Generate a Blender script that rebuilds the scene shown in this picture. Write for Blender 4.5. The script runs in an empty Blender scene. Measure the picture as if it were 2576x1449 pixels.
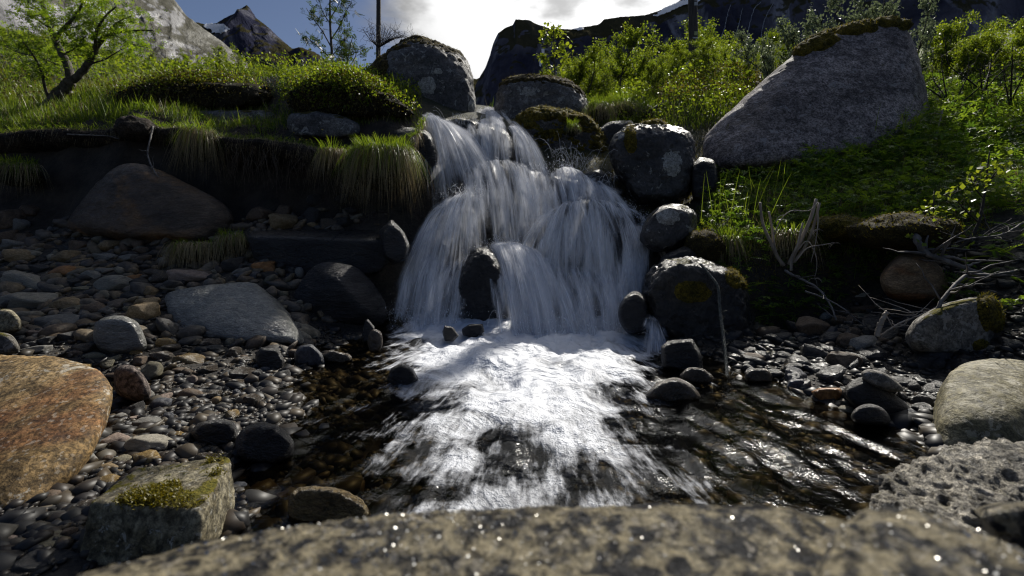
import bpy, bmesh, math, random
import numpy as np
from mathutils import Vector, Matrix

# ------------------------------------------------------------------ camera, sky, sun, exposure
SC = bpy.context.scene
COL = SC.collection
CAM_Z = 0.75
LENS = 16.8
F = 2576 * LENS / 36.0          # focal length in pixels of a 2576 px wide picture
HOR = 580.0                     # picture row of the eye level
cam_d = bpy.data.cameras.new('camera')
cam = bpy.data.objects.new('camera', cam_d)
COL.objects.link(cam)
cam.location = (0, 0, CAM_Z)
cam.rotation_euler = (math.radians(90), 0, 0)
cam_d.lens = LENS
cam_d.sensor_width = 36
cam_d.shift_y = -(724.5 - HOR) / 2576.0
cam_d.clip_start = 0.02
cam_d.clip_end = 12000
cam_d.dof.use_dof = True
cam_d.dof.focus_distance = 2.4
cam_d.dof.aperture_fstop = 3.6
SC.camera = cam

SUN_AZ = math.radians(27)       # to the right of straight ahead
SUN_EL = math.radians(41)
sdir = Vector((math.sin(SUN_AZ) * math.cos(SUN_EL), math.cos(SUN_AZ) * math.cos(SUN_EL), math.sin(SUN_EL)))
sun_d = bpy.data.lights.new('sun', 'SUN')
sun_d.energy = 5.0
sun_d.angle = math.radians(0.6)
sun_d.color = (1.0, 0.95, 0.86)
sun = bpy.data.objects.new('sun', sun_d)
COL.objects.link(sun)
sun.location = (4, 14, 14)
sun.rotation_euler = (-sdir).to_track_quat('-Z', 'Y').to_euler()

W = bpy.data.worlds.new('World')
SC.world = W
W.use_nodes = True
nt = W.node_tree
nt.nodes.clear()
def nd(tree, typ, **kw):
    n = tree.nodes.new(typ)
    for k, v in kw.items():
        setattr(n, k, v)
    return n
L = nt.links.new
out = nd(nt, 'ShaderNodeOutputWorld')
bg = nd(nt, 'ShaderNodeBackground')
bg.inputs[1].default_value = 0.055
sky = nd(nt, 'ShaderNodeTexSky', sky_type='NISHITA')
sky.sun_disc = False
sky.sun_elevation = SUN_EL
sky.sun_rotation = SUN_AZ
sky.air_density = 1.0
sky.dust_density = 0.6
sky.ozone_density = 2.0
tc = nd(nt, 'ShaderNodeTexCoord')
mp = nd(nt, 'ShaderNodeMapping')
mp.inputs['Scale'].default_value = (1.0, 1.0, 2.0)
mp.inputs['Location'].default_value = (0.35, 0.1, 0.0)
L(tc.outputs['Generated'], mp.inputs[0])
cn = nd(nt, 'ShaderNodeTexNoise')
cn.inputs['Scale'].default_value = 2.1
cn.inputs['Detail'].default_value = 7
cn.inputs['Roughness'].default_value = 0.55
cn.inputs['Distortion'].default_value = 0.3
L(mp.outputs[0], cn.inputs['Vector'])
# thin cloud is brightest towards the sun
dot = nd(nt, 'ShaderNodeVectorMath', operation='DOT_PRODUCT')
nrm = nd(nt, 'ShaderNodeVectorMath', operation='NORMALIZE')
L(tc.outputs['Generated'], nrm.inputs[0])
L(nrm.outputs[0], dot.inputs[0])
dot.inputs[1].default_value = sdir
glow = nd(nt, 'ShaderNodeMapRange')
glow.inputs[1].default_value = 0.66
glow.inputs[2].default_value = 0.94
glow.inputs[3].default_value = 2.5
glow.inputs[4].default_value = 27.0
L(dot.outputs['Value'], glow.inputs[0])
# cloud cover: more of it round the sun, blue gaps elsewhere
cov = nd(nt, 'ShaderNodeMapRange')
cov.inputs[1].default_value = 0.71
cov.inputs[2].default_value = 0.84
cov.inputs[3].default_value = -0.22
cov.inputs[4].default_value = 0.24
L(dot.outputs['Value'], cov.inputs[0])
add = nd(nt, 'ShaderNodeMath', operation='ADD')
L(cn.outputs['Fac'], add.inputs[0])
L(cov.outputs[0], add.inputs[1])
cm = nd(nt, 'ShaderNodeMapRange', interpolation_type='SMOOTHSTEP')
cm.inputs[1].default_value = 0.46
cm.inputs[2].default_value = 0.66
L(add.outputs[0], cm.inputs[0])
# darker cloud bellies
cn2 = nd(nt, 'ShaderNodeTexNoise')
cn2.inputs['Scale'].default_value = 4.2
cn2.inputs['Detail'].default_value = 6
L(mp.outputs[0], cn2.inputs['Vector'])
belly = nd(nt, 'ShaderNodeMapRange', interpolation_type='SMOOTHSTEP')
belly.inputs[1].default_value = 0.40
belly.inputs[2].default_value = 0.56
belly.inputs[3].default_value = 0.40
belly.inputs[4].default_value = 1.0
L(cn2.outputs['Fac'], belly.inputs[0])
mul = nd(nt, 'ShaderNodeMath', operation='MULTIPLY')
L(glow.outputs[0], mul.inputs[0])
L(belly.outputs[0], mul.inputs[1])
cc = nd(nt, 'ShaderNodeCombineColor')
for i in range(3):
    L(mul.outputs[0], cc.inputs[i])
dk = nd(nt, 'ShaderNodeMix', data_type='RGBA', blend_type='MULTIPLY')
dk.inputs[0].default_value = 1.0
dk.inputs[7].default_value = (0.98, 0.93, 1.0, 1)
L(sky.outputs[0], dk.inputs[6])
mx = nd(nt, 'ShaderNodeMix', data_type='RGBA')
L(cm.outputs[0], mx.inputs[0])
L(dk.outputs[2], mx.inputs[6])
L(cc.outputs[0], mx.inputs[7])
L(mx.outputs[2], bg.inputs[0])
L(bg.outputs[0], out.inputs[0])

SC.view_settings.view_transform = 'Standard'
SC.view_settings.look = 'None'
SC.view_settings.gamma = 1.0
SC.view_settings.exposure = 0.15
SC.view_settings.use_curve_mapping = False
SC.render.engine = 'CYCLES'
SC.cycles.use_denoising = True
SC.cycles.filter_width = 1.1
SC.cycles.pixel_filter_type = 'BLACKMAN_HARRIS'
SC.cycles.use_adaptive_sampling = True
SC.cycles.adaptive_threshold = 0.015
SC.cycles.max_bounces = 5
SC.cycles.diffuse_bounces = 2
SC.cycles.glossy_bounces = 3
SC.cycles.transmission_bounces = 4
SC.cycles.transparent_max_bounces = 32
SC.cycles.sample_clamp_indirect = 4.0
SC.cycles.sample_clamp_direct = 12.0
SC.cycles.caustics_reflective = False
SC.cycles.caustics_refractive = False

# ------------------------------------------------------------------ helpers
rng = np.random.default_rng(7)
random.seed(7)

def P(u, v, d):
    """point seen at pixel (u, v) at depth d"""
    return np.array([(u - 1288.0) / F * d, d, CAM_Z - (v - HOR) / F * d])

def Pn(a):
    a = np.asarray(a, float)
    return np.stack([(a[:, 0] - 1288.0) / F * a[:, 2], a[:, 2], CAM_Z - (a[:, 1] - HOR) / F * a[:, 2]], 1)

_pr = np.random.default_rng(3)
_perm = np.concatenate([_pr.permutation(256)] * 3).astype(np.int64)
_grad = _pr.normal(size=(256, 3))
_grad /= np.linalg.norm(_grad, axis=1)[:, None]

def pnoise(p):
    p = np.asarray(p, float)
    i = np.floor(p).astype(np.int64)
    f = p - i
    w = f * f * f * (f * (f * 6 - 15) + 10)
    i &= 255
    r = np.zeros(len(p))
    for dx in (0, 1):
        for dy in (0, 1):
            for dz in (0, 1):
                h = _perm[_perm[_perm[(i[:, 0] + dx) & 255] + ((i[:, 1] + dy) & 255)] + ((i[:, 2] + dz) & 255)]
                g = _grad[h]
                dd = (f[:, 0] - dx) * g[:, 0] + (f[:, 1] - dy) * g[:, 1] + (f[:, 2] - dz) * g[:, 2]
                ww = (w[:, 0] if dx else 1 - w[:, 0]) * (w[:, 1] if dy else 1 - w[:, 1]) * (w[:, 2] if dz else 1 - w[:, 2])
                r += dd * ww
    return r * 1.6

def fbm(p, octv=4, lac=2.0, gain=0.5, ridged=False):
    p = np.asarray(p, float)
    s, a, t = np.zeros(len(p)), 1.0, 0.0
    for k in range(octv):
        n = pnoise(p + 17.3 * k)
        if ridged:
            n = 1 - 2 * np.abs(n)
        s += a * n
        t += a
        a *= gain
        p = p * lac
    return s / t

def sstep(a, b, x):
    t = np.clip((np.asarray(x, float) - a) / (b - a), 0, 1)
    return t * t * (3 - 2 * t)

def mk(name, verts, faces, mat=None, parent=None, uv=None, smooth=True, var=None, loc=None, link=True):
    """one mesh object; faces = (n,3) or (n,4) array, or list of arrays"""
    verts = np.asarray(verts, float)
    if loc is not None:
        verts = verts - np.asarray(loc, float)[None]
    me = bpy.data.meshes.new(name)
    fl = faces if isinstance(faces, list) else [faces]
    fl = [np.asarray(f, np.int32) for f in fl if len(f)]
    idx = np.concatenate([f.ravel() for f in fl])
    tot = np.concatenate([np.full(len(f), f.shape[1], np.int32) for f in fl])
    st = np.concatenate([[0], np.cumsum(tot)[:-1]]).astype(np.int32)
    me.vertices.add(len(verts))
    me.vertices.foreach_set('co', verts.astype(np.float32).ravel())
    me.loops.add(len(idx))
    me.loops.foreach_set('vertex_index', idx)
    me.polygons.add(len(tot))
    me.polygons.foreach_set('loop_start', st)
    if uv is not None:
        lay = me.uv_layers.new(name='UVMap')
        lay.data.foreach_set('uv', np.asarray(uv, np.float32)[idx].ravel())
    if var is not None:
        at = me.attributes.new('var', 'FLOAT', 'POINT')
        at.data.foreach_set('value', np.asarray(var, np.float32))
    me.update(calc_edges=True)
    me.validate()
    me.polygons.foreach_set('use_smooth', np.full(len(me.polygons), bool(smooth)))
    if mat:
        me.materials.append(mat)
    o = bpy.data.objects.new(name, me)
    if loc is not None:
        o.location = loc
    if parent:
        o.parent = parent
    if link:
        COL.objects.link(o)
    return o

def tag(o, label=None, cat=None, group=None, kind=None):
    if label: o['label'] = label
    if cat: o['category'] = cat
    if group: o['group'] = group
    if kind: o['kind'] = kind
    return o

def empty(name, loc, label, cat, group=None):
    o = bpy.data.objects.new(name, None)
    COL.objects.link(o)
    o.location = loc
    o.empty_display_size = 0.1
    return tag(o, label, cat, group)

_ico = {}
def ico(n):
    if n not in _ico:
        bm = bmesh.new()
        bmesh.ops.create_icosphere(bm, subdivisions=n, radius=1.0)
        v = np.array([x.co[:] for x in bm.verts])
        v /= np.linalg.norm(v, axis=1)[:, None]
        f = np.array([[a.index for a in x.verts] for x in bm.faces])
        bm.free()
        _ico[n] = (v, f)
    return _ico[n]

def hull_planes(pts):
    bm = bmesh.new()
    for p in pts:
        bm.verts.new(p)
    bmesh.ops.convex_hull(bm, input=bm.verts)
    bm.normal_update()
    N, D = [], []
    for f in bm.faces:
        n = np.array(f.normal[:])
        d = float(np.dot(n, f.verts[0].co[:]))
        if d < 0:
            n, d = -n, -d
        if f.calc_area() > 1e-7:
            N.append(n)
            D.append(max(d, 1e-3))
    bm.free()
    return np.array(N), np.array(D)

def radial(dirs, N, D, p):
    q = np.clip(dirs @ N.T, 0, None) / D[None]
    return 1.0 / np.power(np.power(q, p).sum(1), 1.0 / p)

def tube(pts, rad, n=6, cap=True):
    pts = np.asarray(pts, float)
    rad = np.broadcast_to(np.asarray(rad, float), (len(pts),))
    V, Fq = [], []
    t = np.gradient(pts, axis=0)
    t /= np.linalg.norm(t, axis=1)[:, None] + 1e-9
    up = np.array([0, 0, 1.0]) if abs(t[0][2]) < 0.9 else np.array([1.0, 0, 0])
    a = np.cross(t[0], up)
    a /= np.linalg.norm(a)
    ang = np.linspace(0, 2 * np.pi, n, endpoint=False)
    for i in range(len(pts)):
        a = a - t[i] * np.dot(a, t[i])
        a /= np.linalg.norm(a) + 1e-9
        b = np.cross(t[i], a)
        V.append(pts[i] + rad[i] * (np.cos(ang)[:, None] * a + np.sin(ang)[:, None] * b))
    k = np.arange(n)
    for i in range(len(pts) - 1):
        Fq.append(np.stack([i * n + k, i * n + (k + 1) % n, (i + 1) * n + (k + 1) % n, (i + 1) * n + k], 1))
    V = np.concatenate(V)
    Fq = np.concatenate(Fq)
    if cap:
        V = np.concatenate([V, pts[:1], pts[-1:]])
        m = len(pts) * n
        c0 = np.stack([(k + 1) % n, k, np.full(n, m), np.full(n, m)], 1)
        c1 = np.stack([(len(pts) - 1) * n + k, (len(pts) - 1) * n + (k + 1) % n, np.full(n, m + 1), np.full(n, m + 1)], 1)
        return V, Fq, np.concatenate([c0[:, :3], c1[:, :3]])
    return V, Fq, np.zeros((0, 3), int)

class MB:
    """collects pieces of one mesh"""
    def __init__(s):
        s.v, s.q, s.t, s.var, s.uv, s.n = [], [], [], [], [], 0
    def add(s, v, q=None, t=None, var=0.5, uv=None):
        v = np.asarray(v, float)
        s.v.append(v)
        if q is not None and len(q): s.q.append(np.asarray(q) + s.n)
        if t is not None and len(t): s.t.append(np.asarray(t) + s.n)
        s.var.append(np.broadcast_to(np.asarray(var, float), (len(v),)))
        s.uv.append(np.zeros((len(v), 2)) if uv is None else np.asarray(uv, float))
        s.n += len(v)
    def tube(s, pts, rad, n=6, var=0.5):
        V, q, t = tube(pts, rad, n)
        s.add(V, q, t, var)
    def build(s, name, mat, parent=None, loc=None, smooth=True, uv=False):
        fl = []
        if s.q: fl.append(np.concatenate(s.q))
        if s.t: fl.append(np.concatenate(s.t))
        return mk(name, np.concatenate(s.v), fl, mat, parent, loc=loc, smooth=smooth, var=np.concatenate(s.var),
                  uv=np.concatenate(s.uv) if uv else None)

def spline(pts, n):
    """Catmull-Rom through the points"""
    p = np.asarray(pts, float)
    if len(p) == 2:
        t = np.linspace(0, 1, n)[:, None]
        return p[0] * (1 - t) + p[1] * t
    p = np.concatenate([2 * p[:1] - p[1:2], p, 2 * p[-1:] - p[-2:-1]])
    m = len(p) - 3
    x = np.linspace(0, m - 1e-6, n)
    i = x.astype(int)
    f = (x - i)[:, None]
    a, b, c, d = p[i], p[i + 1], p[i + 2], p[i + 3]
    return 0.5 * (2 * b + (c - a) * f + (2 * a - 5 * b + 4 * c - d) * f ** 2 + (3 * b - a - 3 * c + d) * f ** 3)

# ------------------------------------------------------------------ materials
def newmat(name):
    m = bpy.data.materials.new(name)
    m.use_nodes = True
    m.node_tree.nodes.clear()
    t = m.node_tree
    o = nd(t, 'ShaderNodeOutputMaterial')
    return m, t, o

def noise_n(t, vec, scale, detail=5, rough=0.55, dist=0.0):
    n = nd(t, 'ShaderNodeTexNoise')
    n.inputs['Scale'].default_value = scale
    n.inputs['Detail'].default_value = detail
    n.inputs['Roughness'].default_value = rough
    n.inputs['Distortion'].default_value = dist
    t.links.new(vec, n.inputs['Vector'])
    return n.outputs['Fac']

def mrange(t, x, a, b, c=0.0, d=1.0, smooth=True):
    n = nd(t, 'ShaderNodeMapRange', interpolation_type='SMOOTHSTEP' if smooth else 'LINEAR')
    t.links.new(x, n.inputs[0])
    for i, v in enumerate((a, b, c, d)):
        n.inputs[i + 1].default_value = v
    return n.outputs[0]

def mixc(t, fac, a, b, blend='MIX'):
    n = nd(t, 'ShaderNodeMix', data_type='RGBA', blend_type=blend)
    for s, i in ((fac, 0), (a, 6), (b, 7)):
        if isinstance(s, (int, float)):
            n.inputs[i].default_value = s
        elif isinstance(s, tuple):
            n.inputs[i].default_value = s if len(s) == 4 else (*s, 1)
        else:
            t.links.new(s, n.inputs[i])
    return n.outputs[2]

def mth(t, op, a, b=None):
    n = nd(t, 'ShaderNodeMath', operation=op)
    for i, s in enumerate((a, b)):
        if s is None: continue
        if isinstance(s, (int, float)): n.inputs[i].default_value = s
        else: t.links.new(s, n.inputs[i])
    return n.outputs[0]

MATS = {}
def rock_mat(name, c1, c2, scale=3.0, speck=0.5, lichen=0.0, lcol=(0.42, 0.41, 0.36), moss=0.0, rough=0.75, wet=0.0,
             bump=0.5, sharp=0.15, strata=0.0, rnd=0.0, stain=None, fine=70.0, grain=0.0, moss_col=((0.035, 0.040, 0.006), (0.15, 0.125, 0.018))):
    if name in MATS: return MATS[name]
    m, t, o = newmat(name)
    b = nd(t, 'ShaderNodeBsdfPrincipled')
    t.links.new(b.outputs[0], o.inputs[0])
    tcx = nd(t, 'ShaderNodeTexCoord')
    vec = tcx.outputs['Object']
    oi = nd(t, 'ShaderNodeObjectInfo')
    off = nd(t, 'ShaderNodeVectorMath', operation='ADD')
    sc = nd(t, 'ShaderNodeVectorMath', operation='SCALE')
    cx = nd(t, 'ShaderNodeCombineXYZ')
    t.links.new(oi.outputs['Random'], cx.inputs[0]); t.links.new(oi.outputs['Random'], cx.inputs[1])
    t.links.new(cx.outputs[0], sc.inputs[0]); sc.inputs['Scale'].default_value = 37.0
    t.links.new(vec, off.inputs[0]); t.links.new(sc.outputs[0], off.inputs[1])
    vec = off.outputs[0]
    if strata:
        mpn = nd(t, 'ShaderNodeMapping')
        mpn.inputs['Rotation'].default_value = (0.25, 0.45, 0.1)
        mpn.inputs['Scale'].default_value = (1, 1, 1 + strata)
        t.links.new(vec, mpn.inputs[0])
        vec = mpn.outputs[0]
    big = noise_n(t, vec, scale, 6, 0.6, 0.4)
    col = mixc(t, mrange(t, big, 0.5 - sharp, 0.5 + sharp), c1, c2)
    if stain:
        col = mixc(t, mrange(t, noise_n(t, vec, scale * 0.55, 4, 0.6, 0.8), 0.5, 0.62), col, stain)
    fn = noise_n(t, vec, fine, 4, 0.7)
    md_ = noise_n(t, vec, scale * 7, 6, 0.72, 0.5)
    col = mixc(t, min(1.0, speck * 1.3), col, mixc(t, mrange(t, md_, 0.36, 0.64), (0.42, 0.42, 0.43), (1.35, 1.33, 1.3)), 'MULTIPLY')
    col = mixc(t, speck, col, mixc(t, mrange(t, fn, 0.36, 0.62), (0.25, 0.25, 0.25), (1.5, 1.5, 1.5)), 'MULTIPLY')
    if grain:
        vo = nd(t, 'ShaderNodeTexVoronoi')
        vo.inputs['Scale'].default_value = fine * 1.3
        t.links.new(vec, vo.inputs['Vector'])
        col = mixc(t, mrange(t, vo.outputs['Color'], 0.80, 0.86, 0, grain), col, (0.55, 0.5, 0.42))
        col = mixc(t, mrange(t, vo.outputs['Color'], 0.20, 0.14, 0, grain), col, (0.015, 0.015, 0.018))
    if lichen:
        ln = noise_n(t, vec, scale * 4.5, 7, 0.7, 0.6)
        lm = mrange(t, ln, 0.64 - 0.2 * lichen, 0.67 - 0.2 * lichen)
        col = mixc(t, mth(t, 'MULTIPLY', lm, 0.85), col, mixc(t, fn, tuple(x * 0.6 for x in lcol), lcol))
        dn = noise_n(t, vec, scale * 6.1, 6, 0.7)
        col = mixc(t, mrange(t, dn, 0.64, 0.68, 0, 0.8), col, (0.014, 0.014, 0.013))
    if rnd:
        hs = nd(t, 'ShaderNodeHueSaturation')
        t.links.new(mth(t, 'ADD', mth(t, 'MULTIPLY', oi.outputs['Random'], rnd), 1.0 - rnd * 0.5), hs.inputs['Value'])
        t.links.new(col, hs.inputs['Color'])
        col = hs.outputs[0]
    rn = mrange(t, noise_n(t, vec, scale * 3, 4), 0.35, 0.65, rough - 0.12, rough + 0.1)
    if moss:
        ge = nd(t, 'ShaderNodeNewGeometry')
        sx = nd(t, 'ShaderNodeSeparateXYZ')
        t.links.new(ge.outputs['Normal'], sx.inputs[0])
        mn = noise_n(t, vec, scale * 2.2, 7, 0.65, 0.3)
        mm = mth(t, 'ADD', mth(t, 'MULTIPLY', sx.outputs[2], 0.22), mn)
        mm = mrange(t, mm, 0.80 - 0.3 * moss, 0.86 - 0.3 * moss)
        col = mixc(t, mm, col, mixc(t, mrange(t, fn, 0.3, 0.7), moss_col[0], moss_col[1]))
        rn = mth(t, 'ADD', rn, mth(t, 'MULTIPLY', mm, 0.5))
    t.links.new(col, b.inputs['Base Color'])
    t.links.new(rn, b.inputs['Roughness'])
    b.inputs['Specular IOR Level'].default_value = 0.25 + 0.15 * wet
    if wet:
        b.inputs['Coat Weight'].default_value = min(1.0, wet * 0.6)
        b.inputs['Coat Roughness'].default_value = 0.2
    h = mth(t, 'ADD', mth(t, 'MULTIPLY', noise_n(t, vec, scale * 4, 8, 0.65, 0.2), 1.0), mth(t, 'ADD', mth(t, 'MULTIPLY', fn, 0.2), mth(t, 'MULTIPLY', md_, 0.5)))
    if moss:
        h = mth(t, 'ADD', h, mth(t, 'MULTIPLY', mm, mth(t, 'MULTIPLY', noise_n(t, vec, 160, 2), 0.8)))
    bp = nd(t, 'ShaderNodeBump')
    bp.inputs['Strength'].default_value = bump
    bp.inputs['Distance'].default_value = 0.06
    t.links.new(h, bp.inputs['Height'])
    t.links.new(bp.outputs[0], b.inputs['Normal'])
    if wet:
        bp2 = nd(t, 'ShaderNodeBump')
        bp2.inputs['Strength'].default_value = 0.75
        bp2.inputs['Distance'].default_value = 0.03
        t.links.new(mth(t, 'ADD', h, mth(t, 'MULTIPLY', noise_n(t, vec, 45, 4, 0.6), 0.7)), bp2.inputs['Height'])
        t.links.new(bp2.outputs[0], b.inputs['Coat Normal'])
    MATS[name] = m
    return m

def leaf_mat(name, c1, c2, trans=0.5, rough=0.45, tcol=None):
    if name in MATS: return MATS[name]
    m, t, o = newmat(name)
    at = nd(t, 'ShaderNodeAttribute', attribute_name='var')
    col = mixc(t, at.outputs['Fac'], c1, c2)
    b = nd(t, 'ShaderNodeBsdfPrincipled')
    b.inputs['Roughness'].default_value = rough
    b.inputs['Specular IOR Level'].default_value = 0.35
    t.links.new(col, b.inputs['Base Color'])
    tr = nd(t, 'ShaderNodeBsdfTranslucent')
    t.links.new(mixc(t, 1.0, col, tcol or (1.5, 1.35, 0.6), 'MULTIPLY'), tr.inputs[0])
    mxs = nd(t, 'ShaderNodeMixShader')
    mxs.inputs[0].default_value = trans
    t.links.new(b.outputs[0], mxs.inputs[1])
    t.links.new(tr.outputs[0], mxs.inputs[2])
    t.links.new(mxs.outputs[0], o.inputs[0])
    MATS[name] = m
    return m

def plain_mat(name, c1, c2, scale=20, rough=0.8, bump=0.3, stretch=(1, 1, 1), metallic=0.0):
    if name in MATS: return MATS[name]
    m, t, o = newmat(name)
    b = nd(t, 'ShaderNodeBsdfPrincipled')
    t.links.new(b.outputs[0], o.inputs[0])
    tcx = nd(t, 'ShaderNodeTexCoord')
    mpn = nd(t, 'ShaderNodeMapping')
    mpn.inputs['Scale'].default_value = stretch
    t.links.new(tcx.outputs['Object'], mpn.inputs[0])
    n = noise_n(t, mpn.outputs[0], scale, 6, 0.65)
    t.links.new(mixc(t, mrange(t, n, 0.32, 0.68), c1, c2), b.inputs['Base Color'])
    b.inputs['Roughness'].default_value = rough
    b.inputs['Metallic'].default_value = metallic
    bp = nd(t, 'ShaderNodeBump')
    bp.inputs['Strength'].default_value = bump
    bp.inputs['Distance'].default_value = 0.02
    t.links.new(n, bp.inputs['Height'])
    t.links.new(bp.outputs[0], b.inputs['Normal'])
    MATS[name] = m
    return m
# ------------------------------------------------------------------ the ground
_uvd = [  # picture column, row, depth of points on the ground
    # left gravel bar, rising to the foot of the peat bank
    (150, 1000, 2.25), (330, 900, 2.62), (60, 870, 2.85), (300, 780, 3.3), (60, 760, 3.4), (600, 870, 2.95), (450, 700, 3.75), (60, 690, 3.85),
    (250, 650, 4.1), (60, 625, 4.3), (620, 690, 3.75), (640, 640, 4.1), (60, 570, 4.75), (-150, 640, 4.3), (-300, 760, 3.5), (400, 615, 4.3),
    (150, 545, 4.9), (650, 560, 4.45), (800, 558, 4.5), (930, 560, 4.5), (700, 530, 4.75), (850, 530, 4.75), (980, 545, 4.6),
    # peat step below the turf
    (60, 490, 5.0), (-150, 500, 5.0), (60, 345, 5.25), (-150, 350, 5.2), (200, 335, 5.2), (330, 310, 5.1), (450, 335, 5.15), (600, 345, 5.15), (750, 350, 5.15),
    (880, 350, 5.15), (980, 330, 5.2), (330, 400, 5.0), (450, 480, 4.95), (600, 505, 4.95), (750, 510, 4.95), (900, 510, 4.95), (1000, 500, 4.9),
    # terrace
    (60, 300, 6.0), (130, 272, 6.5), (250, 290, 5.8), (400, 300, 5.6), (560, 318, 5.6), (680, 318, 5.6), (-200, 290, 6.0), (60, 225, 8.2), (250, 225, 8.0),
    (300, 222, 6.6), (420, 212, 6.6), (550, 210, 6.6), (670, 212, 6.5), (500, 206, 7.4), (740, 212, 6.2), (840, 202, 6.0), (940, 222, 5.9), (1000, 250, 5.8),
    (760, 290, 5.55), (900, 300, 5.5), (1030, 300, 5.5), (350, 285, 6.0), (560, 285, 6.0), (650, 290, 5.95), (840, 198, 7.0),
    # far left
    (100, 190, 12.0), (400, 192, 12.0), (700, 200, 11.0), (880, 205, 9.5), (-300, 200, 10), (1050, 250, 9.0),
    # stream bed up the fall
    (1225, 268, 8.2), (1225, 292, 7.0), (1200, 325, 5.9), (1120, 300, 5.9), (1300, 320, 6.0), (1150, 440, 5.35), (1300, 440, 5.35), (1420, 440, 5.25), (1530, 430, 5.25),
    (1150, 640, 4.55), (1300, 620, 4.55), (1450, 600, 4.6), (1580, 600, 4.6), (1050, 650, 4.5), (1225, 300, 11.0), (1000, 650, 4.35), (1080, 540, 4.85),
    # right bank
    (1560, 330, 6.6), (1480, 320, 7.0), (1600, 285, 7.6), (1680, 250, 7.5), (1790, 215, 8.2), (1870, 190, 8.6), (1880, 170, 11), (1740, 195, 12.6), (1600, 262, 10.0), (1420, 290, 9.5),
    (1700, 520, 5.2), (1640, 520, 5.0), (1780, 480, 4.9), (1760, 590, 4.2), (1850, 540, 4.25), (1900, 620, 3.75), (2000, 560, 3.95), (2100, 480, 4.35), (1950, 470, 4.7), (2200, 420, 4.75),
    (2300, 360, 4.9), (2380, 330, 5.2), (2450, 260, 6.0), (2520, 230, 6.3), (2420, 215, 7.4), (2560, 180, 8.0), (2700, 200, 7.5), (2400, 400, 4.5), (2300, 480, 4.1), (2450, 470, 3.9), (2560, 500, 3.55),
    (2700, 420, 4.2), (2150, 560, 3.8), (2250, 590, 3.6), (2400, 590, 3.4), (2560, 590, 3.15), (2000, 655, 3.62), (2120, 640, 3.6), (1900, 690, 3.6),
    (2050, 740, 3.5), (1950, 800, 3.45), (2200, 730, 3.35), (2400, 740, 3.0), (2560, 720, 2.75), (1900, 870, 3.0), (2050, 830, 3.05), (2200, 830, 2.85), (2350, 860, 2.6),
    (2000, 905, 2.7), (2150, 930, 2.45), (2300, 950, 2.3), (2560, 880, 2.3), (2560, 1000, 1.9), (2700, 900, 2.2),
    (2000, 300, 8.0), (2200, 230, 8.0), (2300, 170, 11.0), (2500, 140, 12.0), (2000, 190, 11.0),
]
_xyz = [  # bed of the pool, its waterline, and the bank behind the camera
    (0, 1.0, -.22), (0, 2, -.22), (0, 3, -.22), (.3, 3.6, -.18), (-.5, 2.5, -.14), (-.5, 1.5, -.14), (.8, 1.5, -.17), (1, 2.0, -.13), (.9, 2.8, -.12), (-.7, 3.3, -.08), (.3, 4.1, -.05), (-.3, 4.1, -.05), (-.7, 4.0, -.02), (.8, 3.7, -.05),
    (-.78, 1.2, .0), (-.95, 1.6, .0), (-.98, 1.95, .0), (-1.22, 2.6, .0), (-1.22, 3.4, .02), (1.28, 2.45, .0), (1.5, 2.12, .0), (1.6, 1.8, .0), (1.5, 1.5, .0), (1.15, 1.15, .0), (1.05, 3.1, .02),
    (-.9, .5, .0), (.9, .5, .0), (0, .3, -.2), (0, -2, -.3), (-3, -2, .3), (3, -2, .3), (0, -6, -.5), (-5, -6, .6), (5, -6, .6), (-1.3, 1.2, .02), (-2.4, 1.0, .2), (-3.2, 2, .4), (2.6, 1.2, .35), (3.4, 2, .9), (2.0, 1.5, .12),
    (-6.5, 4, 1.2), (6.5, 4, 2.0), (-9, 8, 3.2), (9, 7, 3.6), (-7, 1, .9), (7, 1, 1.4),
]
CP = np.concatenate([Pn(_uvd), np.array(_xyz, float)])
def _ker(a, b):
    return np.sqrt(((a[:, None, :] - b[None]) ** 2).sum(2) + 0.07 ** 2)
_A = _ker(CP[:, :2], CP[:, :2]) + 0.015 * np.eye(len(CP))
_n = len(CP)
_M = np.zeros((_n + 1, _n + 1))
_M[:_n, :_n] = _A
_M[_n, :_n] = _M[:_n, _n] = 1
_w = np.linalg.solve(_M, np.concatenate([CP[:, 2], [0]]))

def H(x, y):
    x = np.atleast_1d(np.asarray(x, float))
    y = np.atleast_1d(np.asarray(y, float))
    xy = np.stack([x.ravel(), y.ravel()], 1)
    z = np.zeros(len(xy))
    r = np.hypot(xy[:, 0], xy[:, 1] - 2)
    near = r < 14
    for i in range(0, len(xy), 20000):
        s = slice(i, i + 20000)
        k = np.where(near[s])[0] + i
        if len(k):
            z[k] = _ker(xy[k], CP[:, :2]) @ _w[:_n] + _w[_n]
    az = xy[:, 0] / np.maximum(np.abs(xy[:, 1]), 1.0)
    up = np.where(xy[:, 1] > 0, 1.0, 0.0) * sstep(0, 8, xy[:, 1])
    slope = 0.215 + 0.085 * sstep(0.05, 0.6, np.abs(az + 0.05))
    far = 0.5 + up * slope * np.minimum(r, 60 + 0.55 * np.maximum(r - 60, 0)) * 1.0
    b = sstep(9.5, 13.5, r)
    z = z * (1 - b) + far * b
    return z.reshape(x.shape)

def gnoise(x, y):
    p = np.stack([x, y, np.zeros_like(x)], 1)
    n = 0.03 * fbm(p * 2.2, 3) + 0.018 * fbm(p * 9 + 5, 3)
    r = np.hypot(x, y)
    return n * (1 + np.clip((r - 8) / 6, 0, 60))

def ground_hit(u, v, dmin=0.7, dmax=14.0):
    d = np.linspace(dmin, dmax, 900)
    x = (u - 1288) / F * d
    z = CAM_Z - (v - HOR) / F * d
    h = H(x, d)
    k = np.where(z <= h)[0]
    i = k[0] if len(k) else len(d) - 1
    return np.array([x[i], d[i], z[i]])

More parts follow.
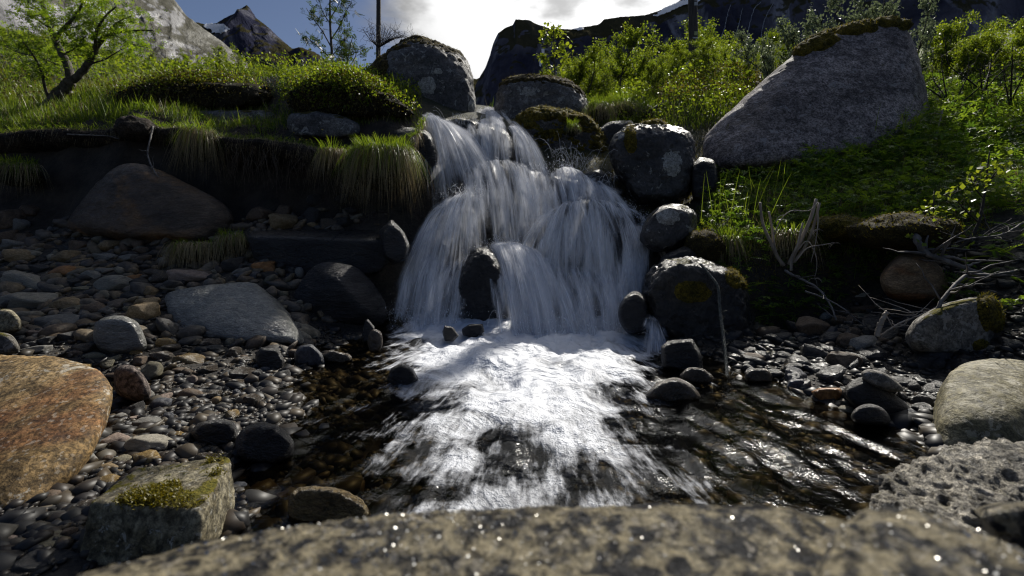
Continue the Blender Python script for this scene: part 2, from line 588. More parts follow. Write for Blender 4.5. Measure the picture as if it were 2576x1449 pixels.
def axis(lo, f0, f1, hi, step, grow=1.09):
    a = list(np.arange(f0, f1 + 1e-6, step))
    s = step
    while a[-1] < hi:
        s *= grow
        a.append(a[-1] + s)
    s, b = step, []
    c = a[0]
    while c > lo:
        s *= grow
        c -= s
        b.append(c)
    return np.array(b[::-1] + a)

gx = axis(-4500, -6.0, 6.0, 4500, 0.045, 1.07)
gy = axis(-400, 0.3, 8.5, 5000, 0.045, 1.07)
GX, GY = np.meshgrid(gx, gy)
GZ = H(GX.ravel(), GY.ravel()) + gnoise(GX.ravel(), GY.ravel())
nx, ny = len(gx), len(gy)
k = (np.arange(ny - 1)[:, None] * nx + np.arange(nx - 1)[None]).ravel()

m, t, o = newmat('soil and turf')
b = nd(t, 'ShaderNodeBsdfPrincipled')
t.links.new(b.outputs[0], o.inputs[0])
tcx = nd(t, 'ShaderNodeTexCoord')
vec = tcx.outputs['Object']
ge = nd(t, 'ShaderNodeNewGeometry')
sx = nd(t, 'ShaderNodeSeparateXYZ'); t.links.new(ge.outputs['True Normal'], sx.inputs[0])
sp = nd(t, 'ShaderNodeSeparateXYZ'); t.links.new(vec, sp.inputs[0])
soil = mixc(t, mrange(t, noise_n(t, vec, 6, 8, 0.7), 0.35, 0.65), (0.010, 0.008, 0.006), (0.045, 0.034, 0.025))
turf = mixc(t, mrange(t, noise_n(t, vec, 14, 6, 0.7), 0.35, 0.65), (0.012, 0.015, 0.004), (0.042, 0.045, 0.012))
grav = mixc(t, mrange(t, noise_n(t, vec, 40, 6, 0.7), 0.35, 0.65), (0.010, 0.009, 0.008), (0.055, 0.045, 0.034))
hi = mrange(t, mth(t, 'ADD', sp.outputs[2], mth(t, 'MULTIPLY', noise_n(t, vec, 2.0, 5), 0.8)), 1.35, 1.75)
flat = mrange(t, sx.outputs[2], 0.62, 0.8)
low = mrange(t, sp.outputs[2], 0.9, 0.7)
col = mixc(t, mth(t, 'MULTIPLY', hi, flat), mixc(t, low, soil, grav), turf)
t.links.new(col, b.inputs['Base Color'])
b.inputs['Roughness'].default_value = 0.8
bp = nd(t, 'ShaderNodeBump'); bp.inputs['Strength'].default_value = 0.9; bp.inputs['Distance'].default_value = 0.05
t.links.new(noise_n(t, vec, 30, 8, 0.7), bp.inputs['Height']); t.links.new(bp.outputs[0], b.inputs['Normal'])
tag(mk('ground', np.stack([GX.ravel(), GY.ravel(), GZ], 1), np.stack([k, k + 1, k + nx + 1, k + nx], 1), m),
    'peaty ground with gravel bar, turf terrace and green hillside', kind='structure')

# ------------------------------------------------------------------ mountains
def mountain_mat(name, c1, c2, light, streak, veg, snow=0.0, rough=0.55, tilt=0.0, spec=0.0):
    m, t, o = newmat(name)
    b = nd(t, 'ShaderNodeBsdfPrincipled' if spec else 'ShaderNodeBsdfDiffuse')
    t.links.new(b.outputs[0], o.inputs[0])
    tcx = nd(t, 'ShaderNodeTexCoord')
    mpn = nd(t, 'ShaderNodeMapping')
    mpn.inputs['Rotation'].default_value = (0, tilt, 0)
    mpn.inputs['Scale'].default_value = (1, 0.5, 0.22)
    t.links.new(tcx.outputs['Object'], mpn.inputs[0])
    v1 = mpn.outputs[0]
    n1 = noise_n(t, v1, streak, 8, 0.65, 0.5)
    n2 = noise_n(t, tcx.outputs['Object'], streak * 0.4, 6, 0.6, 0.5)
    n3 = noise_n(t, v1, streak * 5, 6, 0.7, 0.2)
    col = mixc(t, mrange(t, n2, 0.35, 0.65), c1, c2)
    col = mixc(t, mrange(t, n1, 0.52, 0.66, 0, 0.8), col, light)
    ge = nd(t, 'ShaderNodeNewGeometry')
    sx = nd(t, 'ShaderNodeSeparateXYZ'); t.links.new(ge.outputs['Normal'], sx.inputs[0])
    vm = mrange(t, mth(t, 'ADD', sx.outputs[2], mth(t, 'MULTIPLY', n2, 0.9)), 1.02 - veg, 1.14 - veg)
    col = mixc(t, mth(t, 'MULTIPLY', vm, 0.9), col, mixc(t, n3, (0.02, 0.022, 0.008), (0.07, 0.06, 0.025)))
    t.links.new(col, b.inputs[0])
    if spec:
        b.inputs['Specular IOR Level'].default_value = spec
        t.links.new(mth(t, 'ADD', mrange(t, n1, 0.4, 0.6, rough + 0.2, rough - 0.15), mth(t, 'MULTIPLY', vm, 0.3)), b.inputs['Roughness'])
    bp = nd(t, 'ShaderNodeBump'); bp.inputs['Strength'].default_value = 0.9; bp.inputs['Distance'].default_value = 0.05 / streak * 6
    t.links.new(mth(t, 'ADD', n1, mth(t, 'MULTIPLY', n3, 0.4)), bp.inputs['Height']); t.links.new(bp.outputs[0], b.inputs['Normal'])
    return m

def mountain(name, label, crest, d_crest, d_base, v_base, mat, amp, freq, seed, nu=260, nt=110, jag=0.02, back=0.5, stretch=3.0):
    """a ridge: its crest seen along the given picture line, a relief face down to the valley and a back slope"""
    crest = np.array(crest, float)
    uu = np.linspace(crest[0, 0], crest[-1, 0], nu)
    vv = np.interp(uu, crest[:, 0], crest[:, 1])
    vv += -jag * 400 * np.abs(fbm(np.stack([uu / 14, uu * 0 + seed, uu * 0], 1), 4)) + jag * 80
    dc = np.broadcast_to(np.asarray(d_crest(uu) if callable(d_crest) else d_crest, float), uu.shape)
    db = np.broadcast_to(np.asarray(d_base(uu) if callable(d_base) else d_base, float), uu.shape)
    top = Pn(np.stack([uu, vv, dc], 1))
    bot = Pn(np.stack([uu, np.full(nu, v_base), db], 1))
    rows = []
    tt = np.concatenate([np.linspace(0, 1, nt), 1 + np.linspace(0, 1, 24)[1:]])
    for tk in tt:
        if tk <= 1:
            q = bot + (top - bot) * tk
            # steep wall: depth eases towards the crest
            e = tk ** 1.5
            q[:, 1] = bot[:, 1] + (top[:, 1] - bot[:, 1]) * e
            q[:, 0] = bot[:, 0] + (top[:, 0] - bot[:, 0]) * e
            env = min(1, (1 - tk) * 6)
        else:
            s = tk - 1
            q = top.copy()
            q[:, 1] += back * dc * s
            q[:, 2] -= (top[:, 2]) * s * 0.9
            env = min(1, s * 4)
        w = np.stack([q[:, 0] * freq, q[:, 1] * freq * 0.6, q[:, 2] * freq / stretch], 1) + seed
        n = fbm(w, 6, 2.1, 0.52, True)
        q[:, 1] += -amp * env * n
        q[:, 0] += amp * 0.35 * env * fbm(w + 40, 4)
        q[:, 2] += amp * 0.2 * env * fbm(w + 90, 5)
        rows.append(q)
    V = np.concatenate(rows)
    m_ = len(tt)
    kk = (np.arange(m_ - 1)[:, None] * nu + np.arange(nu - 1)[None]).ravel()
    return tag(mk(name, V, np.stack([kk, kk + nu, kk + nu + 1, kk + 1], 1), mat), label, 'mountain', kind='structure')

mm1 = mountain_mat('grey slab cliff', (0.05, 0.05, 0.06), (0.13, 0.13, 0.14), (0.30, 0.30, 0.31), 0.022, 0.12, rough=0.42, tilt=0.6, spec=0.4)
mm2 = mountain_mat('blue black peak', (0.024, 0.026, 0.046), (0.05, 0.052, 0.08), (0.16, 0.16, 0.19), 0.0055, 0.0, rough=0.5, tilt=0.25)
mm3 = mountain_mat('dark rock wall', (0.035, 0.036, 0.058), (0.12, 0.118, 0.15), (0.30, 0.30, 0.34), 0.012, 0.12, rough=0.7)  # colour contrast of the streaks stands in for relief shading on the unlit wall
mountain('slab_cliff', 'pale grey slab cliff with shiny streaks above the birches on the left',
         [(-420, -560), (0, -330), (200, -190), (330, -90), (400, -30), (440, 0), (470, 40), (510, 70), (560, 105), (610, 150), (660, 200), (720, 270)],
         lambda u: 800 + (u + 400) * 0.55, lambda u: 420 + (u + 400) * 0.75, 330, mm1, 24, 0.014, 4.0, jag=0.012, stretch=3.5, nt=150, nu=320)
mountain('pointed_peak', 'dark pointed peak with snow patches on its left shoulder',
         [(380, 110), (450, 70), (495, 55), (520, 62), (548, 58), (565, 45), (590, 33), (608, 20), (620, 12), (630, 22), (645, 45), (668, 62), (700, 92), (735, 122), (755, 118), (772, 124), (790, 130), (815, 146), (850, 180), (950, 260)],
         2200, 1750, 320, mm2, 95, 0.0045, 11.0, jag=0.012, stretch=3.5)
mountain('far_slope', 'distant blue slope with snow strips between the two rounded boulders',
         [(1000, 130), (1100, 165), (1180, 195), (1205, 200), (1230, 185), (1300, 150), (1400, 120)], 3200, 2200, 330, mm2, 90, 0.003, 31.0, jag=0.006, nu=120, nt=60)
mountain('rock_wall', 'long dark rock wall with thin waterfalls and snow on its rim',
         [(1196, 215), (1206, 195), (1222, 168), (1232, 140), (1240, 110), (1252, 84), (1270, 70), (1290, 62), (1297, 48), (1330, 50), (1350, 60), (1385, 71), (1440, 73), (1475, 66), (1505, 62), (1520, 48), (1560, 42), (1620, 38), (1660, 26), (1700, 8), (1740, -20), (1900, -110), (2100, -150), (2400, -200), (2800, -240), (3300, -260)],
         lambda u: 1500 - (u - 1200) * 0.22, lambda u: 1330 - (u - 1200) * 0.25, 330, mm3, 42, 0.009, 21.0, jag=0.010, nu=520, nt=130, stretch=4.5)

# snow lying on the mountains, and thin far waterfalls
def snow_patch(o, mask, lift, seed):
    me = o.data
    n = len(me.vertices)
    co = np.zeros(n * 3); me.vertices.foreach_get('co', co); co = co.reshape(-1, 3)
    no = np.zeros(n * 3); me.vertices.foreach_get('normal', no); no = no.reshape(-1, 3)
    u = 1288 + co[:, 0] / co[:, 1] * F; v = HOR - (co[:, 2] - CAM_Z) / co[:, 1] * F
    w = mask(u, v) + 0.5 * fbm(np.stack([u / 9, v / 9, u * 0 + seed], 1), 3)
    w[co[:, 1] > np.percentile(co[:, 1], 93)] = -1
    f = np.zeros(len(me.polygons) * 4, int); me.polygons.foreach_get('vertices', f); f = f.reshape(-1, 4)
    f = f[(w[f] > 0).sum(1) > 2]
    if len(f) == 0: return
    ids, inv = np.unique(f, return_inverse=True)
    sgn = np.where((no[ids] * -co[ids]).sum(1) > 0, 1.0, -1.0)
    V = co[ids] + no[ids] * sgn[:, None] * lift
    s_ = mk('snow_patch', V, inv.reshape(-1, 4), M_SNOW, o); s_['kind'] = 'stuff'
M_SNOW = plain_mat('snow', (0.62, 0.64, 0.68), (0.78, 0.79, 0.82), 0.05, 0.7, 0.2)
def el(u, v, cu, cv, ru, rv, r=0.0):
    x, y = u - cu, v - cv
    return 1 - np.hypot((x * math.cos(r) + y * math.sin(r)) / ru, (-x * math.sin(r) + y * math.cos(r)) / rv)
snow_patch(bpy.data.objects['pointed_peak'], lambda u, v: np.maximum.reduce([el(u, v, 545, 70, 26, 7, -0.1), el(u, v, 555, 78, 24, 8, -0.2), el(u, v, 528, 68, 14, 6)]), 6, 1)
snow_patch(bpy.data.objects['far_slope'], lambda u, v: np.maximum.reduce([el(u, v, 1240, 210, 28, 6, 0.45), el(u, v, 1222, 200, 12, 5, 0.3), el(u, v, 1245, 235, 20, 6, -0.6), el(u, v, 1215, 245, 14, 5), el(u, v, 1205, 222, 10, 5)]), 8, 2)
snow_patch(bpy.data.objects['rock_wall'], lambda u, v: np.maximum.reduce([el(u, v, 1690, 22, 50, 7, -0.42), el(u, v, 1740, 4, 30, 8, -0.3), el(u, v, 1362, 145, 6, 22, 0.2), el(u, v, 1456, 74, 16, 4)]), 3, 3)
bpy.context.view_layer.update()
_dg = bpy.context.evaluated_depsgraph_get()
M_FALLS = plain_mat('far white water', (0.22, 0.24, 0.30), (0.45, 0.47, 0.52), 0.2, 0.6, 0.0)
for lab, pl in (('thin far waterfall nearest the wooden pole, high on the rock wall', [(1838, 12), (1828, 45), (1822, 75), (1812, 100)]), ('longest far waterfall in the middle of the rock wall', [(1916, 5), (1898, 22), (1886, 60), (1880, 95), (1876, 135)]),
                ('far waterfall right of the longest one on the rock wall', [(1945, 8), (1925, 45), (1916, 85), (1908, 130), (1904, 170)]), ('short far cascade left of the longest one', [(1868, 20), (1860, 55), (1852, 90)])):
    q = spline(np.array(pl, float), 26)
    pts = []
    for u, v in q:
        dv = Vector(P(u + rng.normal() * 0.8, v, 1.0)) - Vector((0, 0, CAM_Z))
        hit, loc, *_ = SC.ray_cast(_dg, Vector((0, 0, CAM_Z)) + dv.normalized() * 60, dv.normalized(), distance=6000)
        if hit: pts.append(np.array(loc) - np.array(dv.normalized()) * 4)
    if len(pts) > 4:
        pts = np.array(pts)
        m_ = MB(); m_.tube(pts, np.linspace(0.5, 1.1, len(pts)), 4)
        tag(m_.build('far_waterfall', M_FALLS, loc=pts[-1]), lab, 'waterfall')
# ------------------------------------------------------------------ boulders
RM = rock_mat
RM('tan', (0.17, 0.11, 0.045), (0.27, 0.19, 0.095), 2.2, 0.8, stain=(0.16, 0.075, 0.032), lichen=0.15, lcol=(0.5, 0.45, 0.36), grain=0.25, fine=90, bump=0.25)
RM('mossblock', (0.085, 0.07, 0.038), (0.25, 0.225, 0.155), 6, 0.75, lichen=0.25, moss=0.30, bump=0.5, rough=0.55)
RM('greyslab', (0.11, 0.115, 0.11), (0.20, 0.20, 0.18), 3, 0.4, lichen=0.12, wet=1.3, rough=0.4, bump=0.55, strata=2)
RM('darkwet', (0.006, 0.006, 0.007), (0.022, 0.021, 0.022), 4, 0.5, wet=0.7, rough=0.38, bump=0.7, strata=1)
RM('darkdry', (0.016, 0.016, 0.018), (0.045, 0.043, 0.045), 4, 0.5, wet=0.15, rough=0.5, bump=0.6, strata=3)
RM('brownwet', (0.055, 0.040, 0.028), (0.13, 0.095, 0.068), 1.8, 0.45, wet=0.35, rough=0.45, bump=0.8, stain=(0.20, 0.11, 0.045), strata=1.5)
RM('bouldergrey', (0.07, 0.07, 0.075), (0.15, 0.145, 0.145), 2.4, 0.5, lichen=0.35, lcol=(0.34, 0.34, 0.33), moss=0.35, bump=0.6, rough=0.7, moss_col=((0.025, 0.026, 0.004), (0.085, 0.068, 0.012)))
RM('bigpink', (0.13, 0.113, 0.112), (0.29, 0.25, 0.242), 1.8, 0.85, lichen=0.28, lcol=(0.34, 0.32, 0.32), bump=0.6, rough=0.75, fine=48, strata=0.25, moss=0.12)
RM('mossy', (0.05, 0.05, 0.052), (0.11, 0.105, 0.105), 3, 0.5, lichen=0.2, moss=0.95, bump=0.6)
RM('wetgrey', (0.018, 0.018, 0.020), (0.06, 0.058, 0.06), 2.6, 0.5, lichen=0.2, lcol=(0.3, 0.3, 0.28), wet=0.35, rough=0.42, bump=0.6, moss=0.25)
RM('wetmossy', (0.010, 0.010, 0.010), (0.034, 0.032, 0.030), 3, 0.5, wet=0.7, rough=0.36, bump=0.9, moss=0.28)
RM('lichengrey', (0.11, 0.105, 0.095), (0.20, 0.185, 0.16), 3.2, 0.6, lichen=0.55, lcol=(0.36, 0.34, 0.31), bump=0.5, moss=0.15)
RM('olivebig', (0.13, 0.115, 0.06), (0.25, 0.225, 0.14), 3.5, 0.6, lichen=0.45, lcol=(0.34, 0.31, 0.22), bump=0.45, rough=0.6)
RM('granite', (0.13, 0.12, 0.10), (0.55, 0.51, 0.43), 14, 0.85, lichen=0.4, lcol=(0.42, 0.38, 0.28), bump=0.9, fine=60, grain=0.5, rough=0.55)
RM('granite_near', (0.035, 0.037, 0.045), (0.60, 0.52, 0.35), 42, 0.35, sharp=0.09, bump=1.0, fine=110, grain=0.6, rough=0.42)
RM('tanrock', (0.15, 0.095, 0.05), (0.27, 0.19, 0.115), 3.5, 0.5, bump=0.4, strata=1.5, stain=(0.19, 0.08, 0.03), rough=0.6)
RM('tanwet', (0.11, 0.075, 0.03), (0.20, 0.15, 0.07), 4.5, 0.6, wet=0.6, rough=0.3, bump=0.8, strata=1)
RM('pinkrough', (0.13, 0.105, 0.095), (0.24, 0.20, 0.18), 6, 0.8, bump=1.0, rough=0.75, fine=45)
# stones of the gravel bar
RM('st_tan', (0.15, 0.105, 0.05), (0.27, 0.20, 0.115), 6, 0.4, rnd=0.5, bump=0.35, rough=0.55, lichen=0.08, lcol=(0.5, 0.46, 0.38))
RM('st_brown', (0.065, 0.045, 0.03), (0.13, 0.092, 0.062), 6, 0.4, rnd=0.5, bump=0.4, rough=0.5, lichen=0.06, lcol=(0.45, 0.4, 0.34))
RM('st_grey', (0.12, 0.12, 0.11), (0.22, 0.21, 0.19), 5, 0.4, rnd=0.5, bump=0.4, rough=0.55, strata=1, lichen=0.1)
RM('st_pale', (0.19, 0.175, 0.14), (0.31, 0.285, 0.23), 4, 0.4, rnd=0.3, bump=0.4, rough=0.6, strata=2, lichen=0.1)
RM('st_olive', (0.11, 0.10, 0.065), (0.19, 0.17, 0.115), 5, 0.4, rnd=0.4, bump=0.4, rough=0.55)
RM('st_orange', (0.19, 0.085, 0.028), (0.30, 0.15, 0.055), 6, 0.4, rnd=0.4, bump=0.3, rough=0.45, wet=0.2)
RM('st_dark', (0.014, 0.014, 0.014), (0.042, 0.040, 0.039), 5, 0.4, rnd=0.5, bump=0.5, rough=0.42, wet=0.35, strata=1)
RM('st_blue', (0.028, 0.030, 0.038), (0.07, 0.074, 0.086), 5, 0.4, rnd=0.4, bump=0.4, rough=0.42, wet=0.3)
RM('st_pink', (0.17, 0.125, 0.10), (0.27, 0.215, 0.18), 6, 0.4, rnd=0.4, bump=0.4, rough=0.6)
RM('st_wet', (0.03, 0.022, 0.014), (0.085, 0.062, 0.038), 6, 0.4, rnd=0.5, bump=0.5, rough=0.3, wet=0.8)
RM('st_amber', (0.14, 0.085, 0.025), (0.25, 0.17, 0.06), 6, 0.4, rnd=0.4, bump=0.4, rough=0.3, wet=0.8)

HEROES = []
def rock(name, label, outline, d, front=(), T=0.5, mat='darkwet', seed=0, p=14, amp=0.05, freq=2.2, sub=5, cat='boulder',
         bshrink=0.7, strata=0.0, group=None, ridge=0.0, fsh=0.8, fT=None):
    """a stone whose outline is seen at depth d; it bulges towards the camera by fT and runs back by T"""
    ol = np.array([(q[0], q[1], q[2] if len(q) > 2 else d) for q in outline], float)
    c2 = ol[:, :2].mean(0)
    pts = [Pn(ol)]
    fT = T * 0.45 if fT is None else fT
    if fT > 0:
        fr = ol.copy(); fr[:, :2] = c2 + (fr[:, :2] - c2) * fsh * (d / (d - fT * 0.0)); fr[:, 2] = d - fT
        # keep the near part at the same height in the world as in the picture at depth d
        q = Pn(np.column_stack([c2 + (ol[:, :2] - c2) * fsh, ol[:, 2]])); q[:, 1] = d - fT
        q[:, 0] *= (d - fT) / d
        q[:, 2] = CAM_Z + (q[:, 2] - CAM_Z) * (d - fT) / d
        pts.append(q)
    q = Pn(np.column_stack([c2 + (ol[:, :2] - c2) * bshrink, ol[:, 2]])); rt = (np.maximum(d, ol[:, 2].max()) + T) / ol[:, 2]; q[:, 0] *= rt; q[:, 2] = CAM_Z + (q[:, 2] - CAM_Z) * rt; q[:, 1] = ol[:, 2] * rt
    if T > 0: pts.append(q)
    if len(front): pts.append(Pn(front))
    pts = np.concatenate(pts)
    c = (pts.max(0) + pts.min(0)) / 2
    N, D = hull_planes(pts - c)
    dirs, f = ico(sub)
    r = radial(dirs, N, D, p) * (1 + 0.75 * (2 ** (1.0 / p) - 1))
    size = (pts.max(0) - pts.min(0)).mean() / 2
    V = dirs * r[:, None]
    w = V / size * freq + seed * 7.31
    disp = amp * 1.25 * fbm(w, 5) + amp * 0.65 * fbm(w * 3.1, 4)
    disp += amp * 0.45 * fbm(w * 8, 4) + amp * 0.45 * fbm(w * 3.5 + 50, 4, ridged=True)
    if ridge:
        disp += ridge * fbm(w * 1.3 + 9, 5, ridged=True)
    if strata:
        s = (V @ np.array([0.35, 0.15, 0.92])) / size
        disp += strata * fbm(np.stack([s * 9 + seed, w[:, 0] * 0.4, w[:, 1] * 0.4], 1), 4)
    V = V * (1 + disp)[:, None]
    loc = c.copy(); loc[2] = pts[:, 2].min()
    o = mk(name, V + c, f, MATS[mat], loc=loc)
    tag(o, label, cat, group)
    HEROES.append((o, c2[0], c2[1], d, label))
    return o

rock('boulder', 'large smooth tan boulder at the left edge, beside the gravel bar',
     [(-190, 885, 1.8), (0, 866, 1.8), (135, 866, 1.8), (240, 890, 1.75), (310, 945, 1.66), (322, 1000, 1.58), (300, 1062, 1.5), (265, 1135, 1.42), (210, 1212, 1.34), (130, 1290, 1.26), (60, 1330, 1.22), (-40, 1345, 1.2), (-220, 1310, 1.25)],
     1.5, front=[(60, 1150, 1.34), (150, 1100, 1.40), (0, 1000, 1.52), (120, 1000, 1.56), (30, 1250, 1.21)], T=0.12, fT=0.0, mat='tan', seed=1, p=14, amp=0.022, sub=6, bshrink=0.85)
rock('boulder', 'blocky stone topped with dark moss patches, standing at the lower left waterline',
     [(228, 1262, 1.09), (370, 1275, 1.075), (512, 1285, 1.055), (345, 1178, 1.245), (578, 1145, 1.31), (190, 1440, 1.06), (350, 1445, 1.04), (485, 1425, 1.035), (592, 1310, 1.27), (592, 1225, 1.29), (300, 1290, 1.30)], 1.15, T=0, fT=0,
     mat='mossblock', seed=2, p=26, amp=0.022, freq=3, sub=6)
rock('boulder', 'sloping grey rock with a shiny wet face, middle of the gravel bar',
     [(405, 740), (440, 722), (520, 712), (640, 704), (690, 740), (735, 800), (785, 852), (795, 875), (700, 875), (600, 862), (500, 850), (440, 835), (415, 790)], 3.35,
     front=[(420, 790, 3.15), (520, 770, 3.1), (640, 860, 2.95), (760, 868, 2.95), (480, 850, 3.0)], T=0.45, fT=0.05, mat='greyslab', seed=3, p=18, amp=0.03, sub=6, bshrink=0.8, strata=0.012)
rock('boulder', 'smooth black rock below the ledge, left of the waterfall foot',
     [(725, 755), (768, 682), (800, 657), (855, 655), (900, 670), (950, 718), (976, 760), (980, 805), (950, 832), (850, 836), (780, 830), (735, 795)], 3.65,
     front=[(790, 670, 3.6), (860, 720, 3.4), (930, 800, 3.45)], T=0.4, fT=0.12, mat='darkdry', seed=4, p=20, amp=0.03, sub=6, strata=0.01)
rock('ledge_rock', 'long flat black ledge with a thin film of water along its edge',
     [(620, 592), (700, 590), (800, 596), (900, 598), (965, 604), (990, 630), (985, 655), (960, 685), (850, 700), (700, 690), (640, 660)], 3.92,
     front=[(640, 577, 4.35), (940, 577, 4.35), (640, 598, 3.9), (960, 604, 3.88)], T=0.5, fT=0.0, mat='darkwet', seed=5, p=28, amp=0.02, sub=6, bshrink=0.95)
rock('boulder', 'broad brown stained boulder under the peat bank on the left',
     [(160, 560), (200, 500), (260, 432), (310, 403), (370, 408), (440, 438), (500, 468), (560, 500), (600, 532), (605, 562), (578, 610), (500, 628), (400, 628), (280, 612), (180, 598)], 4.5,
     front=[(200, 560, 4.3), (330, 590, 4.2), (500, 600, 4.2), (350, 440, 4.5)], T=0.5, fT=0.12, mat='brownwet', seed=6, p=20, amp=0.035, sub=6, strata=0.012)
rock('boulder', 'glossy black rock left of the upper waterfall, under the turf',
     [(982, 325), (1035, 312), (1088, 330), (1110, 390), (1106, 440), (1080, 470), (1030, 450), (1000, 400)], 5.0, T=0.5, mat='darkwet', seed=7, amp=0.04, sub=5)
rock('boulder', 'small black wet rock at the right end of the ledge',
     [(952, 580), (985, 550), (1018, 582), (1032, 620), (1024, 655), (990, 668), (962, 645)], 3.85, T=0.35, mat='darkwet', seed=8, p=20, amp=0.04)
rock('boulder', 'big rounded grey boulder with white lichen rosette, left of the stream gap',
     [(896, 215), (912, 172), (950, 132), (1000, 97), (1048, 82), (1090, 92), (1135, 122), (1182, 140), (1198, 168), (1208, 225), (1212, 285), (1198, 318), (1100, 335), (1000, 325), (905, 290)], 6.7,
     T=1.0, fT=0.5, mat='bouldergrey', seed=9, p=14, amp=0.055, sub=6, fsh=0.78)
rock('boulder', 'grey boulder with a mossy top, right of the stream gap',
     [(1238, 280), (1248, 220), (1272, 196), (1330, 188), (1400, 194), (1442, 206), (1478, 242), (1490, 275), (1475, 320), (1245, 325)], 7.2, T=0.9, mat='bouldergrey', seed=10, p=18, amp=0.06, sub=6)
rock('boulder', 'low boulder thickly covered with yellow green moss, beside the upper fall',
     [(1286, 335), (1308, 286), (1340, 271), (1400, 274), (1470, 290), (1512, 322), (1530, 365), (1520, 420), (1450, 440), (1330, 440)], 6.0, T=0.7, mat='mossy', seed=11, p=14, amp=0.10, sub=6)
rock('boulder', 'dark rounded boulder with shiny left shoulder, below the moss boulder',
     [(1520, 372), (1545, 322), (1590, 302), (1650, 297), (1702, 308), (1748, 322), (1760, 362), (1760, 445), (1742, 500), (1680, 525), (1600, 520), (1550, 455), (1528, 412)], 4.95,
     T=0.6, fT=0.3, mat='wetgrey', seed=12, p=14, amp=0.06, sub=6)
rock('boulder', 'huge pinkish grey boulder with moss along its top, upper right',
     [(1752, 340), (1800, 288), (1870, 228), (1950, 160), (2010, 110), (2080, 86), (2150, 60), (2220, 46), (2285, 50), (2315, 90), (2332, 150), (2350, 220), (2360, 290), (2350, 340), (2280, 400), (2150, 440), (1950, 470), (1800, 470), (1754, 430)], 5.5,
     front=[(1830, 420, 4.75), (1980, 410, 4.75), (2180, 380, 4.85), (2330, 310, 5.05), (2290, 90, 5.35), (2030, 140, 5.3)], T=1.3, fT=0.05, mat='bigpink', seed=13, p=18, amp=0.02, sub=7, bshrink=0.85)
rock('boulder', 'steep black rock wedge standing in the middle of the waterfall',
     [(1144, 725), (1165, 660), (1190, 622), (1228, 618), (1262, 660), (1285, 760), (1292, 820), (1200, 830), (1150, 800)], 3.85, T=0.4, fT=0.18, mat='darkwet', seed=14, p=20, amp=0.06, sub=6)
rock('boulder', 'black rock with pale patches at the right edge of the fall',
     [(1604, 605), (1625, 542), (1665, 513), (1720, 510), (1754, 532), (1754, 595), (1700, 632), (1640, 638)], 4.0, T=0.5, mat='wetgrey', seed=15, p=16, amp=0.08)
rock('boulder', 'large wet boulder with sunlit moss, right of the waterfall foot',
     [(1612, 745), (1625, 682), (1668, 646), (1740, 638), (1850, 678), (1885, 722), (1900, 800), (1890, 890), (1800, 905), (1700, 885), (1640, 830)], 3.4, T=0.6, fT=0.3, mat='wetmossy', seed=16, p=16, amp=0.09, sub=6)
rock('boulder', 'smooth round black rock at the right foot of the fall',
     [(1547, 782), (1565, 742), (1595, 722), (1625, 735), (1642, 790), (1625, 842), (1580, 850), (1555, 822)], 3.3, T=0.22, fT=0.16, mat='darkwet', seed=17, p=8, amp=0.025)
rock('boulder', 'square black block in the white water on the right',
     [(1660, 872), (1682, 855), (1742, 851), (1766, 890), (1772, 935), (1720, 940), (1664, 925)], 2.62, T=0.22, fT=0.06, mat='darkwet', seed=18, p=30, amp=0.02)
rock('boulder', 'low shining domed stone washed by the stream near the rope',
     [(1610, 1000), (1650, 958), (1700, 944), (1745, 962), (1775, 1005), (1700, 1030)], 2.18, T=0.2, mat='st_wet', seed=19, p=10, amp=0.03)
rock('boulder', 'brown stone just behind the shining domed stone', [(1705, 945), (1730, 922), (1770, 925), (1800, 950), (1790, 968), (1720, 965)], 2.4, T=0.12, mat='st_wet', seed=20, amp=0.05)
rock('boulder', 'wet rounded stone with a bright glint, right of the rope end', [(1868, 945), (1885, 926), (1930, 924), (1948, 945), (1945, 965), (1880, 965)], 2.38, T=0.12, mat='st_wet', seed=21, p=10, amp=0.03)
rock('boulder', 'flat orange stone at the right waterline', [(2038, 985), (2060, 975), (2115, 975), (2124, 990), (2110, 1012), (2060, 1015)], 2.16, T=0.14, mat='st_orange', seed=22, p=24, amp=0.03)
rock('boulder', 'angular dark stone between the rope and the orange stone', [(1975, 975), (1985, 955), (2020, 952), (2040, 968), (2035, 992), (1990, 990)], 2.3, T=0.12, mat='st_blue', seed=23, p=26, amp=0.03)
rock('boulder', 'wide dark olive boulder leaning on the right bank', [(2105, 990), (2130, 950), (2180, 940), (2250, 985), (2310, 1030), (2320, 1060), (2250, 1065), (2150, 1035)], 2.05, T=0.3, mat='st_dark', seed=24, p=10, amp=0.03, sub=5)
rock('boulder', 'oval speckled boulder lying on the olive one', [(2155, 935), (2180, 923), (2230, 935), (2280, 975), (2282, 990), (2230, 990), (2175, 965)], 1.98, T=0.16, mat='lichengrey', seed=25, p=8, amp=0.02)
rock('boulder', 'low rounded dark stone at the water edge, right side', [(2130, 1050), (2150, 1020), (2185, 1010), (2225, 1022), (2250, 1055), (2240, 1075), (2150, 1070)], 1.82, T=0.14, mat='st_dark', seed=26, p=8, amp=0.02)
rock('boulder', 'tan boulder under the mossy overhang of the right bank',
     [(2202, 700), (2225, 660), (2262, 634), (2320, 638), (2372, 665), (2395, 720), (2380, 760), (2300, 770), (2225, 752)], 3.1, T=0.4, fT=0.2, mat='tanrock', seed=27, p=12, amp=0.03, sub=6)
rock('boulder', 'flat topped grey boulder with pale lichen on the right bank',
     [(2265, 850), (2290, 805), (2350, 768), (2440, 742), (2500, 742), (2515, 790), (2512, 860), (2480, 905), (2370, 905), (2290, 890)], 2.5, T=0.45, fT=0.15, mat='lichengrey', seed=28, p=16, amp=0.03, sub=6)
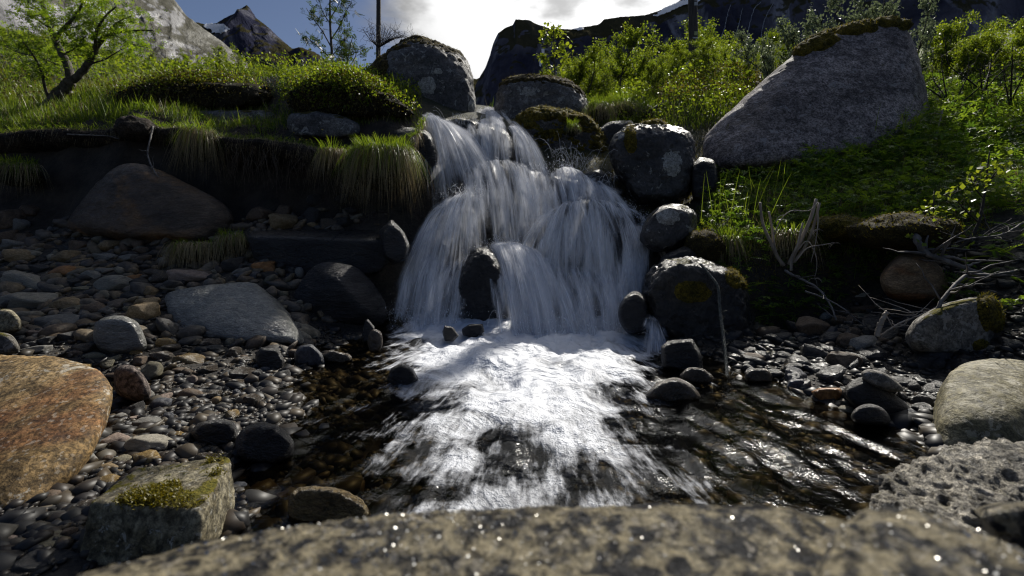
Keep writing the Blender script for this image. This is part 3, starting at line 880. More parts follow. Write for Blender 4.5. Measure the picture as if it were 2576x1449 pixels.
rock('boulder', 'large olive lichened boulder at the right edge of the stream',
     [(2322, 1080, 1.8), (2345, 980, 1.9), (2375, 920, 2.0), (2430, 890, 2.08), (2500, 884, 2.1), (2580, 892, 2.1), (2680, 930, 2.05), (2720, 1050, 1.9), (2680, 1180, 1.62), (2500, 1190, 1.6), (2340, 1150, 1.66)], 1.85,
     front=[(2390, 1040, 1.64), (2560, 1030, 1.62), (2430, 1180, 1.56), (2600, 1180, 1.54), (2450, 940, 1.86)], T=0.25, fT=0.0, mat='olivebig', seed=29, p=14, amp=0.03, sub=6)
rock('boulder', 'rough crumbly granite rock in the lower right corner',
     [(2195, 1250, .92), (2225, 1212, .98), (2290, 1205, 1.0), (2380, 1172, 1.02), (2440, 1112, 1.05), (2500, 1100, 1.06), (2600, 1112, 1.05), (2750, 1140, 1.02), (2780, 1500, .70), (2450, 1480, .68), (2250, 1360, .80)], 0.95,
     front=[(2250, 1700, .72), (2450, 1800, .66), (2750, 1800, .66), (2400, 1600, 1.1), (2750, 1600, 1.1)], T=0.06, fT=0.0, mat='granite', seed=30, p=24, amp=0.06, freq=5, sub=7, ridge=0.07)
rock('foreground_rock', 'blurred speckled granite rock filling the bottom of the picture',
     [(110, 1500), (330, 1415), (560, 1352), (830, 1312), (1080, 1286), (1330, 1312), (1540, 1300), (1760, 1290), (1930, 1276), (2060, 1300), (2180, 1330), (2350, 1800), (-200, 1800)], 0.46, T=0.10, fT=0.0,
     front=[(u_, 1600, 0.33) for u_ in (-100, 300, 700, 1100, 1500, 1900, 2300)] + [(u_, 2200, 0.30) for u_ in (-300, 1288, 2500)],
     mat='granite_near', seed=31, p=40, amp=0.036, freq=6, sub=7, bshrink=0.85, ridge=0.035)
rock('foreground_rock', 'blurred pale hump of granite at the bottom right',
     [(2060, 1420), (2110, 1318), (2180, 1274), (2280, 1268), (2400, 1303), (2560, 1370), (2800, 1480), (2850, 1900), (2000, 1900)], 0.40, T=0.06, fT=0.0, front=[(u_, 1500, 0.30) for u_ in (2050, 2350, 2700)] + [(u_, 2200, 0.27) for u_ in (2000, 2800)], mat='granite_near', seed=32, p=30, amp=0.035, freq=5, ridge=0.02, sub=6, fsh=0.95, bshrink=0.85)
rock('foreground_rock', 'blurred dark edged stone at the right margin behind the granite hump',
     [(2440, 1280), (2480, 1262), (2580, 1255), (2700, 1270), (2800, 1500), (2520, 1400)], 0.6, T=0.1, fT=0.1, mat='granite_near', seed=33, p=24, amp=0.02, sub=5)
rock('stone', 'upright brown egg shaped stone standing in the pool', [(920, 850), (930, 828), (945, 822), (962, 832), (967, 862), (958, 890), (930, 892), (921, 870)], 2.95, T=0.08, fT=0.06, mat='st_wet', seed=34, p=8, amp=0.02, cat='stone')
rock('stone', 'pointed grey stone behind the upright brown one', [(908, 850), (918, 805), (925, 801), (943, 822), (945, 860), (915, 865)], 3.15, T=0.08, fT=0.05, mat='st_dark', seed=35, p=30, amp=0.04, cat='stone')
rock('stone', 'black faceted stone surrounded by ripples, left part of the pool', [(972, 955), (982, 925), (1010, 912), (1040, 925), (1055, 955), (1030, 975), (990, 975)], 2.38, T=0.16, mat='darkwet', seed=36, p=20, amp=0.03, cat='stone')
rock('stone', 'small black stone poking from the foam, left of a flat one', [(1112, 835), (1118, 818), (1140, 822), (1155, 845), (1140, 860), (1118, 858)], 3.2, T=0.08, mat='darkwet', seed=37, p=24, amp=0.04, cat='stone')
rock('stone', 'flat black stone in the foam under the fall', [(1160, 828), (1180, 815), (1215, 814), (1220, 835), (1195, 850), (1165, 845)], 3.35, T=0.1, mat='darkwet', seed=38, p=24, amp=0.04, cat='stone')
rock('stone', 'dark square stone in the shallows below the grey sloping rock', [(640, 895), (655, 873), (700, 876), (718, 905), (715, 935), (670, 938), (645, 920)], 2.62, T=0.14, mat='st_dark', seed=39, p=24, amp=0.03, cat='stone')
rock('stone', 'shiny grey stone with rounded top, right of the dark square one', [(737, 890), (755, 868), (785, 864), (812, 890), (822, 920), (780, 928), (742, 920)], 2.72, T=0.16, mat='st_blue', seed=40, p=20, amp=0.03, cat='stone')
rock('stone', 'flat brown slate in the shallows, nearest the upright brown stone', [(805, 892), (830, 880), (880, 890), (890, 906), (860, 918), (815, 910)], 2.78, T=0.14, mat='st_wet', seed=41, p=26, amp=0.03, cat='stone')
rock('boulder', 'oblong tan rock washed over by water, bottom centre left', [(716, 1300), (718, 1248), (745, 1222), (800, 1216), (870, 1228), (925, 1262), (945, 1320), (880, 1350), (760, 1350)], 1.26, T=0.12, fT=0.05, mat='tanwet', seed=42, p=12, amp=0.06, sub=6, ridge=0.02)
rock('boulder', 'low black wet rock at the edge of the gravel, pointed to the right', [(470, 1090), (500, 1062), (560, 1050), (590, 1058), (605, 1095), (590, 1125), (500, 1125)], 1.72, T=0.2, mat='darkwet', seed=43, p=18, amp=0.04)
rock('boulder', 'rough black rock half in the water, left side of the pool', [(585, 1120), (610, 1075), (660, 1058), (705, 1070), (745, 1110), (740, 1150), (690, 1175), (600, 1165)], 1.62, T=0.2, mat='darkwet', seed=44, p=18, amp=0.06, ridge=0.02)
rock('boulder', 'rounded blue grey boulder in the gravel, lit on its right half', [(226, 850), (232, 810), (260, 792), (310, 788), (350, 805), (372, 845), (380, 885), (340, 898), (260, 896), (235, 880)], 2.75, T=0.3, mat='greyslab', seed=45, p=12, amp=0.03)
rock('boulder', 'grey green boulder cut by the left edge, above the tan boulder', [(-60, 850), (0, 831), (35, 840), (56, 868), (58, 886), (0, 900), (-70, 900)], 2.5, T=0.2, mat='lichengrey', seed=46, p=10, amp=0.03)
rock('boulder', 'pinkish rough boulder right behind the large tan one', [(280, 930), (300, 912), (340, 915), (372, 950), (388, 990), (380, 1012), (330, 1015), (285, 990)], 2.05, T=0.2, mat='pinkrough', seed=47, p=10, amp=0.03)
rock('boulder', 'whitish mossy stone at the left edge above the grey green boulder', [(-40, 800), (0, 774), (30, 776), (56, 800), (58, 830), (30, 842), (-40, 845)], 2.9, T=0.2, mat='mossblock', seed=48, p=12, amp=0.04)
rock('ledge_rock', 'grey rock ledge under the heather mound on the terrace', [(425, 300), (440, 280), (560, 276), (690, 276), (705, 300), (690, 325), (440, 325)], 5.85, T=0.5, fT=0.1, mat='bouldergrey', seed=49, p=24, amp=0.03)
rock('boulder', 'cracked grey rock under the leafy turf mound', [(718, 320), (728, 285), (790, 278), (860, 290), (905, 310), (910, 340), (850, 352), (740, 345)], 5.2, T=0.5, fT=0.15, mat='bouldergrey', seed=50, p=22, amp=0.04, ridge=0.02)
# rocks the water runs over
rock('boulder', 'dark dome with thin threads of water at the top of the fall', [(1160, 370), (1172, 330), (1205, 314), (1250, 312), (1285, 328), (1302, 370), (1300, 420), (1180, 425)], 5.3, T=0.5, fT=0.15, mat='darkwet', seed=51, p=10, amp=0.04)
rock('boulder', 'black rock hump beneath the right fan of white water', [(1375, 560), (1400, 525), (1470, 508), (1550, 525), (1600, 570), (1610, 660), (1580, 760), (1450, 790), (1380, 700)], 4.35, T=0.5, fT=0.12, mat='darkwet', seed=52, p=10, amp=0.04)
rock('boulder', 'black rock hump beneath the left fan of white water', [(1085, 600), (1110, 540), (1160, 502), (1205, 505), (1225, 560), (1230, 680), (1160, 790), (1060, 790), (1040, 700)], 4.35, T=0.5, fT=0.1, mat='darkwet', seed=53, p=10, amp=0.04)
rock('boulder', 'black rock step behind the middle of the waterfall', [(1080, 520), (1150, 432), (1300, 415), (1430, 430), (1560, 470), (1620, 560), (1620, 700), (1450, 760), (1200, 760), (1080, 680)], 4.85, T=0.6, fT=0.1, mat='darkwet', seed=54, p=12, amp=0.06)
rock('boulder', 'mossy black rock beside the spray, left of the dark rounded boulder', [(1450, 440), (1480, 420), (1520, 425), (1545, 455), (1550, 500), (1500, 505), (1455, 480)], 4.75, T=0.4, mat='wetmossy', seed=55, p=12, amp=0.05)
rock('boulder', 'dark rounded rock wedged between the fall and the wet mossy boulder', [(1640, 690), (1660, 640), (1730, 612), (1790, 640), (1790, 700), (1700, 720)], 3.75, T=0.3, mat='darkwet', seed=56, p=10, amp=0.04)

rock('boulder', 'dark wet rock between the big rounded boulder and the top of the fall', [(1085, 330), (1110, 300), (1160, 292), (1200, 300), (1212, 330), (1180, 350), (1110, 345)], 5.95, T=0.5, mat='wetmossy', seed=57, p=14, amp=0.07)
rock('boulder', 'dark rock filling the gap between the shiny shouldered boulder and the huge one', [(1735, 420), (1760, 390), (1800, 400), (1810, 460), (1780, 520), (1740, 505)], 4.85, T=0.4, mat='darkdry', seed=58, p=14, amp=0.06)
rock('boulder', 'dark rock behind the moss boulder, at the foot of the tussocks', [(1490, 330), (1530, 305), (1590, 300), (1610, 330), (1580, 370), (1510, 380)], 6.3, T=0.5, mat='wetmossy', seed=59, p=14, amp=0.07)
# turf mounds of the left terrace: heather above, undercut below
MATS['turfm'] = rock_mat('turf body', (0.016, 0.013, 0.006), (0.050, 0.038, 0.014), 6, 0.7, bump=1.0, rough=0.9)
MOUNDS = [rock('heather_mound', 'long turf mound of dark heather above the grey rock ledge', [(262, 250), (285, 216), (340, 205), (450, 200), (560, 200), (660, 204), (705, 218), (715, 245), (690, 272), (560, 282), (430, 276), (300, 268)], 6.05, T=0.9, fT=0.25, mat='turfm', seed=61, p=8, amp=0.13, freq=4, sub=6, cat='turf mound', fsh=0.85),
          rock('bilberry_mound', 'rounded turf mound with bright bilberry leaves left of the big rounded boulder', [(700, 262), (716, 218), (760, 202), (840, 196), (930, 212), (1000, 240), (1052, 275), (1060, 300), (980, 305), (880, 298), (780, 292), (715, 285)], 5.35, T=0.8, fT=0.2, mat='turfm', seed=62, p=8, amp=0.13, freq=4, sub=6, cat='turf mound', fsh=0.85)]
# ------------------------------------------------------------------ moss hugging the stones
def moss_patch(o, mask, thick, mat, tips, ntips=600, seed=0, tipl=(0.010, 0.028), name='moss_patch', freq=7):
    """moss grown over part of a stone: the faces picked by mask, lifted off the surface"""
    me = o.data
    n = len(me.vertices)
    co = np.zeros(n * 3); me.vertices.foreach_get('co', co); co = co.reshape(-1, 3)
    no = np.zeros(n * 3); me.vertices.foreach_get('normal', no); no = no.reshape(-1, 3)
    wco = co + np.array(o.location)
    u = 1288 + wco[:, 0] / wco[:, 1] * F; v = HOR - (wco[:, 2] - CAM_Z) / wco[:, 1] * F
    w = mask(u, v, no, wco) + 0.45 * fbm(wco * freq + seed, 4)
    f = np.zeros(len(me.polygons) * 3, int); me.polygons.foreach_get('vertices', f); f = f.reshape(-1, 3)
    f = f[(w[f] > 0).any(1)]
    if len(f) == 0: return
    ids, inv = np.unique(f, return_inverse=True)
    ww = np.clip(w[ids], -0.05, 0.5)
    lift = thick * np.clip(ww / 0.3, -0.15, 1) * (1 + 0.6 * fbm(wco[ids] * 16 + seed, 3))
    V = co[ids] + no[ids] * lift[:, None]
    # one part for each separate patch
    fi = inv.reshape(-1, 3); par = np.arange(len(ids))
    for _ in range(60):
        mn = par[fi].min(1); old = par.copy()
        for c_ in range(3): np.minimum.at(par, fi[:, c_], mn)
        par = par[par]
        if (par == old).all(): break
    lab_, cnt = np.unique(par[fi[:, 0]], return_counts=True)
    p_ = None
    for lb, ct in sorted(zip(lab_, cnt), key=lambda q: -q[1]):
        if ct < (40 if name == 'moss_patch' else 3): continue
        ff = fi[par[fi[:, 0]] == lb]; i3, n3 = np.unique(ff, return_inverse=True)
        pp = mk(name, V[i3], n3.reshape(-1, 3), mat, o)
        p_ = p_ or pp
    if p_ is None: return
    if tips is None: return
    rr = np.random.default_rng(seed + 5)
    g = np.where(ww > 0.02)[0]
    if len(g) == 0: return
    k_ = g[rr.integers(0, len(g), ntips)]
    TIPS.append((p_, V[k_] + rr.normal(size=(ntips, 3)) * 0.006, tipl, tips))
TIPS = []
HR = [h[0] for h in HEROES]

# mica flakes glinting on the near granite
M_MICA, t, o = newmat('mica')
b = nd(t, 'ShaderNodeBsdfPrincipled'); t.links.new(b.outputs[0], o.inputs[0])
b.inputs['Base Color'].default_value = (0.85, 0.83, 0.78, 1); b.inputs['Metallic'].default_value = 1.0; b.inputs['Roughness'].default_value = 0.14
for o_, n_ in ((HR[30], 2200), (HR[31], 700)):
    me = o_.data; nv_ = len(me.vertices)
    co = np.zeros(nv_ * 3); me.vertices.foreach_get('co', co); co = co.reshape(-1, 3)
    no = np.zeros(nv_ * 3); me.vertices.foreach_get('normal', no); no = no.reshape(-1, 3)
    g = np.where(no[:, 2] > 0.45)[0]; r0 = np.random.default_rng(77)
    k_ = g[r0.integers(0, len(g), n_)]
    nn = np.array([0, 0, 1.0]) * 0.7 + no[k_] * 0.3 + r0.normal(size=(n_, 3)) * 0.32; nn /= np.linalg.norm(nn, axis=1)[:, None]
    a_ = np.cross(nn, np.array([0.3, 1, 0.1])); a_ /= np.linalg.norm(a_, axis=1)[:, None]; b_ = np.cross(nn, a_)
    s_ = (0.0007 * np.exp(r0.normal(size=n_) * 0.35))[:, None]
    c_ = co[k_] + no[k_] * 0.001
    V = np.stack([c_ + a_ * s_, c_ + b_ * s_, c_ - a_ * s_, c_ - b_ * s_], 1).reshape(-1, 3)
    q = (np.arange(n_)[:, None] * 4 + np.arange(4)[None])
    mk('mica_flakes', V, q, M_MICA, o_, smooth=False)['kind'] = 'stuff'
# ------------------------------------------------------------------ running water
def water_mat():
    m, t, o = newmat('stream water')
    uv = nd(t, 'ShaderNodeUVMap')
    at = nd(t, 'ShaderNodeAttribute', attribute_name='var')      # how much air is beaten into the water
    tcx = nd(t, 'ShaderNodeTexCoord')
    def uvmap(sx, sy):
        mpn = nd(t, 'ShaderNodeMapping')
        mpn.inputs['Scale'].default_value = (sx, sy, 1)
        t.links.new(uv.outputs[0], mpn.inputs[0])
        return mpn.outputs[0]
    s1 = noise_n(t, uvmap(10, 2.0), 1.0, 5, 0.6, 0.6)      # broad flow bands
    s2 = noise_n(t, uvmap(70, 4.0), 1.0, 4, 0.6, 0.3)     # fine threads
    s3 = noise_n(t, uvmap(190, 12.0), 1.0, 3, 0.6, 0.2)
    cl = noise_n(t, tcx.outputs['Object'], 3.4, 5, 0.6, 0.7)   # swirling patches
    calm = mrange(t, at.outputs['Fac'], 0.6, 1.0, 1.0, 0.22)
    f = mth(t, 'ADD', at.outputs['Fac'], mth(t, 'MULTIPLY', mth(t, 'SUBTRACT', s1, 0.5), 0.8))
    f = mth(t, 'ADD', f, mth(t, 'MULTIPLY', calm, mth(t, 'MULTIPLY', mth(t, 'SUBTRACT', s2, 0.5), 0.9)))
    f = mth(t, 'ADD', f, mth(t, 'MULTIPLY', calm, mth(t, 'MULTIPLY', mth(t, 'SUBTRACT', s3, 0.5), 0.55)))
    f = mth(t, 'ADD', f, mth(t, 'MULTIPLY', mth(t, 'SUBTRACT', cl, 0.5), 1.7))
    foam = mrange(t, f, 0.34, 0.95, 0.0, 0.97)
    h = mth(t, 'ADD', mth(t, 'MULTIPLY', s1, 0.6), mth(t, 'ADD', mth(t, 'MULTIPLY', s2, 0.42), mth(t, 'MULTIPLY', s3, 0.18)))
    h2 = noise_n(t, tcx.outputs['Object'], 34, 3, 0.6, 1.0)
    h = mth(t, 'ADD', h, mth(t, 'ADD', mth(t, 'MULTIPLY', h2, 0.38), mth(t, 'MULTIPLY', noise_n(t, tcx.outputs['Object'], 110, 2, 0.5, 0.6), 0.16)))
    bp = nd(t, 'ShaderNodeBump'); bp.inputs['Strength'].default_value = 0.6; bp.inputs['Distance'].default_value = 0.007
    t.links.new(h, bp.inputs['Height'])
    gl = nd(t, 'ShaderNodeBsdfGlossy'); gl.inputs['Roughness'].default_value = 0.06
    t.links.new(bp.outputs[0], gl.inputs['Normal'])
    tr = nd(t, 'ShaderNodeBsdfTransparent'); tr.inputs[0].default_value = (0.36, 0.31, 0.21, 1)
    fr = nd(t, 'ShaderNodeFresnel'); fr.inputs['IOR'].default_value = 1.33
    t.links.new(bp.outputs[0], fr.inputs['Normal'])
    clear = nd(t, 'ShaderNodeMixShader')
    t.links.new(mth(t, 'MINIMUM', mth(t, 'ADD', fr.outputs[0], 0.0), 0.22), clear.inputs[0])
    t.links.new(tr.outputs[0], clear.inputs[1]); t.links.new(gl.outputs[0], clear.inputs[2])
    bp2 = nd(t, 'ShaderNodeBump'); bp2.inputs['Strength'].default_value = 0.9; bp2.inputs['Distance'].default_value = 0.05
    t.links.new(mth(t, 'ADD', mth(t, 'MULTIPLY', mth(t, 'MULTIPLY', h, calm), 0.7), mth(t, 'MULTIPLY', cl, 1.6)), bp2.inputs['Height'])
    df = nd(t, 'ShaderNodeBsdfPrincipled')
    df.inputs['Base Color'].default_value = (0.64, 0.66, 0.71, 1)
    df.inputs['Roughness'].default_value = 0.6
    df.inputs['Subsurface Weight'].default_value = 0.0
    t.links.new(bp2.outputs[0], df.inputs['Normal'])
    mxs = nd(t, 'ShaderNodeMixShader')
    t.links.new(foam, mxs.inputs[0])
    t.links.new(clear.outputs[0], mxs.inputs[1]); t.links.new(df.outputs[0], mxs.inputs[2])
    t.links.new(mxs.outputs[0], o.inputs[0])
    return m

def silk_mat(name, acr, alo, lo, hi, amax, col=(0.80, 0.82, 0.88)):
    m, t, o = newmat(name)
    uv = nd(t, 'ShaderNodeUVMap')
    at = nd(t, 'ShaderNodeAttribute', attribute_name='var')
    def uvmap(sx, sy):
        mpn = nd(t, 'ShaderNodeMapping')
        mpn.inputs['Scale'].default_value = (sx, sy, 1)
        t.links.new(uv.outputs[0], mpn.inputs[0])
        return mpn.outputs[0]
    s1 = noise_n(t, uvmap(acr, alo), 1.0, 5, 0.62, 0.25)
    s2 = noise_n(t, uvmap(acr * 7, alo * 1.3), 1.0, 4, 0.65, 0.1)
    s3 = noise_n(t, uvmap(acr * 0.35, alo * 1.2), 1.0, 3, 0.5, 0.4)
    f = mth(t, 'ADD', mth(t, 'MULTIPLY', s1, 0.5), mth(t, 'ADD', mth(t, 'MULTIPLY', s2, 0.36), mth(t, 'MULTIPLY', s3, 0.3)))
    f = mth(t, 'ADD', mth(t, 'SUBTRACT', f, 0.58), mth(t, 'MULTIPLY', mth(t, 'SUBTRACT', at.outputs['Fac'], 0.5), 0.62))
    a = mrange(t, f, lo, hi, 0.0, amax)
    bp = nd(t, 'ShaderNodeBump'); bp.inputs['Strength'].default_value = 0.7; bp.inputs['Distance'].default_value = 0.02
    t.links.new(mth(t, 'ADD', s1, mth(t, 'MULTIPLY', s2, 0.5)), bp.inputs['Height'])
    df = nd(t, 'ShaderNodeBsdfPrincipled')
    df.inputs['Base Color'].default_value = (*col, 1); df.inputs['Roughness'].default_value = 0.35
    t.links.new(bp.outputs[0], df.inputs['Normal'])
    tl = nd(t, 'ShaderNodeBsdfTranslucent'); tl.inputs[0].default_value = (*col, 1)
    t.links.new(bp.outputs[0], tl.inputs['Normal'])
    mxd = nd(t, 'ShaderNodeMixShader'); mxd.inputs[0].default_value = 0.42
    t.links.new(df.outputs[0], mxd.inputs[1]); t.links.new(tl.outputs[0], mxd.inputs[2])
    tr = nd(t, 'ShaderNodeBsdfTransparent')
    mxs = nd(t, 'ShaderNodeMixShader')
    t.links.new(a, mxs.inputs[0]); t.links.new(tr.outputs[0], mxs.inputs[1]); t.links.new(mxd.outputs[0], mxs.inputs[2])
    t.links.new(mxs.outputs[0], o.inputs[0])
    return m

M_WATER = water_mat()
M_SILK = silk_mat('falling water', 22, 0.7, -0.13, 0.16, 0.97)
M_VEIL = silk_mat('thin falling water', 34, 0.7, -0.06, 0.20, 0.8)

# pool surface: foam thick under the fall, thinning downstream
wx = np.concatenate([np.linspace(-2.6, -1.7, 20)[:-1], np.linspace(-1.7, 2.0, 300), np.linspace(2.0, 2.8, 20)[1:]])
wy = np.concatenate([np.linspace(-6, 0.5, 60)[:-1], np.linspace(0.5, 4.35, 320)])
WX, WY = np.meshgrid(wx, wy)
wxf, wyf = WX.ravel(), WY.ravel()
ox, oy = 0.30, 5.6
ang = np.arctan2(wxf - ox, oy - wyf)
rad = np.hypot(wxf - ox, wyf - oy)
# air in the water: strong near the foot, strongest along the main tongue of the current
ctr = 0.04 + 0.03 * wyf * 0.5
half = np.interp(wyf, [1.2, 1.7, 2.15, 2.8, 3.6], [.40, .40, .50, .78, .92])
lev = np.interp(wyf, [0.9, 1.4, 1.8, 2.2, 2.8, 3.6], [.52, .60, .72, .90, 1.04, 1.12])
side = np.abs(wxf - ctr) / half
airy = lev * np.exp(-side ** 3 * 0.6)
airy = np.maximum(airy, 0.26 * np.exp(-((wxf - 0.0) / 0.80) ** 4) * (wyf < 3.6))
airy += 0.35 * np.exp(-((wyf - 3.72) / 0.25) ** 2) * (wxf > -1.1) * (wxf < 1.0)
airy *= sstep(-1.25, -0.85, wxf - 0.05 * wyf) 
airy = np.clip(airy, 0, 1.15)
pw = np.stack([ang * rad * 0.0 + ang * 9, rad * 1.6, rad * 0], 1)
wz = 0.028 * fbm(pw, 4) + 0.055 * np.clip(airy, 0, 1) * fbm(np.stack([wxf * 3.2, wyf * 3.2, wxf * 0 + 3], 1), 4)
wz += 0.05 * np.clip(airy, 0, 1) ** 2 * np.abs(fbm(np.stack([wxf * 6, wyf * 4.5, wxf * 0 + 8], 1), 4))
wz += 0.015 * fbm(np.stack([ang * 30, rad * 3, rad * 0 + 4], 1), 3)
wz += 0.11 * np.exp(-((wyf - 3.78) / 0.16) ** 2) * (0.6 + 0.6 * fbm(np.stack([wxf * 5, wyf * 5, wxf * 0], 1), 3)) * (np.abs(wxf - 0.1) < 1.2)
gh = H(wxf, wyf)
keep = (gh < 0.06).reshape(WX.shape)
n0, n1 = WX.shape
kf = (np.arange(n0 - 1)[:, None] * n1 + np.arange(n1 - 1)[None])
kq = keep[:-1, :-1] | keep[1:, 1:] | keep[:-1, 1:] | keep[1:, :-1]
kf = kf[kq].ravel()
tag(mk('stream', np.stack([wxf, wyf, wz], 1), np.stack([kf, kf + 1, kf + n1 + 1, kf + n1], 1), M_WATER,
       uv=np.stack([ang * 1.0, rad], 1), var=airy), 'foaming stream pool below the waterfall', kind='structure')

fall = empty('waterfall', P(1288, 830, 3.7), 'white silky waterfall dropping in several fans over black rocks', 'waterfall')
fall['kind'] = 'structure'
FANS = []
def fan(S, E, k=0.7, dens=0.5, mat=None, seed=0, n=46, m=30, jit=0.035, layers=2, fray=1.5, lift=0.0):
    """a sheet of water: leaves the line S, follows a falling arc and lands on the line E"""
    S3, E3 = Pn(S), Pn(E)
    s = spline(S3, n); e = spline(E3, n)
    tt = np.linspace(-0.16, 1.16, m)
    wid = np.linalg.norm(e[-1] - e[0]) * 0.5 + np.linalg.norm(s[-1] - s[0]) * 0.5
    ln = np.linalg.norm(e.mean(0) - s.mean(0))
    for ly in range(layers):
        V = np.zeros((m, n, 3))
        for i, tk in enumerate(tt):
            q = s + (e - s) * tk
            q[:, 2] = s[:, 2] + (e[:, 2] - s[:, 2]) * np.where(tk < 0, 0.25 * tk, (1 - k) * tk + k * tk * tk) + lift * 4 * tk * (1 - tk) * (1 - tk)
            a = np.linspace(0, wid * 8, n)
            nz = fbm(np.stack([a, np.full(n, tk * 1.2 + seed), np.full(n, ly * 5.0)], 1), 3)
            q[:, 1] += -jit * (0.3 + tk) * nz * 2.2 - ly * 0.035 * np.sin(np.pi * tk)
            q[:, 2] += jit * (0.3 + tk) * fbm(np.stack([a, np.full(n, tk * 1.2 + seed + 9), np.full(n, ly * 5.0)], 1), 3)
            V[i] = q
        uu = np.broadcast_to(np.linspace(0, wid, n)[None] + seed * 3.7 + ly * 11.3, (m, n))
        vv = np.broadcast_to((np.sqrt(np.maximum(tt + 0.16, 0)) * ln)[:, None] + seed, (m, n))
        x = np.linspace(0, 1, n)
        edge = np.minimum(sstep(0, 0.16 * fray, x), sstep(0, 0.16 * fray, 1 - x))
        dn = dens + 0.5 * (edge[None] - 1) * np.linspace(0.8, 1.5, m)[:, None] - 0.12 * tt[:, None] + 0.08 * (1 - ly) - 0.6 * sstep(0.92, 1.16, tt + 0.12 * fbm(np.stack([tt * 0, tt * 3 + seed, tt * 0], 1), 2))[:, None] - 0.45 * sstep(0.02, -0.16, tt)[:, None] + 0.22 * fbm(np.stack([np.linspace(0, wid * 5, n), np.full(n, seed * 2.3), np.full(n, ly * 3.0)], 1), 3)[None]
        kk = (np.arange(m - 1)[:, None] * n + np.arange(n - 1)[None]).ravel()
        FANS.append((V.reshape(-1, 3), np.stack([kk, kk + 1, kk + n + 1, kk + n], 1), np.stack([uu.ravel(), vv.ravel()], 1), dn.ravel(), mat or M_SILK))
        o = mk('water_sheet', *FANS[-1][:2], FANS[-1][4], fall, uv=FANS[-1][2], var=FANS[-1][3])
        o.matrix_parent_inverse = Matrix.Translation(-fall.location)
# threads of water: soft edged ribbons following the same arcs
RIB = MB()
def ribbon_mat():
    m, t, o = newmat('water threads')
    uv = nd(t, 'ShaderNodeUVMap'); sp_ = nd(t, 'ShaderNodeSeparateXYZ'); t.links.new(uv.outputs[0], sp_.inputs[0])
    at = nd(t, 'ShaderNodeAttribute', attribute_name='var')
    x = mth(t, 'ABSOLUTE', mth(t, 'SUBTRACT', mth(t, 'FRACT', sp_.outputs[0]), 0.5))
    a = mth(t, 'MULTIPLY', mrange(t, x, 0.46, 0.0), at.outputs['Fac'])
    mpn = nd(t, 'ShaderNodeMapping'); mpn.inputs['Scale'].default_value = (9, 1.5, 1); t.links.new(uv.outputs[0], mpn.inputs[0])
    a = mth(t, 'MULTIPLY', a, mrange(t, noise_n(t, mpn.outputs[0], 1.0, 3, 0.6), 0.34, 0.62, 0.25, 1.0))
    df = nd(t, 'ShaderNodeBsdfDiffuse'); df.inputs[0].default_value = (0.90, 0.91, 0.94, 1)
    tl = nd(t, 'ShaderNodeBsdfTranslucent'); tl.inputs[0].default_value = (0.90, 0.91, 0.94, 1)
    mxd = nd(t, 'ShaderNodeMixShader'); mxd.inputs[0].default_value = 0.5
    t.links.new(df.outputs[0], mxd.inputs[1]); t.links.new(tl.outputs[0], mxd.inputs[2])
    tr = nd(t, 'ShaderNodeBsdfTransparent')
    mxs = nd(t, 'ShaderNodeMixShader')
    t.links.new(a, mxs.inputs[0]); t.links.new(tr.outputs[0], mxs.inputs[1]); t.links.new(mxd.outputs[0], mxs.inputs[2])
    t.links.new(mxs.outputs[0], o.inputs[0])
    return m
M_RIB = ribbon_mat()
_fan0 = fan
def fan(S, E, k=0.7, dens=0.5, mat=None, seed=0, rib=1.0, **kw):
    _fan0(S, E, k, dens - 0.22, mat, seed, **kw)
    r = np.random.default_rng(900 + seed)
    s, e = spline(Pn(S), 64), spline(Pn(E), 64)
    wid = (np.linalg.norm(e[-1] - e[0]) + np.linalg.norm(s[-1] - s[0])) * 0.5
    nrib = int(rib * (36 + 125 * wid))
    m = 12
    for j in range(nrib):
        a = np.clip(r.beta(1.2, 1.2) + r.normal() * 0.02, 0, 1); x = a * 63; i = int(min(x, 62)); f = x - i
        s0 = s[i] * (1 - f) + s[i + 1] * f
        b2 = np.clip(a + r.normal() * 0.05, 0, 1) * 63; i2 = int(min(b2, 62)); f2 = b2 - i2
        e0 = e[i2] * (1 - f2) + e[i2 + 1] * f2 + r.normal(size=3) * np.array([0.03, 0.03, 0.05])
        t0 = r.uniform(-0.2, 0.6); t1 = min(1.2, t0 + r.uniform(0.3, 0.9))
        tt = np.linspace(t0, t1, m)[:, None]
        kk_ = min(0.95, k + r.uniform(-0.12, 0.12))
        q = s0 + (e0 - s0) * tt
        q[:, 2] = (s0[2] + (e0[2] - s0[2]) * np.where(tt < 0, 0.25 * tt, (1 - kk_) * tt + kk_ * tt * tt))[:, 0]
        q[:, 1] -= r.uniform(0.0, 0.07) * (0.4 + np.clip(tt[:, 0], 0, 1)); q[:, 2] += r.normal() * 0.012
        w = np.exp(r.uniform(np.log(0.008), np.log(0.07))) * (0.6 + 0.8 * np.clip(tt, 0, 1.2))
        tg = np.gradient(q, axis=0); sd = np.cross(tg, np.array([r.normal() * 0.25, -1.0, 0.35])); sd /= np.linalg.norm(sd, axis=1)[:, None] + 1e-9
        V = np.stack([q - sd * w, q, q + sd * w], 1).reshape(-1, 3)
        al = (np.sin(np.linspace(0, np.pi, m)) ** 0.8) * r.uniform(0.35, 1.0)
        uu = np.tile([0.04, 0.5, 0.96], m) + j
        vv = np.repeat(np.linspace(0, 1, m) * np.linalg.norm(e0 - s0) * 2 + j * 1.7, 3)
        g = np.arange(m - 1)[:, None] * 3 + np.arange(2)[None]; g = g.ravel()
        RIB.add(V, np.stack([g, g + 1, g + 4, g + 3], 1), None, np.repeat(al, 3), np.stack([uu, vv], 1))
fan([(1213, 270, 8.2), (1240, 270, 8.2)], [(1188, 320, 5.65), (1285, 322, 5.65)], 0.15, 0.95, seed=1, jit=0.05, layers=2)
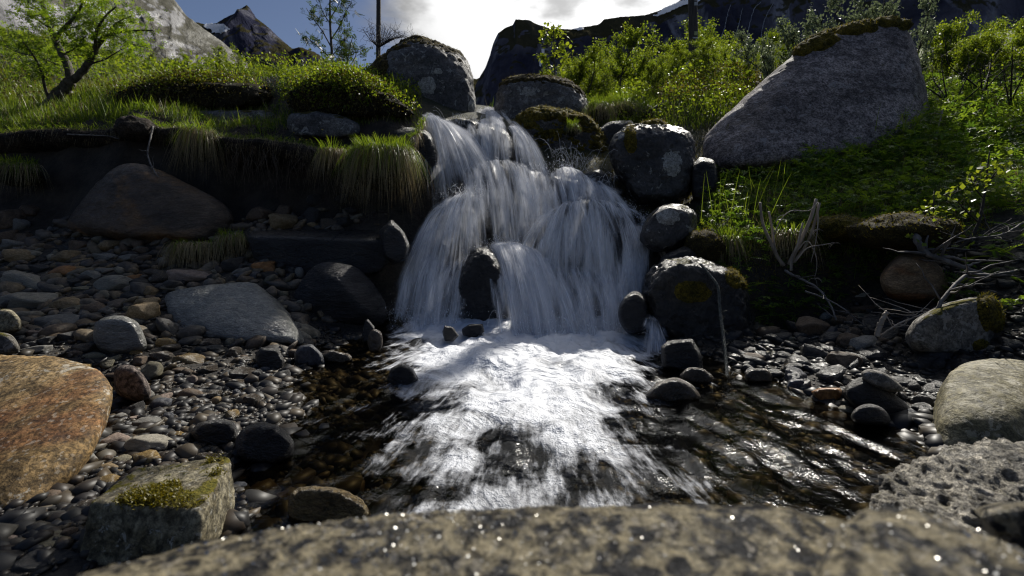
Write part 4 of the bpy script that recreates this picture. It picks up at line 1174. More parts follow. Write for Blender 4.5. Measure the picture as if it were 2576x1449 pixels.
fan([(1064, 293, 5.35), (1076, 292, 5.36), (1092, 296, 5.38), (1110, 306, 5.4)], [(1082, 540, 4.7), (1130, 480, 4.72), (1180, 445, 4.75), (1240, 432, 4.85)], 0.85, 0.75, seed=2)
fan([(1110, 306, 5.4), (1150, 322, 5.45)], [(1180, 430, 4.85), (1235, 425, 4.95)], 0.7, 0.45, M_VEIL, seed=3)
fan([(1150, 335, 5.35), (1190, 313, 5.3), (1240, 309, 5.3), (1295, 322, 5.3)], [(1168, 430, 5.1), (1205, 428, 5.05), (1250, 425, 5.05), (1305, 425, 5.1)], 0.75, 0.30, M_VEIL, seed=4, layers=1)
fan([(1278, 318, 5.6), (1302, 316, 5.6)], [(1310, 440, 4.95), (1372, 440, 4.95)], 0.6, 0.72, seed=5)
fan([(1165, 430, 4.78), (1210, 410, 4.82), (1275, 404, 4.85), (1335, 428, 4.8)], [(1180, 620, 4.15), (1245, 610, 4.15), (1310, 585, 4.2), (1365, 560, 4.3)], 0.75, 0.55, seed=6, n=70)
fan([(1325, 428, 4.85), (1372, 436, 4.85)], [(1310, 610, 4.25), (1400, 570, 4.3)], 0.6, 0.66, seed=7)
fan([(1128, 508, 4.42), (1150, 494, 4.36), (1178, 486, 4.33), (1210, 490, 4.34)], [(1035, 650, 4.05), (1090, 690, 3.95), (1150, 690, 3.92), (1222, 625, 4.0)], 0.85, 0.58, seed=8, n=70)
fan([(1368, 455, 4.75), (1420, 420, 4.8), (1478, 440, 4.75), (1520, 480, 4.7)], [(1385, 545, 4.32), (1440, 515, 4.3), (1510, 515, 4.33), (1575, 530, 4.38)], 0.5, 0.74, seed=9, n=60)
fan([(1378, 548, 4.3), (1420, 515, 4.25), (1480, 503, 4.24), (1535, 508, 4.28), (1580, 530, 4.34)], [(1300, 660, 4.0), (1385, 705, 3.88), (1490, 705, 3.86), (1580, 665, 3.95), (1652, 585, 4.2)], 0.8, 0.58, seed=10, n=90)
fan([(1218, 628, 4.02), (1255, 612, 4.0), (1318, 618, 4.0), (1365, 640, 4.02)], [(1262, 830, 3.55), (1310, 840, 3.5), (1375, 840, 3.5), (1440, 830, 3.55)], 0.8, 0.78, seed=11, n=60)
fan([(1045, 625, 4.08), (1090, 640, 4.03), (1140, 660, 4.0), (1190, 632, 3.98)], [(1000, 800, 3.8), (1055, 815, 3.68), (1110, 815, 3.66), (1160, 805, 3.7)], 0.6, 0.60, seed=12, n=60)
fan([(1350, 640, 4.0), (1430, 670, 3.95), (1510, 670, 3.95), (1575, 655, 4.0)], [(1400, 835, 3.55), (1470, 840, 3.5), (1530, 830, 3.5), (1575, 815, 3.55)], 0.6, 0.52, seed=13, n=60)
fan([(1575, 560, 4.3), (1612, 575, 4.32), (1640, 590, 4.3)], [(1550, 820, 3.6), (1592, 770, 3.75), (1612, 740, 3.85)], 0.45, 0.62, seed=14)
fan([(1632, 780, 3.45), (1650, 790, 3.45)], [(1622, 880, 3.0), (1672, 880, 3.0)], 0.5, 0.72, seed=15, n=20)
fan([(1075, 560, 4.3), (1110, 545, 4.3)], [(1015, 760, 3.95), (1060, 740, 3.9)], 0.6, 0.34, M_VEIL, seed=16)
o = RIB.build('water_threads', M_RIB, fall, uv=True)
o.matrix_parent_inverse = Matrix.Translation(-fall.location)
o['kind'] = 'stuff'
# splashing crown of separate drop threads where sheets strike
mb = MB()
r_ = np.random.default_rng(12)
def splash(u, v, d, n, spread, hgt):
    c = P(u, v, d)
    for i in range(n):
        a = r_.uniform(-1, 1); l = r_.uniform(0.3, 1) * hgt
        st = c + np.array([r_.normal() * spread, r_.normal() * 0.05, r_.uniform(-.02, .03)])
        tt = np.linspace(0, 1, 5)[:, None]
        en = st + np.array([a * l * 0.9, -r_.uniform(0, .6) * l, l * r_.uniform(0.2, 0.9)])
        pt = st + (en - st) * tt
        pt[:, 2] += (l * 0.35 * 4 * (tt * (1 - tt)))[:, 0]
        mb.tube(pt, 0.0008, 3, 0.9)
for a in [(1180, 488, 4.35, 24, .10, .14), (1440, 425, 4.75, 34, .15, .26), (1420, 400, 4.9, 16, .12, .3), (1500, 470, 4.6, 30, .1, .2), (1270, 612, 4.0, 30, .12, .1), (1350, 812, 3.6, 30, .3, .1),
          (1160, 318, 5.5, 30, .08, .22), (1060, 800, 3.7, 30, .15, .1), (1540, 815, 3.6, 40, .15, .12)]:
    splash(*a)
# spray: fine drops hanging where the sheets land
OCT = (np.array([[1, 0, 0], [-1, 0, 0], [0, 1, 0], [0, -1, 0], [0, 0, 1], [0, 0, -1]], float), np.array([[0, 2, 4], [2, 1, 4], [1, 3, 4], [3, 0, 4], [2, 0, 5], [1, 2, 5], [3, 1, 5], [0, 3, 5]]))
def spray(line, n, sx, sz, size=0.0013):
    n = int(n * 0.45)
    L3 = spline(Pn(line), 60)
    c = L3[r_.integers(0, 60, n)] + r_.normal(size=(n, 3)) * np.array([sx, 0.05, 0.01])
    c[:, 2] += np.abs(r_.normal(size=n)) * sz
    s_ = size * np.exp(r_.normal(size=n) * 0.4)
    V = OCT[0][None] * s_[:, None, None] * np.array([1, 1, 2.2]) + c[:, None]
    mb.add(V.reshape(-1, 3), None, (OCT[1][None] + (np.arange(n) * 6)[:, None, None]).reshape(-1, 3), 0.9)
for ln, n, sx, sz in (([(985, 815, 3.7), (1160, 815, 3.65)], 3500, .05, .07), ([(1250, 835, 3.5), (1450, 840, 3.5), (1590, 825, 3.5)], 6000, .06, .07), ([(1200, 625, 4.0), (1360, 635, 4.0)], 1800, .05, .04),
                      ([(1120, 500, 4.35), (1215, 492, 4.3)], 1500, .05, .05), ([(1370, 440, 4.75), (1500, 440, 4.7)], 2200, .06, .08), ([(1180, 430, 4.8), (1330, 425, 4.8)], 1500, .06, .04), ([(1560, 520, 4.4), (1645, 590, 4.25)], 1500, .06, .06)):
    spray(ln, n, sx, sz)
M_DROP = plain_mat('water drops', (0.75, 0.78, 0.85), (0.9, 0.92, 0.95), 10, 0.15, 0.0)
o = mb.build('splash', M_DROP, fall)
o.matrix_parent_inverse = Matrix.Translation(-fall.location)
o['kind'] = 'stuff'
# ------------------------------------------------------------------ stones of the gravel bar and the banks
def stone_mesh(seed, planes, p, amp, sub, flat):
    r = np.random.default_rng(seed)
    dirs, f = ico(sub)
    N = r.normal(size=(planes, 3)); N /= np.linalg.norm(N, axis=1)[:, None]
    N = np.concatenate([N, np.array([[0, 0, 1], [0, 0, -1], [1, 0, 0], [-1, 0, 0], [0, 1, 0], [0, -1, 0]], float)])
    D = np.concatenate([r.uniform(0.72, 1.0, planes), np.ones(6)])
    V = dirs * radial(dirs, N, D, p)[:, None]
    V = V * (1 + amp * fbm(V * 1.8 + seed, 4) + amp * 0.3 * fbm(V * 6 + seed, 3))[:, None]
    V /= np.abs(V).max(0)[None]
    me = mk('stone', V, f, None, link=False).data
    me.materials.append(MATS['st_tan'])
    return me
ROUND = [stone_mesh(100 + i, 9, 8, 0.14, 4, 1) for i in range(5)]
ANG = [stone_mesh(200 + i, 10, 30, 0.12, 4, 1) for i in range(5)]
ROUND_S = [stone_mesh(300 + i, 6, 6, 0.10, 2, 1) for i in range(5)]
ANG_S = [stone_mesh(400 + i, 8, 22, 0.08, 2, 1) for i in range(4)]
CW = {'tan': 'tan', 'brown': 'brown', 'grey': 'grey', 'pale': 'pale', 'olive': 'olive grey', 'orange': 'orange brown', 'dark': 'dark', 'blue': 'blue grey', 'pink': 'pinkish', 'wet': 'wet brown', 'amber': 'wet amber'}
SHORT = {}
for o, cu, cv, cd, lab in HEROES:
    SHORT[o.name] = lab
LAND = [(o.location.copy(), s) for (o, s) in [
    (HEROES[0][0], 'the large tan boulder'), (HEROES[1][0], 'the moss topped block'), (HEROES[2][0], 'the sloping grey rock'), (HEROES[3][0], 'the smooth black rock'),
    (HEROES[4][0], 'the flat black ledge'), (HEROES[5][0], 'the broad brown boulder'), (HEROES[15][0], 'the wet mossy boulder'), (HEROES[17][0], 'the square black block'),
    (HEROES[23][0], 'the dark olive boulder'), (HEROES[26][0], 'the tan bank boulder'), (HEROES[27][0], 'the flat topped grey boulder'), (HEROES[28][0], 'the large olive boulder'),
    (HEROES[41][0], 'the oblong tan rock'), (HEROES[42][0], 'the low black rock'), (HEROES[43][0], 'the rough black rock'), (HEROES[44][0], 'the blue grey boulder'), (HEROES[46][0], 'the pinkish rough boulder'), (HEROES[33][0], 'the upright brown stone')]]
STONES = []
rs = np.random.default_rng(21)
def put_stone(x, y, z, w, h, dep, colour, kind, small=False):
    lib = (ROUND_S if kind == 'r' else ANG_S) if small else (ROUND if kind == 'r' else ANG)
    me = lib[rs.integers(len(lib))]
    o = bpy.data.objects.new('stone', me)
    COL.objects.link(o)
    o.location = (x, y, z)
    o.scale = (w, dep, h)
    flip = rs.integers(0, 2) * math.pi
    o.rotation_euler = (rs.normal() * 0.10, rs.normal() * 0.12, flip + rs.normal() * 0.15)
    o.material_slots[0].link = 'OBJECT'
    o.material_slots[0].material = MATS['st_' + colour]
    STONES.append((o, colour, kind, w, h))
    return o

# stones read off the photograph: centre column, row, width, height (2571 px crops), colour, r = rounded / a = angular
A = [(100, 690, 240, 180, 'brown', 'r'), (290, 615, 180, 120, 'brown', 'r'), (200, 760, 110, 140, 'grey', 'r'), (70, 865, 150, 130, 'brown', 'r'), (215, 865, 140, 80, 'brown', 'a'), (145, 945, 170, 110, 'grey', 'r'),
     (205, 1045, 250, 150, 'tan', 'r'), (30, 1030, 120, 90, 'blue', 'r'), (460, 960, 120, 60, 'brown', 'a'), (625, 1055, 270, 150, 'tan', 'r'), (750, 950, 180, 130, 'brown', 'a'), (1005, 950, 210, 125, 'tan', 'r'),
     (990, 1050, 210, 90, 'grey', 'a'), (1155, 965, 80, 90, 'brown', 'r'), (1280, 930, 100, 110, 'brown', 'r'), (1225, 870, 120, 90, 'brown', 'r'), (1325, 985, 120, 70, 'brown', 'r'), (1525, 965, 100, 60, 'brown', 'r'),
     (770, 1100, 140, 80, 'tan', 'r'), (605, 1195, 260, 140, 'orange', 'r'), (740, 1170, 140, 80, 'tan', 'r'), (1030, 1140, 200, 80, 'dark', 'r'), (900, 1115, 90, 60, 'brown', 'a'), (370, 1155, 190, 90, 'dark', 'a'),
     (490, 1120, 150, 80, 'dark', 'a'), (290, 1280, 660, 150, 'pale', 'r'), (700, 1285, 130, 90, 'dark', 'a'), (860, 1225, 190, 100, 'grey', 'a'), (990, 1185, 150, 80, 'grey', 'r'), (1065, 1295, 410, 160, 'pale', 'a'),
     (1245, 1255, 130, 90, 'orange', 'r'), (1780, 1240, 390, 150, 'pink', 'r'), (1520, 1230, 150, 120, 'wet', 'a'), (2185, 1125, 180, 150, 'dark', 'r'), (2465, 1140, 190, 110, 'orange', 'r'), (2300, 1230, 220, 100, 'blue', 'a'),
     (2500, 1225, 140, 80, 'dark', 'r'), (1400, 1370, 160, 100, 'tan', 'r'), (1235, 1410, 210, 100, 'dark', 'r'), (745, 1350, 190, 60, 'olive', 'a'), (600, 1360, 120, 50, 'dark', 'a'), (1190, 1060, 160, 80, 'grey', 'a'), (1330, 1060, 160, 60, 'dark', 'a')]
B = [(260, 140, 560, 220, 'pale', 'a'), (640, 160, 250, 140, 'tan', 'a'), (665, 220, 260, 80, 'olive', 'r'), (910, 210, 270, 130, 'brown', 'r'), (920, 135, 220, 70, 'brown', 'r'), (530, 340, 540, 170, 'grey', 'r'),
     (640, 262, 500, 70, 'brown', 'a'), (1340, 250, 240, 220, 'tan', 'a'), (1380, 150, 200, 110, 'tan', 'a'), (350, 430, 230, 110, 'pink', 'a'), (425, 510, 120, 110, 'dark', 'a'), (515, 460, 120, 80, 'olive', 'a'),
     (655, 465, 200, 120, 'dark', 'a'), (790, 470, 110, 100, 'tan', 'a'), (905, 480, 120, 100, 'brown', 'r'), (800, 570, 200, 110, 'wet', 'a'), (320, 590, 260, 90, 'grey', 'a'), (290, 540, 140, 80, 'dark', 'a'), (190, 470, 90, 70, 'grey', 'r'), (240, 320, 60, 50, 'grey', 'r'),
     (700, 620, 150, 70, 'brown', 'r'), (885, 645, 200, 80, 'olive', 'r'), (1010, 710, 140, 90, 'olive', 'r'), (1060, 670, 140, 60, 'olive', 'r'), (1330, 1020, 210, 130, 'grey', 'a'), (1430, 785, 215, 170, 'olive', 'r'),
     (1510, 640, 210, 110, 'wet', 'r'), (1310, 690, 110, 90, 'brown', 'a'), (1800, 690, 350, 110, 'amber', 'r'), (1530, 380, 170, 110, 'wet', 'r'), (1430, 390, 150, 100, 'dark', 'r'), (1525, 1045, 150, 100, 'pink', 'r'),
     (1620, 985, 150, 80, 'brown', 'r'), (1800, 880, 130, 110, 'pink', 'r'), (2120, 820, 140, 90, 'dark', 'r'), (2280, 810, 200, 120, 'wet', 'a'), (2420, 820, 110, 110, 'dark', 'r'), (2210, 890, 170, 70, 'wet', 'r'),
     (2215, 1000, 90, 90, 'blue', 'r'), (2350, 1060, 140, 150, 'wet', 'a'), (1160, 1080, 160, 90, 'blue', 'a'), (1230, 1150, 170, 110, 'dark', 'a'), (1120, 1210, 100, 70, 'grey', 'r'), (1240, 1230, 120, 60, 'pink', 'a'), (1400, 1270, 250, 110, 'grey', 'a'),
     (1570, 1230, 100, 110, 'blue', 'a'), (1340, 1345, 160, 80, 'olive', 'r'), (1500, 1330, 120, 70, 'blue', 'a'), (1720, 1290, 100, 50, 'grey', 'r'), (1850, 1080, 180, 80, 'wet', 'r'), (2030, 1060, 80, 70, 'tan', 'r'), (2170, 1190, 130, 80, 'amber', 'r'), (1950, 770, 160, 90, 'wet', 'a'),
     (1540, 520, 200, 100, 'amber', 'r'), (1600, 570, 130, 80, 'wet', 'r'), (1990, 520, 130, 90, 'wet', 'a'), (2260, 490, 120, 50, 'dark', 'r'), (2440, 480, 100, 60, 'wet', 'r'), (2290, 690, 120, 90, 'wet', 'a'), (1960, 580, 220, 90, 'dark', 'a'), (2180, 610, 140, 100, 'wet', 'a'),
     (2000, 1000, 110, 70, 'wet', 'a'), (1920, 940, 120, 80, 'wet', 'r'), (1700, 1090, 110, 60, 'dark', 'a'), (1760, 800, 90, 60, 'brown', 'a'), (1560, 900, 120, 60, 'wet', 'a'), (1660, 740, 110, 50, 'wet', 'r'), (2330, 960, 100, 60, 'amber', 'r'), (2450, 950, 110, 70, 'dark', 'a')]
Cc = [(1090, 190, 220, 150, 'pink', 'r'), (1340, 235, 450, 190, 'pale', 'a'), (920, 245, 110, 60, 'pale', 'a'), (1780, 265, 250, 90, 'wet', 'a'), (1010, 460, 330, 120, 'tan', 'r'), (1150, 375, 180, 80, 'olive', 'r'), (360, 985, 290, 120, 'olive', 'r'),
      (140, 1100, 300, 180, 'pink', 'a'), (400, 1160, 420, 200, 'olive', 'a'), (640, 1060, 130, 120, 'brown', 'a'), (450, 1340, 550, 220, 'dark', 'a'), (820, 400, 160, 150, 'grey', 'a'), (930, 405, 80, 60, 'pale', 'r'), (1010, 360, 90, 70, 'brown', 'a'), (1070, 265, 90, 80, 'pink', 'a'),
      (660, 600, 90, 60, 'grey', 'r'), (715, 625, 90, 50, 'brown', 'r'), (780, 660, 90, 60, 'olive', 'r'), (1600, 210, 90, 60, 'brown', 'a'), (1660, 130, 130, 60, 'amber', 'a')]
Dd = [(110, 640, 230, 140, 'brown', 'r'), (320, 735, 230, 190, 'tan', 'r'), (320, 620, 180, 110, 'brown', 'r'), (615, 520, 150, 130, 'dark', 'r'), (590, 660, 190, 160, 'dark', 'a'), (490, 700, 120, 110, 'dark', 'a'), (590, 745, 110, 50, 'tan', 'a'), (745, 740, 160, 110, 'wet', 'a'), (870, 725, 140, 110, 'dark', 'a'), (860, 510, 130, 110, 'dark', 'a'), (930, 620, 200, 80, 'dark', 'r'),
      (55, 1075, 120, 50, 'brown', 'r'), (130, 1140, 200, 100, 'orange', 'r'), (175, 1220, 180, 80, 'dark', 'r'), (260, 1310, 130, 110, 'brown', 'a'), (310, 1400, 90, 80, 'olive', 'a'), (460, 1200, 80, 110, 'grey', 'a')]
Ee = [(570, 370, 270, 200, 'brown', 'a'), (700, 280, 90, 100, 'grey', 'a'), (850, 320, 160, 120, 'brown', 'r'), (950, 310, 150, 130, 'brown', 'a'), (1070, 210, 200, 90, 'brown', 'a'), (1090, 80, 230, 70, 'pale', 'a'), (910, 40, 150, 110, 'dark', 'r'), (770, 420, 120, 110, 'blue', 'a'), (940, 510, 250, 140, 'brown', 'r'), (1070, 530, 260, 140, 'grey', 'a'),
      (1260, 510, 130, 80, 'brown', 'r'), (860, 680, 270, 190, 'brown', 'r'), (1200, 650, 190, 130, 'dark', 'a'), (480, 670, 90, 60, 'blue', 'r'), (590, 670, 120, 60, 'olive', 'a'), (680, 750, 100, 90, 'tan', 'a'), (650, 690, 90, 70, 'blue', 'a'), (420, 830, 220, 140, 'blue', 'a'), (300, 700, 200, 80, 'dark', 'r'), (500, 760, 180, 70, 'amber', 'r'),
      (560, 800, 200, 60, 'amber', 'a'), (730, 870, 120, 60, 'olive', 'a'), (860, 1090, 120, 80, 'olive', 'r'), (700, 1115, 180, 60, 'wet', 'r'), (1500, 1180, 100, 80, 'blue', 'a'), (1420, 860, 120, 60, 'dark', 'a'), (1550, 850, 140, 80, 'dark', 'a'), (1600, 1070, 150, 130, 'dark', 'r'), (1520, 730, 430, 70, 'dark', 'a'), (1390, 210, 120, 60, 'grey', 'r'), (1220, 170, 120, 50, 'olive', 'a'), (1330, 250, 130, 60, 'brown', 'a'),
      (640, 560, 90, 70, 'brown', 'a'), (740, 540, 90, 70, 'brown', 'r'), (520, 580, 110, 60, 'dark', 'r'), (440, 620, 90, 60, 'grey', 'r'), (370, 600, 80, 70, 'dark', 'a'), (670, 610, 110, 40, 'pale', 'r'), (2240, 580, 200, 60, 'pink', 'r'), (980, 410, 110, 70, 'brown', 'a'), (860, 410, 80, 50, 'brown', 'a'), (1120, 420, 110, 90, 'dark', 'a'), (1340, 170, 100, 40, 'olive', 'r'),
      (1400, 1395, 220, 50, 'wet', 'r'), (1320, 1385, 320, 70, 'st' and 'wet', 'r'), (1220, 1290, 110, 40, 'olive', 'r'), (1430, 1250, 120, 40, 'pale', 'r')]
def place_list(lst, ou, ov):
    for (cx_, cy_, w, h, c, kd) in lst:
        u = ou + cx_ / 3.717; v = ov + cy_ / 3.717
        wu, hu = w / 3.717, h / 3.717
        g = ground_hit(u, v + hu * 0.42)
        y = g[1] + wu / F * g[1] * 0.25
        sw = wu / F * y * 0.5
        sh = hu / F * y * 0.5
        x = (u - 1288) / F * y
        z = CAM_Z - (v - HOR) / F * y
        put_stone(x, y, z, sw, sh * 1.05, min(sw, sh * 1.6) * rs.uniform(0.8, 1.05), c, kd, small=(wu < 28))
place_list(A, 0, 365); place_list(B, 0, 723.3); place_list(Cc, 0, 1059); place_list(Dd, 628.9, 365); place_list(Ee, 1887, 723.3)
for o, *_ in STONES:
    if abs(o.location.y) < 1.0: pass
# further cobbles lying between them
taken = [(o.location.x, o.location.y, max(o.scale[0], o.scale[1])) for o, *_ in STONES]
for o, cu, cv, cd, lab in HEROES:
    bb = [o.matrix_world @ Vector(c) for c in o.bound_box]
    cx0 = sum((b_.x for b_ in bb)) / 8 + o.location.x * 0; cy0 = sum((b_.y for b_ in bb)) / 8
    rad0 = max(Vector(c).x for c in o.bound_box)
    taken.append((o.location.x, o.location.y, rad0))
want, tries = 300 - len(STONES), 0
while want > 0 and tries < 6000:
    tries += 1
    if rs.random() < 0.72:
        u, v = rs.uniform(0, 760), rs.uniform(590, 1330)
    else:
        u, v = rs.uniform(1880, 2560), rs.uniform(760, 1080)
    g = ground_hit(u, v)
    if g[2] < -0.06 or g[2] > 0.95 or (u < 760 and v < 640 and u > 620): continue
    s = min(0.085, rs.lognormal(-3.35, 0.38))
    if any((g[0] - a) ** 2 + (g[1] - b_) ** 2 < ((s + r0) * 0.8) ** 2 for a, b_, r0 in taken): continue
    wet = g[2] < 0.06
    c = rs.choice(['wet', 'dark', 'wet', 'blue', 'amber', 'brown'] if wet else ['tan', 'brown', 'grey', 'pale', 'olive', 'dark', 'brown', 'grey', 'pink'])
    if u > 1800: c = rs.choice(['dark', 'brown', 'wet', 'blue', 'olive'])
    kd = 'r' if rs.random() < 0.6 else 'a'
    put_stone(g[0], g[1], g[2] + s * 0.25, s, s * rs.uniform(0.4, 0.75), s * rs.uniform(0.6, 1.0), c, kd, True)
    taken.append((g[0], g[1], s)); want -= 1
bpy.context.view_layer.update()
def label_stones():
    seen = {}
    for o, c, kd, w, h in STONES:
        p = o.location
        best = sorted(LAND, key=lambda q: (q[0].x - p.x) ** 2 + (q[0].y - p.y) ** 2)[0]
        dx, dy = p.x - best[0].x, p.y - best[0].y
        rel = ('right of ' if dx > 0 else 'left of ') if abs(dx) > abs(dy) else ('behind ' if dy > 0 else 'in front of ')
        sz = 'tiny' if w < 0.028 else 'small' if w < 0.05 else 'medium' if w < 0.09 else 'large'
        shp = ('rounded' if h / w > 0.55 else 'flat rounded') if kd == 'r' else ('angular' if h / w > 0.5 else 'flat angular')
        lab = f'{sz} {shp} {CW[c]} stone {rel}{best[1]}'
        tag(o, lab, 'stone', 'stones lying on the gravel bar and stream banks')
label_stones()
_by = {}
for o, *_ in STONES: _by.setdefault(o['label'], []).append(o)
ORD = ['first', 'second', 'third', 'fourth', 'fifth', 'sixth', 'seventh', 'eighth']
for lab, os_ in _by.items():
    if len(os_) == 1: continue
    os_.sort(key=lambda o: o.location.x / o.location.y)
    for i, o in enumerate(os_):
        if len(os_) == 2: o['label'] = lab + (', the left one' if i == 0 else ', the right one')
        elif i < 8: o['label'] = lab + f', {ORD[i]} from left'

# loose gravel too small to count, on the bar and on the stream bed
def gravel(name, label, n, regions, smin, smax, seed, zoff=0.0, zmax=0.95, lev=1, smooth=True, mat=None, spread=0.62):
    r = np.random.default_rng(seed)
    base, bf = ico(lev)
    pts = []
    while sum(len(p) for p in pts) < n:
        x0, x1, y0, y1 = regions[r.integers(len(regions))]
        x = r.uniform(x0, x1, 400); y = y0 + (y1 - y0) * r.uniform(0, 1, 400) ** 1.15
        z = H(x, y) + gnoise(x, y)
        ok = (z < zmax) & (z > -0.5)
        pts.append(np.stack([x[ok], y[ok], z[ok]], 1))
    pts = np.concatenate(pts)[:n]
    sz = np.exp(r.normal(0, spread, n)) * smin * 0.85
    sz = np.minimum(sz, smax)
    dirn = r.normal(size=(n, 12, 3)) * 0.16
    nv = len(base)
    sc3 = np.stack([sz * r.uniform(.8, 1.3, n), sz * r.uniform(.6, 1.1, n), sz * r.uniform(.4, .8, n)], 1)
    jitt = 1 + r.normal(size=(n, nv, 1)) * 0.24
    N_ = r.normal(size=(n, 8, 3)); N_ /= np.linalg.norm(N_, axis=2)[:, :, None]
    q_ = np.clip(np.einsum('vk,npk->nvp', base, N_), 0, None) / r.uniform(0.66, 1.05, (n, 1, 8))
    rr_ = 1 / np.maximum(q_.max(2), 0.85)[:, :, None]
    V = base[None] * rr_ * (1 + r.normal(size=(n, nv, 1)) * 0.05) * sc3[:, None, :]
    a = r.uniform(0, 2 * np.pi, n)
    ca, sa = np.cos(a)[:, None], np.sin(a)[:, None]
    X = V[:, :, 0] * ca - V[:, :, 1] * sa; Y = V[:, :, 0] * sa + V[:, :, 1] * ca
    Z = V[:, :, 2] + r.normal(size=(n, 1)) * 0.3 * X
    V = np.stack([X, Y, Z], 2) + pts[:, None, :] + np.array([0, 0, zoff])
    Fc = (bf[None] + (np.arange(n) * nv)[:, None, None]).reshape(-1, 3)
    var = np.repeat(r.uniform(0, 1, n), nv)
    o = mk(name, V.reshape(-1, 3), Fc, mat or M_GRAVEL, var=var, smooth=smooth)
    tag(o, label, 'gravel', kind='stuff')
m, t, o = newmat('loose gravel')
b = nd(t, 'ShaderNodeBsdfPrincipled'); t.links.new(b.outputs[0], o.inputs[0])
at = nd(t, 'ShaderNodeAttribute', attribute_name='var')
cr = nd(t, 'ShaderNodeValToRGB')
e = cr.color_ramp.elements
e[0].position = 0; e[0].color = (0.008, 0.008, 0.009, 1)
e[1].position = 1; e[1].color = (0.085, 0.075, 0.058, 1)
for pos, c in ((0.3, (0.013, 0.012, 0.011, 1)), (0.5, (0.032, 0.023, 0.015, 1)), (0.62, (0.014, 0.014, 0.016, 1)), (0.8, (0.032, 0.029, 0.023, 1)), (0.92, (0.06, 0.042, 0.022, 1))):
    q = e.new(pos); q.color = c
t.links.new(at.outputs['Fac'], cr.inputs[0]); t.links.new(cr.outputs[0], b.inputs['Base Color'])
b.inputs['Roughness'].default_value = 0.5
b.inputs['Specular IOR Level'].default_value = 0.35
M_GRAVEL = m
gravel('gravel', 'loose mixed gravel filling the gaps of the bar', 15000, [(-3.6, -0.9, 1.0, 3.4), (-4.6, -1.2, 2.8, 4.8), (-1.5, -0.7, 1.2, 3.4), (-2.2, -0.9, 1.1, 2.4)], 0.013, 0.045, 31)
gravel('gravel', 'dark gravel and chips along the foot of the right bank', 4500, [(1.1, 3.4, 1.6, 3.4)], 0.015, 0.035, 32, zmax=0.7)
gravel('streambed_gravel', 'brown pebbles seen through the clear water', 5500, [(-1.2, 1.7, 1.0, 3.4)], 0.026, 0.06, 33, zmax=0.0)

# worn cobbles packed between the counted stones
m, t, o = newmat('worn cobbles')
b = nd(t, 'ShaderNodeBsdfPrincipled'); t.links.new(b.outputs[0], o.inputs[0])
at = nd(t, 'ShaderNodeAttribute', attribute_name='var')
cr = nd(t, 'ShaderNodeValToRGB'); e = cr.color_ramp.elements
e[0].position = 0; e[0].color = (0.022, 0.021, 0.021, 1); e[1].position = 1; e[1].color = (0.20, 0.18, 0.14, 1)
for pos, c in ((0.2, (0.06, 0.055, 0.05, 1)), (0.38, (0.085, 0.062, 0.042, 1)), (0.55, (0.11, 0.105, 0.095, 1)), (0.7, (0.14, 0.10, 0.058, 1)), (0.85, (0.10, 0.09, 0.065, 1))):
    q = e.new(pos); q.color = c
tcx = nd(t, 'ShaderNodeTexCoord'); nn_ = noise_n(t, tcx.outputs['Object'], 26, 6, 0.7)
t.links.new(at.outputs['Fac'], cr.inputs[0])
t.links.new(mixc(t, 0.8, cr.outputs[0], mixc(t, mrange(t, nn_, 0.35, 0.65), (0.45, 0.45, 0.45), (1.4, 1.38, 1.35)), 'MULTIPLY'), b.inputs['Base Color'])
b.inputs['Roughness'].default_value = 0.55; b.inputs['Specular IOR Level'].default_value = 0.3
bp = nd(t, 'ShaderNodeBump'); bp.inputs['Strength'].default_value = 0.5; bp.inputs['Distance'].default_value = 0.02
t.links.new(nn_, bp.inputs['Height']); t.links.new(bp.outputs[0], b.inputs['Normal'])
gravel('cobbles', 'worn cobbles packed across the left gravel bar', 1100, [(-4.8, -1.3, 2.9, 4.7), (-4.2, -1.2, 2.4, 3.8), (-2.6, -1.0, 1.5, 2.6)], 0.050, 0.085, 34, zoff=0.006, lev=2, smooth=True, mat=m, spread=0.35)
gravel('cobbles', 'dark cobbles packed at the foot of the right bank', 260, [(1.25, 3.3, 1.9, 3.3)], 0.045, 0.08, 35, zoff=0.004, zmax=0.6, lev=2, smooth=True, mat=MATS['st_dark'], spread=0.35)
# ------------------------------------------------------------------ plants
G_BRIGHT = leaf_mat('bright grass', (0.06, 0.115, 0.014), (0.17, 0.24, 0.03), 0.55)
G_DRY = leaf_mat('dry grass', (0.16, 0.13, 0.065), (0.36, 0.30, 0.17), 0.3, tcol=(1.1, 1.0, 0.8))
L_BIRCH = leaf_mat('birch leaves', (0.07, 0.125, 0.012), (0.19, 0.25, 0.028), 0.6)
L_ROWAN = leaf_mat('rowan leaves', (0.08, 0.15, 0.016), (0.18, 0.27, 0.03), 0.6)
L_BACKLIT = leaf_mat('backlit leaves', (0.018, 0.035, 0.008), (0.05, 0.085, 0.016), 0.4)  # shade of the backlit rowans is put into this darker green
L_HERB = leaf_mat('herb leaves', (0.05, 0.115, 0.02), (0.16, 0.25, 0.035), 0.58)
L_YOUNG = leaf_mat('young birch leaves', (0.12, 0.18, 0.02), (0.22, 0.28, 0.035), 0.5)
L_WILLOW = leaf_mat('willow leaves', (0.09, 0.12, 0.07), (0.20, 0.24, 0.16), 0.35, tcol=(1.1, 1.1, 0.8))
L_HEATH = leaf_mat('heath leaves', (0.030, 0.032, 0.010), (0.13, 0.115, 0.030), 0.4)
L_MOSS = leaf_mat('moss tips', (0.06, 0.06, 0.006), (0.21, 0.18, 0.018), 0.4)
M_BARK = plain_mat('bark', (0.022, 0.018, 0.015), (0.10, 0.085, 0.07), 22, 0.85, 0.6, (1, 1, 0.5))
M_TWIG = plain_mat('dark twigs', (0.012, 0.010, 0.009), (0.035, 0.028, 0.022), 30, 0.8, 0.2)
